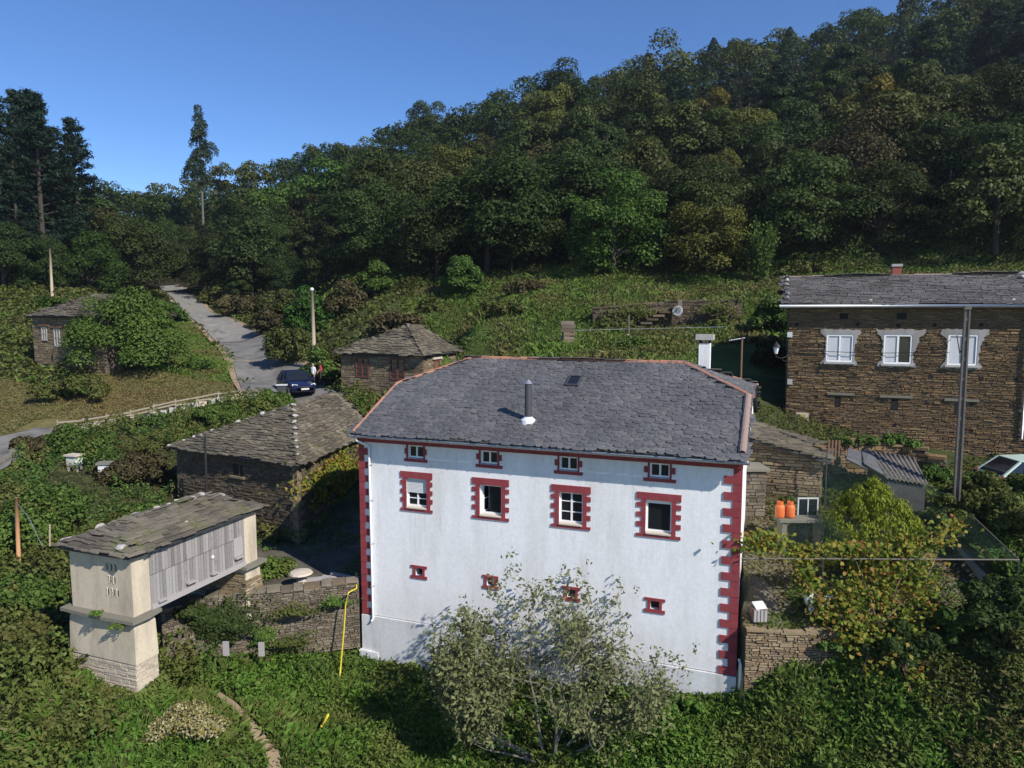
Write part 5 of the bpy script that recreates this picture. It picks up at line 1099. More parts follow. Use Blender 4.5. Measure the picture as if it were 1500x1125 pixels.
# netted yard ------------------------------------------------------------------
ne = thing('net_enclosure', Vector((11, 20.8, 3.9)), 'green netting on thin rails roofing the yard right of the white house', 'net')
NA, NB, NC, ND = at(1086, 818, 20.75), at(1493, 820, 20.75), at(1386, 720, 24.3), at(1212, 657, 25.0); NB0 = at(1483, 912, 20.7)
for p, q, r_, mt in ((NA, NB, .022, 'pole_concrete'), (NB, NC, .016, 'pole_concrete'), (NC, ND, .015, 'black_metal')): MB().tube([p, q], r_, 6).build('rail', mt, ne)
for p, q in ((NB0 - Z * .1, NB), (W2(NC, NC.z - 2.2), NC), (W2(ND, ND.z - 2.6), ND), (at(1205, 905, 20.8), at(1205, 819, 20.75)), (at(1340, 905, 20.8), at(1340, 819.5, 20.75))): MB().tube([p, q], .02, 6).build('post', 'steel_dark', ne)
def netp(pts, sag=.15, n=10):
    a, b, c, d = pts; vs = []
    for i in range(n + 1):
        for j in range(n + 1):
            u_, v_ = i / n, j / n; p = (a * (1 - u_) + b * u_) * (1 - v_) + (d * (1 - u_) + c * u_) * v_; vs.append(p - Z * sag * math.sin(math.pi * u_) * math.sin(math.pi * v_))
    k = n + 1; return MB().add(vs, [(i * k + j, (i + 1) * k + j, (i + 1) * k + j + 1, i * k + j + 1) for i in range(n) for j in range(n)]).build('net_panel', 'net', ne)
netp([NA, NB, NC, ND], .35); netp([NB, NC, W2(NC, 5.0), NB0], 0.02)
NE_ = at(1210, 770, 24.6); netp([ND, W2(ND) + Vector((-.1, -2.6, -.6)), W2(ND, 4.6) + Vector((-.1, -2.6, 0)), W2(ND, 5.2)], .02)
kb = MB(); kp0, kp1 = W2(NB0, 3.6), W2(NC, 4.9); kb.prism([kp0 + Vector((-.15, 0, 0)), kp0 + Vector((.25, 0, 0)), kp1 + Vector((.25, 0, 0)), kp1 + Vector((-.15, 0, 0))], [v + Z * .65 for v in (kp0 + Vector((-.15, 0, 0)), kp0 + Vector((.25, 0, 0)), kp1 + Vector((.25, 0, 0)), kp1 + Vector((-.15, 0, 0)))]); tag(kb.build('yard_wall', 'cement'), 'low grey cement wall along the right side of the netted yard', 'wall')
# things in the yard
tb = at(1175, 790, 23.4); tb.z = 3.5 + .5 * (23.4 - 20.6); tbl = thing('bench', tb, 'dark stone bench carrying the two orange gas bottles', 'bench'); ztab = at(1150, 758, 23.6).z
for dx in (-.62, .62): b = MB(); b.box(tb + Vector((dx, .2, (ztab - tb.z) / 2 - .05)), (.16, .5, ztab - tb.z - .05)); b.build('leg', 'stone_ledge', tbl)
b = MB(); b.box(Vector((tb.x, tb.y + .2, ztab - .05)), (1.6, .62, .09)); b.build('top', 'stone_ledge', tbl)
for px, lb in ((1142, 'orange gas bottle on the stone bench, the one nearer the white house'), (1157, 'orange gas bottle on the stone bench, the one nearer the leaning frame')):
    p = at(px, 757, 23.6); p.z = ztab - .002; bt = thing('gas_bottle', p, lb, 'gas bottle', 'gas bottles'); b = MB(); b.lathe(p, [(.13, 0), (.155, .03), (.16, .1), (.16, .36), (.14, .43), (.07, .46)], 14); b.build('body', 'orange_paint', bt, smooth=True)
    b = MB(); b.lathe(p + Z * .455, [(.10, 0), (.105, .10), (.085, .105), (.085, .01)], 12); b.build('collar', 'orange_paint', bt); b = MB(); b.lathe(p + Z * .455, [(.03, 0), (.03, .07), (.015, .08)], 8); b.build('valve', 'zinc', bt)
wf = at(1185, 745, 24.4); wfr = thing('window_frame', wf, 'old white window frame leaning against the lean-to wall', 'window frame'); b = MB()
for dx in (-.34, 0, .34): b.box(wf + Vector((dx, .1, .0)), (.04, .04, .72))
for dz in (-.34, .34): b.box(wf + Vector((0, .1, dz)), (.72, .046, .045))
b.build('frame', 'old_white' if False else 'shutter_grey', wfr); b = MB(); b.box(wf + Vector((0, .105, 0)), (.64, .012, .64)); b.build('pane', 'glass_dark', wfr)
bxp = at(1113, 846, 20.95); bxp.z = 3.62; hu = thing('hutch', bxp, 'small wooden hutch with a white sheet on top beside the house corner', 'hutch'); b = MB(); b.box(bxp + Z * .22, (.42, .34, .40)); b.build('box', 'brown_wood', hu)
for k in range(4): b = MB(); b.box(bxp + Vector((-.16 + k * .105, -.18, .22)), (.08, .02, .36)); b.build('slat', 'old_wood', hu)
b = MB(); b.box(bxp + Vector((0.03, 0, .47)), (.36, .34, .03), (1, .2, 0), up=Vector((.0, -.5, 1))); b.build('sheet', 'lead_white' if False else 'shutter_grey', hu)
bkp = at(1350, 886, 20.95); bkp.z = 3.64; bu = thing('bucket', bkp, 'blue plastic bucket among the vine leaves', 'bucket'); b = MB(); b.lathe(bkp, [(.11, 0), (.15, .30), (.165, .30), (.165, .32), (.14, .32), (.10, .03)], 14); b.build('body', 'blue_plastic', bu); b = MB(); b.tube([bkp + Vector((math.cos(t) * .15, 0, .31 + math.sin(t) * .12)) for t in [math.pi * k / 8 for k in range(9)]], .008, 4); b.build('handle', 'zinc', bu)
shp = at(1205, 870, 21.1); b = MB(); rg = random.Random(4); vs = [(shp.x - .45 + .9 * i / 6, shp.y - .25 + .6 * j / 5, 3.72 + .5 * (shp.y - .25 + .6 * j / 5 - 20.6) + rg.uniform(0, .22)) for i in range(7) for j in range(6)]; b.add(vs, [(i * 6 + j, (i + 1) * 6 + j, (i + 1) * 6 + j + 1, i * 6 + j + 1) for i in range(6) for j in range(5)]); so = b.build('plastic_sheet', 'white_plastic', smooth=True); so.modifiers.new('thick', 'SOLIDIFY').thickness = .01; tag(so, 'crumpled white plastic sheet on the ground under the vine', 'sheet')
# shed with corrugated roof
c00, c10, c11, c01 = at(1300, 699, 24.6), at(1356, 708, 24.4), at(1336, 671, 26.0), at(1272, 661, 26.2)
sh = thing('shed', W2(c00, 5.6), 'little shed roofed with a corrugated grey sheet below the farmhouse', 'shed')
b = MB(); q_ = [W2(c, 5.2) for c in (c00, c10, c11, c01)]; b.prism(q_, [W2(c, c.z - .12) for c in (c00, c10, c11, c01)]); b.build('wall', 'slate_deck', sh)  # shade on the shed wall is put into its colour with the dark deck material
vs = []; NR = 64
for i in range(NR + 1):
    u_ = -.04 + 1.08 * i / NR; off = math.sin(u_ * 2 * math.pi * 9) * .035
    for v_ in (-.06, .25, .5, .75, 1.03): p = (c00 * (1 - u_) + c10 * u_) * (1 - v_) + (c01 * (1 - u_) + c11 * u_) * v_; vs.append(p + Z * (off + .02))
so = MB().add(vs, [(i * 5 + j, (i + 1) * 5 + j, (i + 1) * 5 + j + 1, i * 5 + j + 1) for i in range(NR) for j in range(4)]).build('corrugated_sheet', 'fibre_cement', sh, smooth=True); so.modifiers.new('thick', 'SOLIDIFY').thickness = .012
for k, (a, b2, c, d) in enumerate((((1240, 672, 25.4), (1272, 688, 25.1), (1272, 664, 26.1), (1243, 656, 26.2)), ((1266, 680, 25.2), (1298, 699, 24.7), (1276, 662, 26.1), (1262, 660, 26.2)))):
    b = MB(); slab(b, [at(*a) + Z * .03 * k, at(*b2) + Z * .03 * k, at(*c) + Z * .03 * k, at(*d) + Z * .03 * k], .05); b.build('roof_slab', 'slate_blue', sh)
dry_wall('garden_wall', [at(1200, 690, 26.6), at(1240, 676, 27.0), at(1330, 676, 26.9), at(1385, 690, 26.2)], [5.5, 5.5, 5.5, 5.5], [at(1200, 662, 26.6).z, at(1240, 646, 27).z, at(1330, 653, 26.9).z, at(1385, 676, 26.2).z], .45, 'stone_brown', 'overgrown garden wall below the farmhouse behind the corrugated shed', 14, ln=.36, ch=.14)
# wooden gate by the lean-to
gt = thing('gate', at(1220, 668, 26.3), 'small dark slatted gate beside the lean-to', 'gate')
for k in range(4): b = MB(); b.box(at(1214 + k * 5, 662, 26.2), (.07, .03, .9)); b.build('slat', 'brown_wood', gt)
b = MB(); b.box(at(1221, 655, 26.25), (.6, .03, .07)); b.build('rail', 'brown_wood', gt)
# round pale object on the terrace wall
wl = at(992, 455, 46.3); wh = thing('old_wheel', wl, 'pale round wheel propped on a post against the terrace wall', 'wheel'); b = MB(); b.lathe(wl - Vector((0, .06, 0)), [(.22, 0), (.32, 0), (.32, .1), (.22, .1), (.22, 0)], 16, axis=(0.5, 1, 0)); b.build('rim', 'white_plastic', wh); b = MB(); b.lathe(wl, [(.22, 0.02), (.0, .06)], 14, axis=(.5, 1, 0)); b.build('disc', 'black_rubber', wh); b = MB(); b.box(wl + Vector((.2, .15, .15)), (.25, .08, 1.1)); b.build('board', 'pole_concrete', wh)
# small post sign by the car
sg = at(413, 572, 46.4); sgr = thing('letter_box', sg, 'small dark box with a white top on a post in front of the parked car', 'letter box'); b = MB(); b.tube([W2(sg, gz(sg.x, sg.y) - .2), sg + Z * .15], .05, 6); b.build('post', 'pole_wood', sgr); b = MB(); b.box(sg + Z * .12, (.56, .3, .44), (1, .2, 0)); b.build('box', 'steel_dark', sgr); b = MB(); b.box(sg + Z * .37, (.72, .44, .06), (1, .2, 0)); b.build('lid', 'white_plastic', sgr)

# cars ----------------------------------------------------------------------------
def car(pos, heading, paint, label, L=4.0, Wd=1.68, H=1.45):
    f = Vector((heading[0], heading[1], 0)).normalized(); s = Vector((f.y, -f.x, 0)); root = thing('parked_car', pos, label, 'car')
    P = lambda x, y, z: Vector(pos) + f * x + s * y + Z * z
    hw = Wd / 2
    # body: stations front (+) to rear; (x, half width, z bottom, z shoulder)
    st = [(L * .5, hw * .70, .30, .52), (L * .485, hw * .86, .22, .64), (L * .42, hw * .96, .20, .74), (L * .30, hw, .19, .82), (L * .16, hw, .19, .90), (-L * .1, hw, .19, .92), (-L * .32, hw, .19, .95), (-L * .44, hw * .97, .22, .95), (-L * .49, hw * .88, .28, .88), (-L * .5, hw * .8, .34, .72)]
    b = MB(); vs = []; K = 10
    for x, w, z0, z1 in st:
        m_ = (z0 + z1) / 2; vs += [P(x, y * w, z) for y, z in ((-.9, z0), (-1, z0 + .12), (-1.0, m_), (-.985, z1 - .1), (-.86, z1), (.86, z1), (.985, z1 - .1), (1, m_), (1, z0 + .12), (.9, z0))]
    fs = [(i * K + k, i * K + (k + 1) % K, (i + 1) * K + (k + 1) % K, (i + 1) * K + k) for i in range(len(st) - 1) for k in range(K)] + [tuple(range(K)), tuple(range(len(st) * K - 1, (len(st) - 1) * K - 1, -1))]
    b.add(vs, fs); body = b.build('body', paint, root, smooth=True)
    cab = [(L * .20, .86, .89), (L * .04, .70, H - .04), (-L * .08, .70, H), (-L * .30, .68, H - .03), (-L * .46, .80, .93)]   # x, width factor, z
    b = MB(); top = [P(x, y * w * hw, z) for x, w, z in cab[1:4] for y in (-1, 1)]; top2 = [p + Z * .03 for p in top]
    vs = top + top2; b.add(vs, [(6, 7, 9, 8), (8, 9, 11, 10), (0, 2, 8, 6), (2, 4, 10, 8), (3, 1, 7, 9), (5, 3, 9, 11), (1, 0, 6, 7), (4, 5, 11, 10)]); b.build('roof', paint, root, smooth=False)
    for y in (-1, 1):
        lo = [P(L * .20, y * .86 * hw, .88), P(-L * .06, y * .9 * hw, .9), P(-L * .27, y * .9 * hw, .92), P(-L * .46, y * .80 * hw, .92)]; hi = [P(L * .04, y * .70 * hw, H - .03), P(-L * .07, y * .70 * hw, H), P(-L * .24, y * .69 * hw, H - .01), P(-L * .30, y * .68 * hw, H - .03)]
        for a, c in zip(lo, hi): polybar(MB(), a, c, .07, .07).build('pillar', paint, root)
    def glass(name, q):
        g = MB(); n = (q[1] - q[0]).cross(q[2] - q[0]).normalized() * .012; g.prism([p - n for p in q], [p + n for p in q]); g.build(name, 'glass_dark', root)
    glass('windscreen', [P(L * .195, -.84 * hw, .9), P(L * .195, .84 * hw, .9), P(L * .045, .68 * hw, H - .04), P(L * .045, -.68 * hw, H - .04)])
    glass('rear_window', [P(-L * .455, -.78 * hw, .94), P(-L * .455, .78 * hw, .94), P(-L * .305, .66 * hw, H - .04), P(-L * .305, -.66 * hw, H - .04)])
    for y in (-1, 1): glass('side_window', [P(L * .18, y * .85 * hw, .9), P(-L * .44, y * .8 * hw, .93), P(-L * .30, y * .675 * hw, H - .03), P(L * .045, y * .69 * hw, H - .04)])
    for x in (L * .31, -L * .30):
        for y in (-1, 1):
            c = P(x, y * (hw - .10), .30); b = MB(); b.lathe(c - s * .09, [(.20, 0), (.29, 0), (.305, .03), (.305, .17), (.29, .20), (.20, .20)], 18, axis=s); wl_ = b.build('wheel', 'black_rubber', root); b = MB(); b.lathe(c + s * (y * .105 - .01), [(.0, 0), (.20, .0), (.20, .02), (0, .02)], 12, axis=s); b.build('rim', 'zinc', wl_)
    for y in (-1, 1):
        b = MB(); b.hexa([P(L * .475, y * .52 * hw, .56), P(L * .44, y * .92 * hw, .58), P(L * .40, y * .92 * hw, .58), P(L * .43, y * .52 * hw, .56), P(L * .465, y * .52 * hw, .70), P(L * .43, y * .90 * hw, .74), P(L * .39, y * .88 * hw, .75), P(L * .42, y * .52 * hw, .72)]); b.build('headlight', 'lamp_glass', root)
        b = MB(); b.box(P(-L * .475, y * .78 * hw, .80), (.14, .22, .22), f); b.build('tail_light', 'red_paint', root)
        b = MB(); b.box(P(L * .15, y * (hw + .07), .95), (.1, .18, .13), f); b.build('mirror', paint, root)
        b = MB(); b.box(P(-.05 * L, y * (hw + .004), .80), (.16, .02, .025), f); b.build('door_handle', 'zinc', root)
    b = MB(); b.box(P(L * .5, 0, .42), (.03, .52, .11), f); b.build('number_plate', 'white_plastic', root); b = MB(); b.box(P(L * .497, 0, .57), (.03, .8, .10), f); b.build('grille', 'black_metal', root)
    b = MB(); b.box(P(L * .49, 0, .30), (.05, 1.2, .08), f); b.build('bumper', 'black_rubber', root)
    return root
p = at(434, 582, 48.3); p.z = gz(p.x, p.y) + .12; CAR1 = p; car(p, (.55, -.83), 'navy_paint', 'dark navy hatchback parked on the road by the stone cottage')
p = at(1521, 742, 26.0); p.z = at(1480, 671, 26.0).z - 1.45; car(p, (1, .02), 'mint_paint', 'pale green car half out of the frame behind the right hedge', L=4.1)

# people by the car ---------------------------------------------------------------
def person(pos, face, shirt, label, arm=0.0, Hh=1.70):
    f = Vector((face[0], face[1], 0)).normalized(); s = Vector((f.y, -f.x, 0)); k = Hh / 1.75
    root = thing('person', pos, label, 'person'); P = lambda x, y, z: (f * x + s * y + Z * z) * k
    vs, es, rs = [], [], []
    def v(p, r, par=None):
        vs.append(p); rs.append(r * k)
        if par is not None: es.append((par, len(vs) - 1))
        return len(vs) - 1
    pel = v(P(0, 0, .95), .15); wai = v(P(0, 0, 1.10), .135, pel); che = v(P(.01, 0, 1.32), .155, wai); nk0 = v(P(0, 0, 1.45), .08, che); nk = v(P(.01, 0, 1.52), .055, nk0)
    hd0 = v(P(.02, 0, 1.58), .075, nk); hd = v(P(.025, 0, 1.66), .095, hd0); v(P(.015, 0, 1.73), .07, hd); v(P(.115, 0, 1.635), .018, hd)
    for y in (-1, 1):
        v(P(.01, y * .085, 1.64), .02, hd)
        sh = v(P(0, y * .17, 1.42), .065, che); el = v(P(-.02 + arm * .15, y * .24, 1.14), .045, sh); wr = v(P(.08 + arm * .3, y * .23, .91 + arm * .2), .03, el); pa = v(P(.10 + arm * .36, y * .225, .84 + arm * .2), .034, wr)
        for q in range(4): kn = v(P(.125 + arm * .38 - q * .018, y * .225 + (q - 1.5) * .0, .79 + arm * .2 - (q in (1, 2)) * .008), .010, pa); v(P(.13 + arm * .38 - q * .018, y * .215, .75 + arm * .2), .008, kn)
        v(P(.145 + arm * .34, y * .205, .83 + arm * .2), .011, pa)
        hp_ = v(P(0, y * .09, .88), .095, pel); kn = v(P(.03, y * .10, .50), .062, hp_); ak = v(P(-.01, y * .10, .10), .042, kn); hl = v(P(-.04, y * .10, .045), .042, ak); v(P(.16, y * .11, .035), .035, ak)
    me = bpy.data.meshes.new('body'); me.from_pydata([tuple(x) for x in vs], es, []); o = bpy.data.objects.new('body', me); col.objects.link(o)
    md = o.modifiers.new('skin', 'SKIN'); o.modifiers.new('sub', 'SUBSURF').levels = 1
    for i, d in enumerate(me.skin_vertices[0].data): d.radius = (rs[i], rs[i]); d.use_root = i == pel
    dg = bpy.context.evaluated_depsgraph_get(); m2 = bpy.data.meshes.new_from_object(o.evaluated_get(dg)); col.objects.unlink(o); bpy.data.objects.remove(o)
    m2.materials.clear(); setmat(m2, ['skin', shirt, 'cloth_dark', 'hair'])
    for p_ in m2.polygons:
        c = p_.center / k; fx = (p_.center.dot(f)) / k; p_.use_smooth = True
        p_.material_index = 2 if c.z < .96 and abs(p_.center.dot(s) / k) < .205 else 1 if c.z < 1.47 and c.z > .9 and not (c.z < 1.12 and abs(p_.center.dot(s) / k) > .19) else 3 if (c.z > 1.69 or (c.z > 1.58 and fx < -.01)) else 0
    m2.name = 'body'; b = link('body', m2, root); return root
p = CAR1 + Vector((.95, .9, 0)); p.z = gz(p.x, p.y) + .12; person(p, (-.6, -.8), 'cloth_pale', 'person in a pale top standing beside the parked car')
p = CAR1 + Vector((1.4, 1.15, 0)); p.z = gz(p.x, p.y) + .12; person(p, (-.9, -.2), 'cloth_red', 'person in a red top standing in shade beside the parked car', .3, 1.74)
# ------------------------------------------------------------------ vegetation
def polyxy(*pts): return [(p.x, p.y) for p in pts]
EXC = [polyxy(hp(-.1, -.05, 0), hp(HW + .1, -.05, 0), hp(HW + .1, HD, 0), hp(-.1, HD, 0)), polyxy(*inset([bl, bc, br_, bbl], .2)), polyxy(*inset([hf, hc, hb, hl_], .2)), polyxy(*inset([ra, rb_, rc, rd], .2)),
       polyxy(q0, q0 + U * qL, q0 + U * qL + V * 7, q0 + V * 7), polyxy(ap(0, 0, 0), ap(aL, 0, 0), ap(aL, 3.6, 0), ap(0, 3.6, 0)), polyxy(gp(-GW - .05, -.05, 0), gp(.05, -.05, 0), gp(.05, GE + .05, 0), gp(-GW - .05, GE + .05, 0)), polyxy(gp(-GW, GL - GE, 0), gp(0, GL - GE, 0), gp(0, GL, 0), gp(-GW, GL, 0))]
def distline(x, y, pts):
    d = np.full(np.shape(x), 1e9)
    for i in range(len(pts) - 1):
        a = np.array(pts[i].xy); b = np.array(pts[i + 1].xy); ab = b - a; t = np.clip(((x - a[0]) * ab[0] + (y - a[1]) * ab[1]) / (ab @ ab), 0, 1)
        d = np.minimum(d, np.hypot(x - a[0] - t * ab[0], y - a[1] - t * ab[1]))
    return d
ROADL = ROADC + [Vector((-13.0, 45.2, 0))]; PATHL = [at(318, 1025, 22.3), at(335, 1046, 21.8), at(362, 1066, 21), at(376, 1092, 20.4), at(398, 1112, 19.9), at(402, 1140, 19.2)]
def allowed(x, y, road=2.1):
    ok = np.ones(x.shape, bool)
    for p in EXC: ok &= ~inpoly(x, y, p)
    ok &= distline(x, y, ROADL) > road * np.clip(1 + 0.15 * RNG.normal(0, 1, x.shape), .8, 1.3); ok &= distline(x, y, TRK) > 1.6
    ok &= distline(x, y, PATHL) > .34 * RNG.uniform(.3, 1.25, x.shape)
    for h in HIVES: ok &= np.hypot(x - h[0], y - h[1] + .25) > .75
    ok &= ~((distline(x, y, FP) < .75) & (x < -11.6))
    return ok
HIVES = [(o.location.x, o.location.y) for o in scene.objects if o.name.startswith('bee_hive')]
def scatter(name, mat, n, region, size, hmax, rng, aspect=.5, jit=.7, clump=1.6, mask=None, up=1.0, label=None, rough=.5, blade=False):
    """leaves of ground cover over a region (box or polygon)"""
    if len(region) == 4 and not hasattr(region[0], '__len__'): x0, x1, y0, y1 = region; poly = None
    else: xs, ys = zip(*region); x0, x1, y0, y1 = min(xs), max(xs), min(ys), max(ys); poly = region
    x = rng.uniform(x0, x1, n); y = rng.uniform(y0, y1, n); k = np.abs(x) < y * .80 + 1.5
    if poly: k &= inpoly(x, y, poly)
    k &= allowed(x, y)
    if mask is not None: k &= mask(x, y)
    x, y = x[k], y[k]; z = height(x, y)
    def hf(x, y): return hmax * np.clip(vnoise(x, y, clump, 11) * 1.05 - .12 + rough * (vnoise(x, y, clump * .33, 12) - .42) + rough * .5 * (vnoise(x, y, clump * .15, 13) - .5), .04, 1.3)
    hh = hf(x, y); e = .08; gxx = (hf(x + e, y) - hf(x - e, y)) / (2 * e); gyy = (hf(x, y + e) - hf(x, y - e)) / (2 * e)
    Nn = np.stack([-gxx, -gyy, np.full(len(x), up)], 1); Nn /= np.linalg.norm(Nn, axis=1, keepdims=True); dep = rng.uniform(0, 1, len(x)) ** 2.2
    P = np.stack([x, y, z + hh * (1 - .55 * dep)], 1)
    if blade:
        d = np.stack([rng.normal(0, .45, len(x)), rng.normal(0, .45, len(x)), np.ones(len(x))], 1) + Nn * .4; d /= np.linalg.norm(d, axis=1, keepdims=True); sdv = np.cross(d, sph(len(x), rng)); sdv /= np.linalg.norm(sdv, axis=1, keepdims=True) + 1e-9
        l = size * rng.uniform(.5, 1.3, len(x))[:, None] * (.55 + hh / max(hmax, 1e-6))[:, None]; w = size * aspect * rng.uniform(.6, 1.3, len(x))[:, None] * .5; P[:, 2] = z + .02; bend = np.stack([rng.normal(0, .3, len(x)), rng.normal(0, .3, len(x)), np.full(len(x), -.15)], 1) * l
        quads = np.stack([P - sdv * w, P + sdv * w, P + d * l * .6 + sdv * w * .8, P + d * l + bend], 1)
    else: quads = leaves(P, Nn, size, jit, rng, aspect)
    o = link(name, quadmesh(name, quads, mat)); o['kind'] = 'stuff'; return o
rg_ = np.random.default_rng(21)
PAT = lambda x, y: vnoise(x, y, 3.1, 41) + .35 * vnoise(x, y, .9, 42)
MEAD = lambda x, y: ~inpoly(x, y, YARD) & ~inpoly(x, y, TERR) & (x > -12.9 - 1.2 * (y < 20.6) + 1.2 * (vnoise(x, y, 1.5, 5) - .5) + .35 * np.maximum(20 - y, 0))
scatter('meadow_grass', 'leaf_meadow', 195000, (-17, 19, 13.5, 26.5), .27, .34, rg_, .12, .5, 1.3, MEAD, blade=True)
scatter('meadow_weeds', 'leaf_meadow', 130000, (-17, 19, 13.5, 26.5), .12, .42, rg_, .5, .5, 1.5, lambda x, y: MEAD(x, y) & (vnoise(x, y, 1.9, 31) + .4 * vnoise(x, y, .6, 32) > .66), rough=.8)
scatter('dead_grass', 'leaf_scrub', 50000, (-17, 19, 13.5, 26.5), .26, .3, rg_, .08, .5, 1.3, lambda x, y: MEAD(x, y) & (vnoise(x, y, 2.6, 33) + .3 * vnoise(x, y, .5, 34) > .86), blade=True)
BRA = lambda x, y: ~inpoly(x, y, TERR) & ~inpoly(x, y, DRYA) & ~((x > -10) & (y < 26)) & ((np.hypot(x + 11.2, y - 20.4) > 1.5) | (y > 21.2))
scatter('bramble_cover', 'leaf_thicket', 160000, (-33, -8.5, 14, 47), .145, 1.15, rg_, .6, .4, 2.0, lambda x, y: BRA(x, y) & (PAT(x, y) > .52), rough=.9)
scatter('bramble_cover', 'leaf_bush', 115000, (-33, -8.5, 14, 47), .135, 1.15, rg_, .6, .4, 2.0, lambda x, y: BRA(x, y) & (PAT(x, y) <= .56) & (PAT(x, y) > .36), rough=.9)
scatter('dead_scrub', 'leaf_scrub', 70000, (-33, -8.5, 14, 47), .16, 1.0, rg_, .22, .6, 2.0, lambda x, y: BRA(x, y) & (PAT(x, y) <= .40), rough=.9)
RB = lambda x, y: ~inpoly(x, y, YARD) & ~((x < 10.6) & (y > 19.2)) & (vnoise(x, y, 1.7, 9) + (x - 8) * .06 > .62)
scatter('bramble_cover', 'leaf_bush', 90000, (7.5, 22, 14, 21.5), .11, .75, rg_, .6, .45, 1.5, lambda x, y: RB(x, y) & (PAT(x, y) > .5), rough=.9)
scatter('bramble_cover', 'leaf_bramble', 60000, (7.5, 22, 14, 21.5), .11, .7, rg_, .5, .45, 1.5, lambda x, y: RB(x, y) & (PAT(x, y) <= .54), rough=.9)
scatter('dead_grass', 'leaf_scrub', 26000, (7.5, 22, 14, 21.5), .34, .6, rg_, .07, .5, 1.5, lambda x, y: RB(x, y) & (PAT(x, y) <= .46), blade=True)
scatter('dry_grass', 'leaf_dry', 90000, DRYA, .22, .22, rg_, .15, .6, 1.2)
scatter('bank_grass', 'leaf_lawn', 75000, LAWN, .26, .2, rg_, .14, .45, 1.6, blade=True)
TRM = lambda x, y: ~((x > 10) & (y < 41)) & (y > 37 - .36 * x)
scatter('terrace_grass', 'leaf_lawn', 100000, (-9, 42, 36.5, 66), .33, .3, rg_, .16, .45, 2.2, TRM, blade=True)
scatter('terrace_weeds', 'leaf_terrace', 110000, (-9, 42, 36.5, 66), .17, .5, rg_, .45, .45, 2.0, lambda x, y: TRM(x, y) & (PAT(x, y) > .68), rough=.8)
scatter('dead_scrub', 'leaf_scrub', 60000, (-9, 42, 36.5, 66), .22, .5, rg_, .2, .5, 2.0, lambda x, y: TRM(x, y) & (PAT(x, y) < .38), rough=.8)
scatter('roadside_weeds', 'leaf_bramble', 42000, (-48, -8, 47, 112), .34, .9, rg_, .5, .7, 2.6, lambda x, y: ~inpoly(x, y, DRYA) & ~inpoly(x, y, LAWN))
scatter('field_grass', 'leaf_terrace', 50000, (-62, -22, 44, 84), .30, .6, rg_, .4, .7, 3, lambda x, y: ~inpoly(x, y, DRYA) & ~inpoly(x, y, LAWN))
scatter('yard_weeds', 'leaf_meadow', 9000, (6.9, 15, 20.5, 24), .11, .2, rg_, .4, .7, .8, lambda x, y: inpoly(x, y, YARD) & (vnoise(x, y, .8, 4) + .045 * (x - 11) > .52))
scatter('weeds', 'leaf_meadow', 9000, TERR, .12, .25, rg_, .4, .7, .8, lambda x, y: vnoise(x, y, 1.2, 4) > .55)
scatter('weeds', 'leaf_bramble', 14000, (13.5, 24, 21, 29), .15, .4, rg_, .5, .7, 1.2, lambda x, y: (vnoise(x, y, 1.6, 4) > .5) & ~inpoly(x, y, YARD))
scatter('understory', 'leaf_oak', 95000, (-70, 75, 48, 80), .26, 1.8, rg_, .6, .5, 3, lambda x, y: y > np.interp(np.clip(x / y, -1.2, 1.2), RX, D0) - 1.5)
scatter('understory', 'leaf_oak', 75000, (-125, 135, 78, 172), .5, 2.2, rg_, .6, .7, 4, lambda x, y: y > np.interp(np.clip(x / y, -1.2, 1.2), RX, D0) - 1.5)
scatter('weeds', 'leaf_bramble', 16000, (9, 26, 24, 34), .14, .3, rg_, .5, .7, 1.2, lambda x, y: vnoise(x, y, 1.8, 4) > .45)
scatter('weeds', 'leaf_dry', 7000, (-14, 16, 14, 25), .18, .5, rg_, .14, 1.0, 1.2, lambda x, y: (vnoise(x, y, 2.3, 14) > .66) & ~inpoly(x, y, YARD) & ~inpoly(x, y, TERR))

def lobes(rng, n, rx, ry, rz, cz, r0, r1, low=-.35):
    L = []
    while len(L) < n:
        v = sph(1, rng)[0]
        if v[2] < low: continue
        k = rng.uniform(.55, .95); L.append((np.array([v[0] * rx * k, v[1] * ry * k, cz + v[2] * rz * k]), rng.uniform(r0, r1)))
    return L
def crown_quads(rng, L, n, leaf, jit=.55, squash=.8, aspect=.6, hollow=.55, c0=None):
    A = np.array([l[1] ** 2 for l in L]); A = A / A.sum(); ids = rng.choice(len(L), n, p=A); C = np.array([l[0] for l in L])[ids]; Rr = np.array([l[1] for l in L])[ids]
    d = sph(n, rng); d[:, 2] = np.where(d[:, 2] < -.3, -d[:, 2], d[:, 2]); rad = Rr * rng.uniform(hollow, 1.05, n) ** .7
    P = C + d * rad[:, None] * np.array([1, 1, squash]); Nn = d + np.array([0, 0, .35])
    return leaves(P, Nn, leaf, jit, rng, aspect)
def trunk_mb(rng, H, r, limbs, L=None, lean=.03):
    b = MB(); top = Vector((rng.uniform(-lean, lean) * H, rng.uniform(-lean, lean) * H, H)); pts = [Vector((0, 0, -.6)), Vector((0, 0, H * .12)), top * .5 + Vector((rng.uniform(-.1, .1), rng.uniform(-.1, .1), 0)), top]
    b.tube(pts, [r * 1.25, r, r * .75, r * .3], 8)
    if L is not None:
        for k in range(limbs):
            c, rr = L[k % len(L)]; s = top * rng.uniform(.35, .85); e_ = Vector(c); b.tube([s, s.lerp(e_, .5) + Vector((0, 0, .25)), e_], [r * .42, r * .28, r * .08], 5)
    return b
VAR = {}
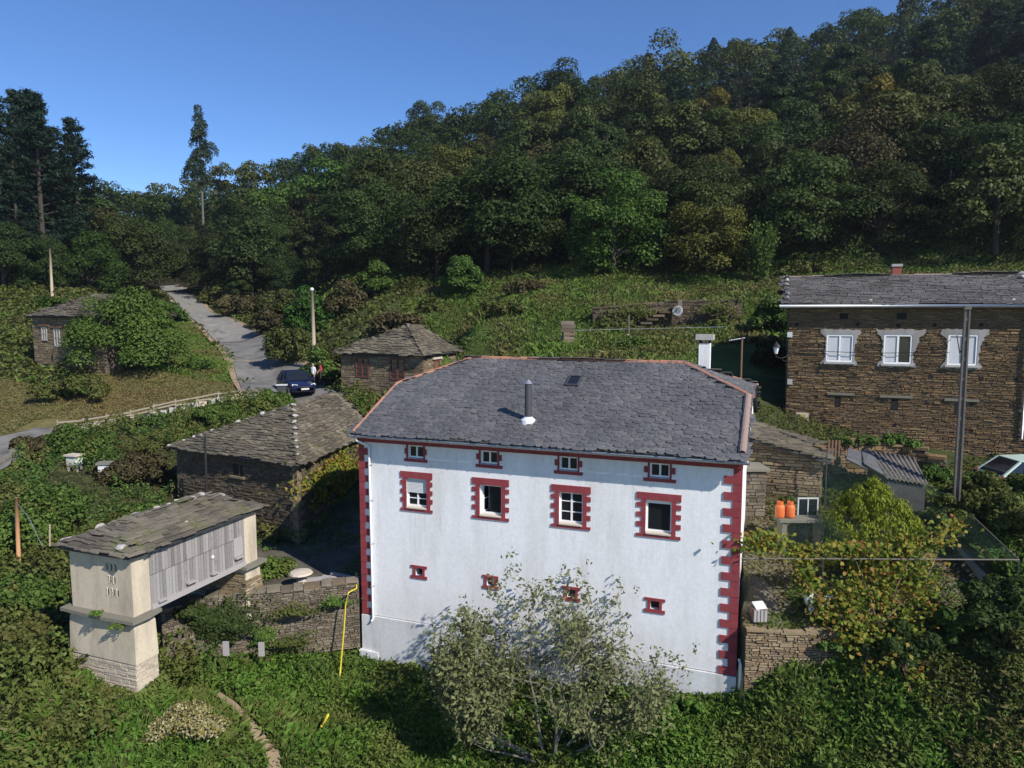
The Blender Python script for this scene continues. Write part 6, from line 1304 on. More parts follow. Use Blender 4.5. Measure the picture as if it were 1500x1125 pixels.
def broadleaf(key, mat, seed, H=8.5, Rw=3.9, n=10000, leaf=.28, nl=34, sparse=False):
    rng = np.random.default_rng(seed); rzz = H * .40; L = lobes(rng, nl, Rw, Rw, H * .46, H * .52, Rw * .22, Rw * .40, -.85)
    L.append((np.array([0, 0, H * .62]), Rw * .5))
    cm = quadmesh('crown', crown_quads(rng, L, n, leaf, .42, .8, .62), mat); tm = trunk_mb(random.Random(seed), H * .8, .22, 9, L).mesh('trunk', 'bark'); VAR.setdefault(key, []).append((cm, tm))
def pine(key, mat, seed, H=15, Rw=2.6, n=9000, leaf=.36, base=.22, irregular=.35):
    rng = np.random.default_rng(seed); tb = MB(); tb.tube([(0, 0, -.6), (0, 0, H * .5), (0, 0, H)], [.26, .17, .03], 8); P = []; Nn = []; z = H * base
    segs = []
    while z < H * .985:
        f = (H - z) / (H * (1 - base)); ln = Rw * (f ** .75) * rng.uniform(1 - irregular, 1.1) + .15; k = rng.integers(4, 7)
        for i in range(k):
            a = rng.uniform(0, 2 * math.pi); l = ln * rng.uniform(.6, 1.15); up_ = rng.uniform(.0, .45); segs.append((z, a, l, up_))
            tb.tube([(0, 0, z), (math.cos(a) * l, math.sin(a) * l, z + l * up_)], [.05, .015], 4, cap=False)
        z += rng.uniform(.45, .8) * (0.6 + .6 * f)
    W = np.array([s[2] + .15 for s in segs]); ids = rng.choice(len(segs), n, p=W / W.sum()); S = np.array(segs)[ids]; t = rng.uniform(.25, 1.05, n) ** .8
    P = np.stack([np.cos(S[:, 1]) * S[:, 2] * t, np.sin(S[:, 1]) * S[:, 2] * t, S[:, 0] + S[:, 2] * S[:, 3] * t], 1) + rng.normal(0, 1, (n, 3)) * (np.array([.22, .22, .16]) * (1.1 - .4 * t)[:, None])
    Nn = np.stack([np.cos(S[:, 1]) * .5, np.sin(S[:, 1]) * .5, np.ones(n)], 1); cm = quadmesh('crown', leaves(P, Nn, leaf, .7, rng, .28), mat); VAR.setdefault(key, []).append((cm, tb.mesh('trunk', 'bark')))
for s in range(8): broadleaf('oak', 'leaf_oak', 300 + s, (8.5, 9.2, 10.5, 7.6)[s % 4], (3.8, 4.3, 2.9, 3.4)[s % 4], nl=(30, 46, 26, 22)[s % 4])
for s in range(3): broadleaf('olive', 'leaf_olive', 310 + s)
for s in range(2): broadleaf('bright', 'leaf_bright', 320 + s); broadleaf('yellow', 'leaf_yellow', 330 + s, 8, 3.0, 7000); broadleaf('brown', 'leaf_brown', 340 + s, 9, 4.2, 8500, .24)
for s in range(3): broadleaf('fine', 'leaf_oak', 350 + s, 9, 4.2, 17000, .22, 44)
broadleaf('finebright', 'leaf_bright', 360, 9, 4.2, 18000, .22, 44); broadleaf('fineyellow', 'leaf_yellowgreen', 361, 8, 4.0, 16000, .21, 40); broadleaf('finebrown', 'leaf_brown', 362, 9, 4.4, 14000, .21, 44)
for s in range(3): pine('pine', 'leaf_pine', 370 + s, 17, 3.8, 15000, .36, .12)
for s in range(3): pine('conifer', 'leaf_pine', 380 + s, 11, 2.9, 8000, .36, .06, .3)
def tree(key, p, sc, label, group=None, name='broadleaf_tree', rz_=None, var=None, sxy=1.0):
    cm, tm = VAR[key][var if var is not None else random.randrange(len(VAR[key]))]; root = thing(name, p, label, 'tree', group); rz_ = random.uniform(0, 6.28) if rz_ is None else rz_
    for nm, me_ in (('trunk', tm), ('crown', cm)): o = link(nm, me_, root); o.rotation_euler = (0, 0, rz_); o.scale = (sc * sxy, sc * sxy, sc)
    return root
NT = [0]
TAKEN = []
def special(px, py, D, key, sc, label, name='broadleaf_tree', sxy=1.0, var=None, zoff=-.2):
    p = at(px, py, D); p.z = gz(p.x, p.y) + zoff - (1.1 if key.startswith('fine') else 0); TAKEN.append((p.x, p.y, 3.0 * sc)); NT[0] += 1; return tree(key, p, sc, label, None, name, None, var, sxy)
# trees the photograph lets you single out
special(900, 408, 61, 'finebright', 1.05, 'large rounded bright green tree at the wood edge above the terrace wall')
special(1035, 400, 59.5, 'fineyellow', .98, 'yellow green spreading tree at the right end of the terraces')
special(1262, 395, 66, 'finebrown', 1.25, 'big brownish thinly leaved tree in the dark wood above the farmhouse')
special(1385, 392, 64, 'fine', 1.2, 'dense dark tree leaning over the farmhouse roof, right of the brownish tree', var=0)
special(1480, 392, 60, 'fine', 1.15, 'dense dark tree at the right edge of the frame behind the farmhouse', var=1)
special(640, 425, 65, 'fine', 1.0, 'rounded dark green tree above the bright creeper patch', var=2)
special(560, 425, 70, 'fine', 1.05, 'tall dense green tree above the stone cottage', var=1)
special(755, 415, 68, 'fine', 1.05, 'dark tree shading the middle of the wood edge', var=0)
special(200, 415, 84, 'fine', 1.18, 'broad green oak like tree behind the ivy covered house', var=2)
special(130, 420, 78, 'finebright', .85, 'mid green tree beside the bare wooden pole on the left')
special(320, 400, 100, 'fine', 1.1, 'dark tree over the top of the road', var=1)
special(240, 412, 120, 'fine', 1.1, 'dark tree closing the view at the top of the road', var=0)
special(278, 408, 116, 'fine', .9, 'dark tree right of the road where it vanishes into the wood', var=2)
special(205, 412, 112, 'fine', .9, 'dark tree left of the road where it vanishes into the wood', var=1)
special(92, 398, 80, 'pine', 1.0, 'dark pine filling the gap between the spiky and the open crowned pine', 'pine_tree', 1.1)
special(38, 392, 88, 'pine', 1.25, 'pine standing behind the two tallest pines', 'pine_tree', 1.1)
special(5, 402, 70, 'fine', .8, 'dark broadleaf tree below the pines at the left edge', var=2)
special(70, 412, 74, 'fine', .7, 'dark broadleaf tree at the foot of the spiky pine', var=0)
special(1042, 230, 110, 'yellow', 1.25, 'bright yellowing tree high in the wood near the middle', sxy=.9)
special(627, 205, 150, 'oak', 1.5, 'tall rounded tree standing above the skyline', sxy=.8, var=0)
special(950, 95, 160, 'pine', .62, 'broad topped pine breaking the skyline', 'pine_tree', 1.7)
for px, py, D, sc, lb in ((8, 395, 78, 1.15, 'tall dark pine at the extreme left edge'), (55, 395, 82, 1.22, 'second tall dark pine from the left edge'), (66, 400, 76, 1.16, 'spiky pine right of the two tallest pines'), (118, 405, 84, 1.12, 'open crowned pine at the right end of the pine stand'), (30, 405, 73, .85, 'shorter pine with a pale bare trunk at the left')):
    special(px, py, D, 'pine', sc, lb, 'pine_tree', 1.05)
# lone eucalyptus on the skyline
rng = np.random.default_rng(5); ep = at(296, 300, 118); ep.z = gz(ep.x, ep.y); eh = 13 + (455 - 168) / 1050 * 118 - ep.z; eu = thing('eucalyptus_tree', ep, 'lone slender pointed tree with a pale bare trunk on the left skyline', 'tree'); NT[0] += 1
L = [(np.array([rng.uniform(-1, 1) * 1.5 * f, rng.uniform(-1, 1) * 1.5 * f, eh * zz]), .6 + 1.0 * f) for zz, f in zip(np.linspace(.52, .985, 16), [.55, .8, .95, 1, 1, 1, .95, .9, .8, .7, .6, .5, .38, .28, .15, .05])]
link('crown', quadmesh('crown', crown_quads(rng, L, 6000, .36, .8, 1.1, .4), 'leaf_eucalyptus'), eu); b = MB(); b.tube([ep - Z * .5, ep + Z * eh * .5 + Vector((.1, 0, 0)), ep + Z * eh * .95], [.22, .16, .05], 7); b.build('trunk', 'bark_twig', eu)

# the wood: every tree on its own up to about 300, what stands farthest as one mass
cand = []; rng = np.random.default_rng(77)
yy = 57.0
while yy < DR + 16:
    sp_w = 5.3 + yy * .008; xx = -yy * .84
    while xx < yy * .86:
        x = xx + rng.uniform(-.42, .42) * sp_w; y = yy + rng.uniform(-.42, .42) * sp_w; xx += sp_w
        r = x / y; d0 = np.interp(r, RX, D0)
        if y < d0 + 1.0: continue
        if distline(np.array([x]), np.array([y]), ROADL)[0] < 5.2: continue
        if any((x - a) ** 2 + (y - b_) ** 2 < c * c for a, b_, c in TAKEN): continue
        cand.append((x, y, r, d0))
    yy += sp_w * .86
cand.sort(key=lambda c: c[1]); budget = 300 - NT[0] - 4; far = []
LB = {'oak': ('dark green tree', '', 'broadleaf_tree'), 'fine': ('dense dark green tree', '', 'broadleaf_tree'), 'olive': ('olive green tree', '', 'broadleaf_tree'), 'bright': ('fresh green tree', '', 'broadleaf_tree'), 'yellow': ('yellowing tree', '', 'broadleaf_tree'), 'brown': ('brownish tree', '', 'broadleaf_tree'), 'fineyellow': ('yellow green tree', '', 'broadleaf_tree'), 'conifer': ('dark conifer', '', 'conifer_tree'), 'pine': ('tall pine', '', 'pine_tree')}
for (x, y, r, d0) in cand:
    t = (y - d0) / (DR - d0); u_ = rng.random()
    if r < -.60 and u_ < .8: key = 'pine'
    elif r > .22 and t > .40 and t < .78 and u_ < .45: key = 'conifer'
    elif t > .5 and t < .7 and u_ < .06: key = 'conifer'
    elif y < 78 and u_ < .45: key = 'fine'
    else: key = rng.choice(['oak', 'olive', 'bright', 'yellow', 'brown', 'fineyellow'], p=[.53, .24, .09, .03, .04, .07] if r > -.1 and r < .4 and y < 125 else [.58, .25, .10, .03, .04, 0])
    sc = rng.choice([.8, .95, 1.1, 1.3, 1.5]) * rng.uniform(.92, 1.08) * (1.0 if key != 'pine' else .85) * (0.8 + .2 * min(1, t * 3))
    if y > 118 and rng.random() < .12: sc *= 1.3
    sc *= 1.02 - .32 * min(1, max(0, t))
    p = Vector((x, y, gz(x, y) - (.9 if t < .15 else .4)))
    if budget > 0:
        budget -= 1; px = 750 + 1050 * r
        where = ('left of the ruined house', 'above the ruined house', 'above the upper road', 'above the stone cottage', 'above the left half of the white house', 'above the right half of the white house', 'above the white house chimney', 'above the left end of the farmhouse', 'above the right end of the farmhouse')[sum(px > q for q in (110, 260, 440, 650, 800, 960, 1090, 1300))]
        rank = ('in the front rank', 'low on the slope', 'halfway up the slope', 'high on the slope', 'near the skyline')[sum(t > q for q in (.10, .24, .42, .62))]
        kind_, _, nm_ = LB[key]; lb_ = f"{kind_} {rank}, {where}"; tree(key, p, sc, lb_, 'trees: ' + lb_, nm_, None, None, rng.uniform(.8, 1.2) * (1.35 if key == 'conifer' else 1))
    else: far.append((x, y, p.z, sc, key))
Q = {'leaf_oak': [], 'leaf_pine': [], 'leaf_olive': []}
for (x, y, z, sc, key) in far:
    n = int(560 * max(.8, sc * sc)); H = 8.5 * sc
    if key in ('conifer', 'pine'):
        zz = rng.uniform(.05, 1, n) ** .8; rad = (1 - zz) ** .7 * 2.9 * sc * rng.uniform(.7, 1.05, n) + .12; a = rng.uniform(0, 6.283, n); P = np.stack([x + np.cos(a) * rad, y + np.sin(a) * rad, z + zz * 9.5 * sc], 1); Nn = np.stack([np.cos(a), np.sin(a), np.full(n, .6)], 1); Q['leaf_pine'].append(leaves(P, Nn, .52, .5, rng, .4))
    else:
        L = lobes(rng, 11, 3.7 * sc, 3.7 * sc, H * .36, H * .6, 1.1 * sc, 1.8 * sc); q = crown_quads(rng, L, n, .54, .5, .8, .6) + np.array([x, y, z]); Q['leaf_olive' if key in ('olive', 'yellow', 'brown') else 'leaf_oak'].append(q)
for k, v in Q.items():
    if v: o = link('far_woods', quadmesh('far_woods', np.concatenate(v), k)); o['kind'] = 'stuff'
print('trees', len(cand), 'far', len(far), 'taken', NT[0])

# bushes ---------------------------------------------------------------------------
def bush(px, py, D, rx, ry, h, mat, n, leaf, label, name='bush', cat='bush', group=None, seed=0, aspect=.6, nl=16, stems=5, rot_=0.0, jit=.6, base=None, lowcut=-.1):
    rng = np.random.default_rng(900 + seed); p = at(px, py, D) if base is None else Vector(base); p.z = gz(p.x, p.y) - .1 if base is None else p.z
    root = thing(name, p, label, cat, group); L = lobes(rng, nl, rx * .92, ry * .92, h * .74, h * .10, min(rx, ry, h) * .26, min(rx, ry, h) * .45, .02); L += [(np.array([a_ * rx * .35, b2_ * ry * .35, h * .3]), min(rx, ry, h) * .5) for a_, b2_ in ((-1, 0), (1, 0), (0, 0))]; q = crown_quads(rng, L, n, leaf, jit, .9, aspect, .6)
    q[..., 2] = np.maximum(q[..., 2], .02 + .05 * rng.random(q.shape[:1])[:, None]); c, s = math.cos(rot_), math.sin(rot_); x = q[..., 0] * c - q[..., 1] * s; y = q[..., 0] * s + q[..., 1] * c; q = np.stack([x, y, q[..., 2]], -1)
    link('foliage', quadmesh('foliage', q, mat), root); b = MB(); rr = random.Random(seed)
    for k in range(stems):
        e_ = Vector(L[k % len(L)][0]); e_ = Vector((e_.x * c - e_.y * s, e_.x * s + e_.y * c, e_.z)); rs_ = min(1, rx * .6); b.tube([(e_.x * .12, e_.y * .12, -.2 * rs_), (e_.x * .45, e_.y * .45, e_.z * .55), tuple(e_)], [.07 * rs_, .05 * rs_, .015 * rs_], 5)
    o = link('stem', b.mesh('stem', 'bark'), root); return root
B = bush
B(186, 535, 50.2, 4.0, 3.3, 6.6, 'leaf_ivy', 38000, .17, 'huge rounded ivy bush smothering the right half of the ruined house', 'ivy', 'ivy', seed=1, nl=75, jit=.4)
B(112, 583, 46.2, 3.6, 1.5, 1.7, 'leaf_bramble', 6500, .19, 'low bramble mound in the dry grass before the ruined house', seed=2)
B(285, 548, 53, 1.5, 1.1, .9, 'leaf_bush', 2500, .17, 'low green thicket on the bank beside the road', seed=3)
B(90, 445, 54, 1.5, 1.5, 1.0, 'leaf_bright', 1300, .2, 'mossy growth on top of the ruined house roof', 'creeper', 'creeper', seed=4, base=tuple(at(78, 452, 54)))
B(250, 448, 74, 1.8, 1.6, 2.4, 'leaf_bush', 2500, .26, 'green bush on the left of the road near its top', seed=5)
B(425, 528, 55.5, 2.2, 1.8, 4.4, 'leaf_olive', 7000, .22, 'yellow tinged bush overhanging the road by the bleached pole', seed=6, nl=20)
B(452, 495, 60, 2.6, 2.2, 4.6, 'leaf_bright', 7000, .24, 'tall fresh green bush above the bleached pole', seed=7, nl=20)
B(492, 530, 52, 2.0, 1.6, 2.7, 'leaf_olive', 4500, .2, 'pale grassy bush at the left corner of the stone cottage', seed=8, aspect=.3)
B(470, 548, 50, 1.5, 1.3, 3.0, 'leaf_bush', 3500, .2, 'dark bush between the parked car and the cottage', seed=9)
B(548, 462, 61, 1.7, 1.5, 3.8, 'leaf_bright', 4000, .24, 'upright fresh green bush up the slope behind the cottage', seed=10)
B(505, 470, 60, 2.0, 1.7, 3.0, 'leaf_brown', 3500, .22, 'brownish scrub bush on the bank behind the cottage', seed=11)
B(575, 480, 55, 2.3, 1.6, 2.4, 'leaf_brown', 3500, .22, 'brown green scrub right behind the cottage roof', seed=12)
B(628, 470, 53, 2.0, 1.0, .9, 'leaf_lawn', 3000, .2, 'bright yellow green creeper patch right of the cottage roof', 'creeper', 'creeper', seed=13)
B(678, 437, 60, 1.9, 1.8, 4.4, 'leaf_bush', 6500, .22, 'rounded dense green bush at the edge of the wood left of the terraces', seed=14, nl=24)
B(630, 455, 58, 1.0, .9, 1.5, 'leaf_olive', 1600, .2, 'small clipped looking bush above the creeper patch', seed=15)
B(350, 480, 79, 3.2, 2.0, 3.4, 'leaf_brown', 5500, .28, 'brown scrub on the cut bank above the road', seed=16, nl=22)
B(325, 455, 92, 3.2, 2.2, 4.0, 'leaf_bramble', 5000, .3, 'dark scrub along the upper road bank', seed=17)
B(392, 497, 68, 2.4, 1.6, 3.0, 'leaf_brown', 4500, .25, 'rusty scrub on the bank right of the road bend', seed=18)
B(415, 470, 72, 2.8, 2.2, 4.4, 'leaf_olive', 5500, .26, 'olive bush high on the bank above the road bend', seed=19)
B(880, 425, 60, 1.4, 1.2, 2.6, 'leaf_bright', 2600, .22, 'light green shrub at the foot of the large rounded tree', seed=20)
B(770, 445, 56, 2.4, 1.5, 1.5, 'leaf_brown', 3200, .2, 'rusty bracken patch on the green slope', 'bracken', 'bracken', seed=21)
B(735, 470, 51, 2.2, 1.4, 1.1, 'leaf_bramble', 2600, .2, 'low mixed bramble on the green slope behind the roof', seed=22)
B(930, 515, 40.5, .95, .8, 1.1, 'leaf_bush', 1800, .15, 'small dark bush beside the low broken wall', seed=23)
B(890, 470, 48, 1.8, .8, 1.2, 'leaf_brown', 1800, .18, 'dry scrub at the left end of the terrace wall', seed=24)
B(1135, 470, 43, 1.6, 1.4, 2.6, 'leaf_bush', 4500, .19, 'green bush behind the left end of the farmhouse roof', seed=25)
B(1128, 520, 37.5, 1.2, 1.0, 1.9, 'leaf_oak', 3200, .17, 'grey green drooping bush below the wall lantern', seed=26)
B(1285, 402, 43, 1.2, .8, 1.3, 'leaf_bush', 2200, .17, 'round bush peeping over the farmhouse roof ridge', seed=27)
B(1180, 395, 57, 2.4, 1.4, 1.3, 'leaf_bramble', 2800, .2, 'low bramble on the sunny patch above the farmhouse', seed=28)
# spiky sapling
sp_ = at(1116, 392, 57); sp_.z = gz(sp_.x, sp_.y) - .1; rng = np.random.default_rng(8); sg_ = thing('sapling', sp_, 'bushy sapling with upright whippy shoots right of the yellow green tree', 'sapling'); b = MB(); qs = []
for k in range(26):
    a = rng.uniform(0, 6.28); l = rng.uniform(2.4, 5.2); e_ = np.array([math.cos(a) * rng.uniform(.3, 1.3), math.sin(a) * rng.uniform(.3, 1.3), l]); b.tube([(0, 0, 0), tuple(e_ * .5 + np.array([e_[0] * .15, e_[1] * .15, 0])), tuple(e_)], [.05, .03, .008], 4); t = rng.uniform(.15, 1, 170); P = e_ * t[:, None] + rng.normal(0, .16, (170, 3)); qs.append(leaves(P, sph(170, rng), .2, .5, rng, .5))
link('foliage', quadmesh('foliage', np.concatenate(qs), 'leaf_bush'), sg_); link('stem', b.mesh('stem', 'bark'), sg_)
# left slope
for i, (px, py, D, rx, h, mt, lb) in enumerate(((30, 775, 28.5, 1.9, 1.9, 'leaf_bush', 'green thicket on the left slope behind the orange post'), (75, 735, 31, 2.0, 1.5, 'leaf_bush', 'green thicket below the bee hives'), (20, 860, 25, 1.7, 1.7, 'leaf_bush', 'dark green thicket left of the granary roof'), (60, 930, 22.8, 1.5, 1.7, 'leaf_bramble', 'brown green thicket beside the granary pillar'), (10, 985, 21, 1.4, 1.4, 'leaf_olive', 'yellowish thicket at the lower left edge'), (45, 660, 37.5, 1.5, .9, 'leaf_brown', 'brown scrub at the end of the grey track'), (110, 655, 38.5, 2.2, 1.5, 'leaf_bush', 'bright green bramble below the fence and above the hives'), (200, 690, 36, 2.2, 1.5, 'leaf_brown', 'reddish brown bramble between the hives and the barn'), (235, 635, 40, 2.6, 1.0, 'leaf_bramble', 'low bramble on the slope above the barn'), (330, 600, 43.5, 2.6, 1.0, 'leaf_bush', 'green bramble under the fence nearest the car'), (400, 592, 44.5, 1.6, 1.2, 'leaf_bush', 'small bush below the letter box'), (215, 745, 32, 1.4, 1.3, 'leaf_bush', 'bright green bush at the left corner of the barn'), (165, 755, 29, 1.2, .9, 'leaf_bramble', 'low bramble behind the granary roof'))):
    B(px, py, D, rx, rx * .8, h, mt, 5200, .17, lb, seed=60 + i, nl=18)
B(265, 1085, 19.4, 1.35, 1.1, .9, 'leaf_cream', 6500, .075, 'shrub with dry cream seed heads at the lower left', 'flowering_shrub', 'shrub', seed=40, nl=20)
B(120, 1100, 18.6, 1.3, .9, .7, 'leaf_bramble', 3800, .1, 'low tangled bramble in the bottom left corner', seed=41)
B(403, 858, 27.2, .85, .9, .9, 'leaf_meadow', 3200, .11, 'bright green clump of grass by the far granary pillar', 'grass_clump', 'grass clump', seed=42)
B(590, 985, 24.4, 1.2, .5, .75, 'leaf_meadow', 3000, .11, 'tall weeds against the left part of the white house plinth', 'weed_clump', 'weeds', seed=43)
B(1010, 1035, 20.9, 1.6, .45, .6, 'leaf_meadow', 3800, .11, 'tall weeds against the right part of the white house plinth', 'weed_clump', 'weeds', seed=44)
B(1165, 975, 20.0, .40, .3, .4, 'leaf_bush', 700, .09, 'small green tuft growing out of the crumbling yard wall', 'weed_clump', 'weeds', seed=45)
B(0, 0, 0, 2.0, .8, 1.25, 'leaf_bramble', 7000, .14, 'thick dark hedge hiding the lower half of the pale green car', 'hedge', 'hedge', seed=46, nl=30, base=(16.9, 24.4, gz(16.9, 24.4) - .1))
B(0, 0, 0, 1.2, .55, 2.3, 'leaf_bramble', 4500, .13, 'ivy hedge at the foot of the tall concrete pole', 'hedge', 'hedge', seed=47, nl=22, base=(14.75, 23.35, gz(15.2, 23.6) - .5))
B(1480, 830, 19.6, 1.4, 1.0, 2.4, 'leaf_oak', 5500, .14, 'dark shrub at the right edge beside the net', seed=48)
B(1310, 645, 27.3, 1.7, .5, .55, 'leaf_bush', 1800, .12, 'ivy along the top of the garden wall', 'ivy', 'ivy', seed=49, base=tuple(at(1300, 655, 27.0)))
B(1240, 655, 26.9, .5, .4, .35, 'leaf_lawn', 600, .1, 'small yellow green tuft on the garden wall by the gate', 'weed_clump', 'weeds', seed=50, base=tuple(at(1235, 652, 26.9)))
B(1480, 985, 18.9, 1.0, .8, 1.4, 'leaf_bramble', 4000, .12, 'dry bramble bush under the right corner of the yard', seed=51)
B(1330, 985, 19.9, 1.6, .7, 1.6, 'leaf_oak', 6500, .12, 'dark bush draping the yard wall under the vine', seed=52)
B(1420, 965, 19.9, 1.4, .6, 1.3, 'leaf_bush', 5000, .12, 'green bush covering the right part of the yard wall', seed=53)
B(1200, 938, 20.25, .5, .3, .45, 'leaf_bush', 1200, .10, 'green growth over the top of the yard wall left of the vine', seed=54, base=tuple(at(1215, 955, 20.2)))
B(0, 0, 0, .9, 1.5, 1.5, 'leaf_bramble', 6000, .13, 'dark bank hedge on the right outside the net corner', 'hedge', 'hedge', seed=55, nl=26, base=(16.2, 22.6, gz(16.2, 22.6) - .1))
ivp = at(1368, 690, 26.0); ivp.z -= .35; B(0, 0, 0, .9, .5, .6, 'leaf_bush', 2400, .11, 'ivy over the right end of the garden wall by the shed', 'ivy', 'ivy', seed=61, base=tuple(ivp))
B(900, 478, 46.3, 1.6, .5, 1.0, 'leaf_terrace', 2200, .17, 'weeds hiding the left foot of the terrace wall', 'weed_clump', 'weeds', seed=56)
B(1060, 478, 45.6, 1.6, .5, .7, 'leaf_terrace', 2200, .17, 'weeds along the right foot of the terrace wall', 'weed_clump', 'weeds', seed=57)
B(225, 1015, 20.2, .7, .5, .55, 'leaf_meadow', 1800, .11, 'grass clump at the right foot of the granary pillar', 'grass_clump', 'grass clump', seed=58)
B(150, 1022, 19.6, 1.0, .4, .5, 'leaf_bramble', 2200, .11, 'weeds at the front foot of the granary pillar', 'weed_clump', 'weeds', seed=59)
B(460, 950, 24.4, .9, .4, .6, 'leaf_bush', 2200, .11, 'weeds at the foot of the grey retaining wall', 'weed_clump', 'weeds', seed=60)
scatter('leaf_litter', 'leaf_dry', 16000, (6.9, 15, 20.5, 26), .09, .05, rg_, .6, .35, .8, lambda x, y: inpoly(x, y, YARD) & (vnoise(x, y, 1.1, 24) > .35))
# ivy sheets on walls
def wall_ivy(pts, n, size, mat, label, seed, depth=.22, name='ivy', cat='ivy'):
    """pts: list of (centre, half width vector, half height, normal)"""
    rng = np.random.default_rng(seed); Ps = []; Ns = []; W = np.array([p[1].length * p[2] for p in pts]); ids = rng.choice(len(pts), n, p=W / W.sum())
    for i in range(len(pts)):
        k = (ids == i).sum(); c, hw, hh, nn = pts[i]; a = rng.uniform(0, 6.283, k); r = np.abs(rng.normal(0, .55, k)) * (1 + .35 * np.sin(a * 3 + i * 2 + seed) + .2 * np.sin(a * 7 + i)); u_ = np.cos(a) * r; v_ = np.sin(a) * r; d = rng.uniform(.02, depth, k) * (1.1 - r)
        Ps.append(np.array(c)[None] + u_[:, None] * np.array(hw)[None] + v_[:, None] * np.array([0, 0, hh])[None] + d[:, None] * np.array(nn)[None]); Ns.append(np.tile(np.array(nn) + np.array([0, 0, .3]), (k, 1)))
    c = pts[0][0]; root = thing(name, c - Z * pts[0][2], label, cat); o = link('foliage', quadmesh('foliage', leaves(np.concatenate(Ps) - np.array(worldloc(root))[None], np.concatenate(Ns), size, .55, rng, .7), mat), root)
    for k in range(5):
        b = MB(); c, hw, hh, nn = pts[k % len(pts)]; b.tube([c - Z * hh * .9 + hw * (.3 * (k - 2)), c + hw * (.2 * (k - 2)) + nn * .06, c + Z * hh * .8 + hw * (.15 * (k - 2))], [.025, .018, .006], 4); b.build('stem', 'vine_stem', root)
    return root
wall_ivy([(at(930, 458, 46.8), Vector((2.0, .1, 0)), .6, Vector((0, -1, .1))), (at(1050, 452, 46.2), Vector((1.4, .1, 0)), .5, Vector((0, -1, .1)))], 1900, .16, 'leaf_bramble', 'creeper hanging over the terrace wall', 15, .3, 'creeper', 'creeper')
wall_ivy([(at(430, 895, 24.5), Vector((.9, .2, 0)), .25, Vector((.17, -.98, 0))), (at(420, 940, 24.5), Vector((1.0, .2, 0)), .3, Vector((.17, -.98, 0)))], 1500, .10, 'leaf_bramble', 'thin brambles trailing over the middle of the grey retaining wall', 16, .3, 'bramble', 'bramble')
bn = outn(BCc, BRc, sum([BLc, BCc, BRc, BBc], Vector()) / 4); bu_ = (BRc - BCc).normalized()
wall_ivy([(BCc + bu_ * 3.2 + Z * 5.3 + bn * .1, bu_ * 2.6, 1.1, bn), (BCc + bu_ * 5.0 + Z * 4.5 + bn * .1, bu_ * 2.2, 1.5, bn), (BCc + bu_ * 1.7 + Z * 4.7 + bn * .08, bu_ * .9, .8, bn)], 4200, .17, 'leaf_vine', 'yellow green creeper climbing the sunny end wall of the barn', 5, .35, 'creeper', 'creeper')
wn_ = Vector((.17, -.985, 0)); rw0, rw1 = at(310, 905, 23.9), at(335, 925, 23.9)
wall_ivy([(at(312, 905, 23.75), Vector((1.15, .3, 0)), .62, wn_), (at(345, 915, 23.9), Vector((.7, .15, 0)), .5, wn_), (at(280, 895, 23.4), Vector((.6, .2, 0)), .3, wn_)], 5200, .10, 'leaf_oak', 'dark ivy hanging over the grey retaining wall near the granary', 6, .35)
wall_ivy([(at(385, 930, 24.2), Vector((.4, .1, 0)), .35, wn_), (at(490, 882, 24.9), Vector((.45, .1, 0)), .18, wn_)], 1600, .10, 'leaf_bush', 'small green plants growing on the grey retaining wall', 7, .2, 'creeper', 'creeper')
for px, py, lb in ((140, 900, 'tuft of fern on the granary ledge, the left one'), (173, 918, 'tuft of fern hanging from the granary ledge near its corner')):
    p = at(px, py, 19.9); B(0, 0, 0, .28, .2, .2, 'leaf_lawn', 260, .09, lb, 'fern_tuft', 'fern', seed=px, base=tuple(p - Z * .06), aspect=.3, nl=6, stems=3)
# golden cypress in the yard
cy = at(1274, 806, 22.9); cy.z = gz(cy.x, cy.y) - .05; cyt = thing('cypress_bush', cy, 'golden green clipped cypress standing inside the netted yard', 'cypress'); rng = np.random.default_rng(12); n = 22000
PR = lambda z_: 1.06 * np.interp(z_, [0, .1, .3, .5, .56, .68, .85, 1], [1.25, 1.5, 1.62, 1.56, 1.46, 1.15, .68, .08])
LC = []
for k in range(230):
    z_ = rng.uniform(0.0, 1) ** .85; a_ = rng.uniform(0, 6.283); r_ = max(0, PR(z_) - .16) * rng.uniform(.88, 1.05); LC.append((np.array([math.cos(a_) * r_, math.sin(a_) * r_, .1 + z_ * 2.65]), rng.uniform(.13, .26)))
LC += [(np.array([0, 0, .5]), .9), (np.array([0, 0, 1.2]), .85), (np.array([0, 0, 1.8]), .55)]
A_ = np.array([l[1] ** 2 for l in LC]); ids = rng.choice(len(LC), n, p=A_ / A_.sum()); C_ = np.array([l[0] for l in LC])[ids]; R_ = np.array([l[1] for l in LC])[ids]; d_ = sph(n, rng); P = C_ + d_ * (R_ * rng.uniform(.75, 1.05, n))[:, None] * np.array([.85, .85, 1.5]); P[:, 2] = np.maximum(P[:, 2], .03)
Nn = d_ + np.stack([C_[:, 0], C_[:, 1], np.zeros(n)], 1) * .3 + rng.normal(0, .3, (n, 3)); Nn /= np.linalg.norm(Nn, axis=1, keepdims=True); upv = np.array([0, 0, 1.0]) + d_ * .5 + rng.normal(0, .25, (n, 3)); upv -= Nn * (upv * Nn).sum(1, keepdims=True); upv /= np.linalg.norm(upv, axis=1, keepdims=True); sd2 = np.cross(Nn, upv); s_ = rng.uniform(.05, .10, n)[:, None]
link('foliage', quadmesh('foliage', np.stack([P - upv * s_ * .5, P + sd2 * s_ * .26, P + upv * s_, P - sd2 * s_ * .26], 1), 'leaf_cypress'), cyt); b = MB(); b.tube([(0, 0, -.2), (0, 0, 2.3)], [.12, .03], 7); link('trunk', b.mesh('trunk', 'bark'), cyt)
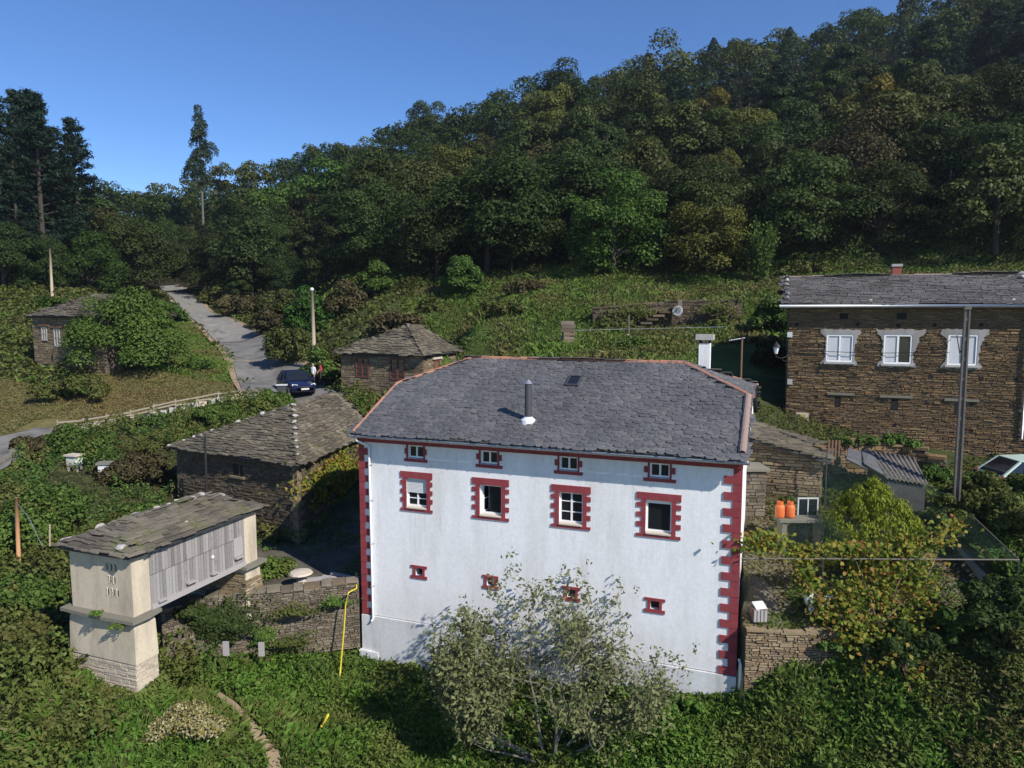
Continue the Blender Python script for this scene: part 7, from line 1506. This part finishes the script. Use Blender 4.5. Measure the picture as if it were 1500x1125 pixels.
# the grape vine over the rail and down the wall
rng = np.random.default_rng(31); vn = thing('grape_vine', at(1255, 960, 20.4), 'autumn coloured grape vine sprawling over the net rail and down the yard wall', 'vine'); vo = np.array(worldloc(vn)); Ps = []
for px, py, D, rx, rz2, n in ((1115, 795, 21.0, .75, .30, 900), (1180, 810, 21.1, .85, .22, 800), (1250, 806, 21.1, .9, .22, 800), (1320, 800, 21.2, .7, .3, 600), (1370, 790, 21.5, .5, .45, 350), (1400, 770, 22.2, .5, .25, 200), (1180, 845, 20.7, .38, .5, 420), (1205, 890, 20.5, .38, .5, 480), (1240, 880, 20.5, .6, .75, 1000), (1290, 860, 20.6, .6, .7, 1000), (1340, 850, 20.7, .55, .7, 900), (1360, 890, 20.6, .45, .4, 500), (1265, 930, 20.1, .7, .45, 1000), (1325, 925, 20.1, .6, .4, 700), (1290, 960, 19.9, .35, .5, 450), (1340, 1000, 19.3, .3, .55, 420), (1365, 1050, 18.7, .32, .55, 420), (1385, 1095, 18.2, .3, .4, 280), (1270, 980, 19.9, .25, .45, 220)):
    c = np.array(at(px, py, D)); Ps.append(c + rng.normal(0, .52, (n, 3)) * np.array([rx, .35, rz2]) + np.stack([.12 * rx * np.sin(np.arange(n) * .7), np.zeros(n), .3 * rz2 * np.sin(np.arange(n) * .31)], 1))
P = np.concatenate(Ps); P = P[rng.random(len(P)) < .55]; link('foliage', quadmesh('foliage', leaves(P - vo, np.tile([-.1, -.5, .6], (len(P), 1)), .125, .6, rng, .85), 'leaf_vine'), vn); b = MB(); rr = random.Random(9)
for (px0, py0, d0), (px1, py1, d1) in (((1290, 930, 20.3), (1250, 812, 20.9)), ((1300, 930, 20.3), (1335, 812, 20.9)), ((1270, 935, 20.3), (1130, 805, 20.95)), ((1300, 905, 20.4), (1390, 770, 22)), ((1285, 925, 20.2), (1262, 1020, 19.8)), ((1305, 930, 20.2), (1385, 1110, 18.1)), ((1300, 940, 20.1), (1345, 1030, 19.2)), ((1290, 890, 20.5), (1180, 900, 20.5)), ((1380, 780, 21.8), (1340, 830, 20.9)), ((1275, 940, 20.1), (1255, 1010, 19.7)), ((1310, 940, 20), (1330, 1040, 19.3))):
    a_, e_ = at(px0, py0, d0), at(px1, py1, d1); m_ = (a_ + e_) / 2 + Vector((rr.uniform(-.25, .25), -.15, rr.uniform(-.1, .35))); b.tube([a_, m_, e_], [.032, .022, .01], 5)
b.build('stem', 'vine_stem', vn)
for k in range(16):
    p0 = at(rr.uniform(1270, 1330), rr.uniform(930, 960), 20.05); p1 = p0 + Vector((rr.uniform(-.5, .7), -.25, -rr.uniform(.6, 1.5))); b = MB(); b.tube([p0, p0.lerp(p1, .5) + Vector((.1, -.12, .1)), p1], [.014, .011, .006], 4); b.build('tendril', 'vine_stem', vn)
# the lichen covered fruit tree before the facade
rng = np.random.default_rng(47); rr = random.Random(47); fb_ = at(805, 1098, 20.2); fb_.z = gz(fb_.x, fb_.y) - .15; ft = thing('fruit_tree', fb_, 'spreading fruit tree with pale lichened branches in front of the white house', 'tree'); tb_ = MB(); bb_ = MB(); LP = []
CC = Vector((.35, .25, 3.1))
def branch(p, d, l, r, lev):
    pts = [p.copy()]; rs = [r]; n = 4 if lev < 4 else 3
    for k in range(n):
        d = (d + Vector((rr.uniform(-1, 1), rr.uniform(-1, 1), rr.uniform(-.8, .9))) * (.20 + .05 * lev)).normalized(); q = pts[-1] + d * (l / n)
        if q.z < .25: d.z = abs(d.z) + .2; d.normalize(); q = pts[-1] + d * (l / n)
        pts.append(q); rs.append(r * (1 - .45 * (k + 1) / n))
    (tb_ if lev == 0 else bb_).tube(pts, rs, 7 if lev < 2 else 5 if lev < 4 else 3, cap=False)
    if lev >= 3:
        for k in range(1, len(pts)):
            if rr.random() < (.92 if lev >= 4 else .5): LP.append(pts[k])
    if lev >= 5: return
    nc = (0, 4, 4, 4, 3, 0)[lev] if lev else 0
    for k in range(nc + (2 if lev == 0 else 0)):
        i = rr.randint(max(1, len(pts) - 3), len(pts) - 1) if k else len(pts) - 1; base = pts[i]; out = (base - Vector((0, 0, base.z * .9 - .2))); out = Vector((base.x - .2, base.y - .1, (base.z - 2.2) * .4))
        if out.length > 0: out.normalize()
        e = d + Vector((rr.uniform(-1, 1), rr.uniform(-1, 1), rr.uniform(-.7, .9))) * .95 + out * .35
        q = base + e.normalized() * l * .7 - CC
        if (q.x / 3.75) ** 2 + (q.y / 2.6) ** 2 + (q.z / 3.15) ** 2 > 1.0: e = e - Vector((q.x / 3.75, q.y / 2.6, q.z / 3.0)) * 1.6
        branch(base, e.normalized(), l * rr.uniform(.58, .80), rs[i] * rr.uniform(.55, .72), lev + 1)
for dx, dy, dz, l, r in ((-.9, .1, .75, 1.9, .095), (-.35, .25, 1.0, 2.3, .11), (.15, -.15, 1.15, 2.4, .12), (.6, .2, .95, 2.2, .11), (1.0, -.05, .7, 2.1, .10), (-.6, -.4, .6, 1.7, .08), (.3, .5, .9, 2.0, .09), (-1.1, -.1, .35, 1.9, .075)): branch(Vector((dx * .12, dy * .12, 0.0)), Vector((dx, dy, dz)).normalized(), l, r * .46, 1)
tb_.tube([(0, 0, -.3), (.02, 0, .15)], [.18, .10], 9); link('trunk', tb_.mesh('trunk', 'bark_lichen'), ft); link('branches', bb_.mesh('branches', 'bark_twig'), ft); ft.scale = (1.1, 1.05, 1.10)
LPa = np.array([tuple(p) for p in LP]); print('leaf clusters', len(LPa)); w_ = .58 + .5 * (-LPa[:, 0] / 3.5) ; m_ = rng.random(len(LPa)) < np.where(LPa[:, 2] < 2.4, .85, np.clip(w_ * .62, .2, .8)); LPa = LPa[m_]
if len(LPa) > 6500: LPa = LPa[rng.choice(len(LPa), 6500, replace=False)]
P = np.repeat(LPa, 6, axis=0) + rng.normal(0, .085, (len(LPa) * 6, 3)); link('leaves', quadmesh('leaves', leaves(P, np.tile([0, -.2, .7], (len(P), 1)), .12, .8, rng, .5), 'leaf_fruit'), ft)
# thin bare shoots of dry stems by the tree's foot
for k in range(4):
    p = at(rr.choice((420, 455, 900, 600)) + rr.uniform(-20, 20), 1050 + 18 * k, 21.3 - .3 * k); p.z = gz(p.x, p.y); b = MB(); e_ = p + Vector((rr.uniform(-.4, .4), .1, rr.uniform(.6, 1.0))); b.tube([p, p.lerp(e_, .5) + Vector((.05, 0, .05)), e_], [.012, .009, .004], 4); tag(b.build('dry_stalk', 'vine_stem'), 'thin dry plant stalk standing in the meadow below the house', 'stalk', 'dry stalks in the meadow')

# thin air between the camera and the far slope
HAZE = 0.00022
hb_ = MB().hexa([Vector(v) for v in ((-335, -62, -40), (335, -62, -40), (335, 425, -40), (-335, 425, -40), (-335, -62, 190), (335, -62, 190), (335, 425, 190), (-335, 425, 190))]); m = bpy.data.materials.new('haze_air'); m.use_nodes = True; nt = m.node_tree; nt.nodes.remove(nt.nodes['Principled BSDF']); pv = nt.nodes.new('ShaderNodeVolumePrincipled'); pv.inputs['Color'].default_value = (0.75, 0.85, 1.0, 1); pv.inputs['Density'].default_value = HAZE; pv.inputs['Anisotropy'].default_value = 0.3
nt.links.new(pv.outputs[0], nt.nodes['Material Output'].inputs['Volume']); MATS['haze_air'] = m; hz_ = hb_.build('haze', 'haze_air'); hz_['kind'] = 'stuff'
print('tris', sum(sum(len(p.vertices) - 2 for p in o.data.polygons) if False else len(o.data.loops) - 2 * len(o.data.polygons) for o in {o.data.name: o for o in scene.objects if o.type == 'MESH'}.values()))
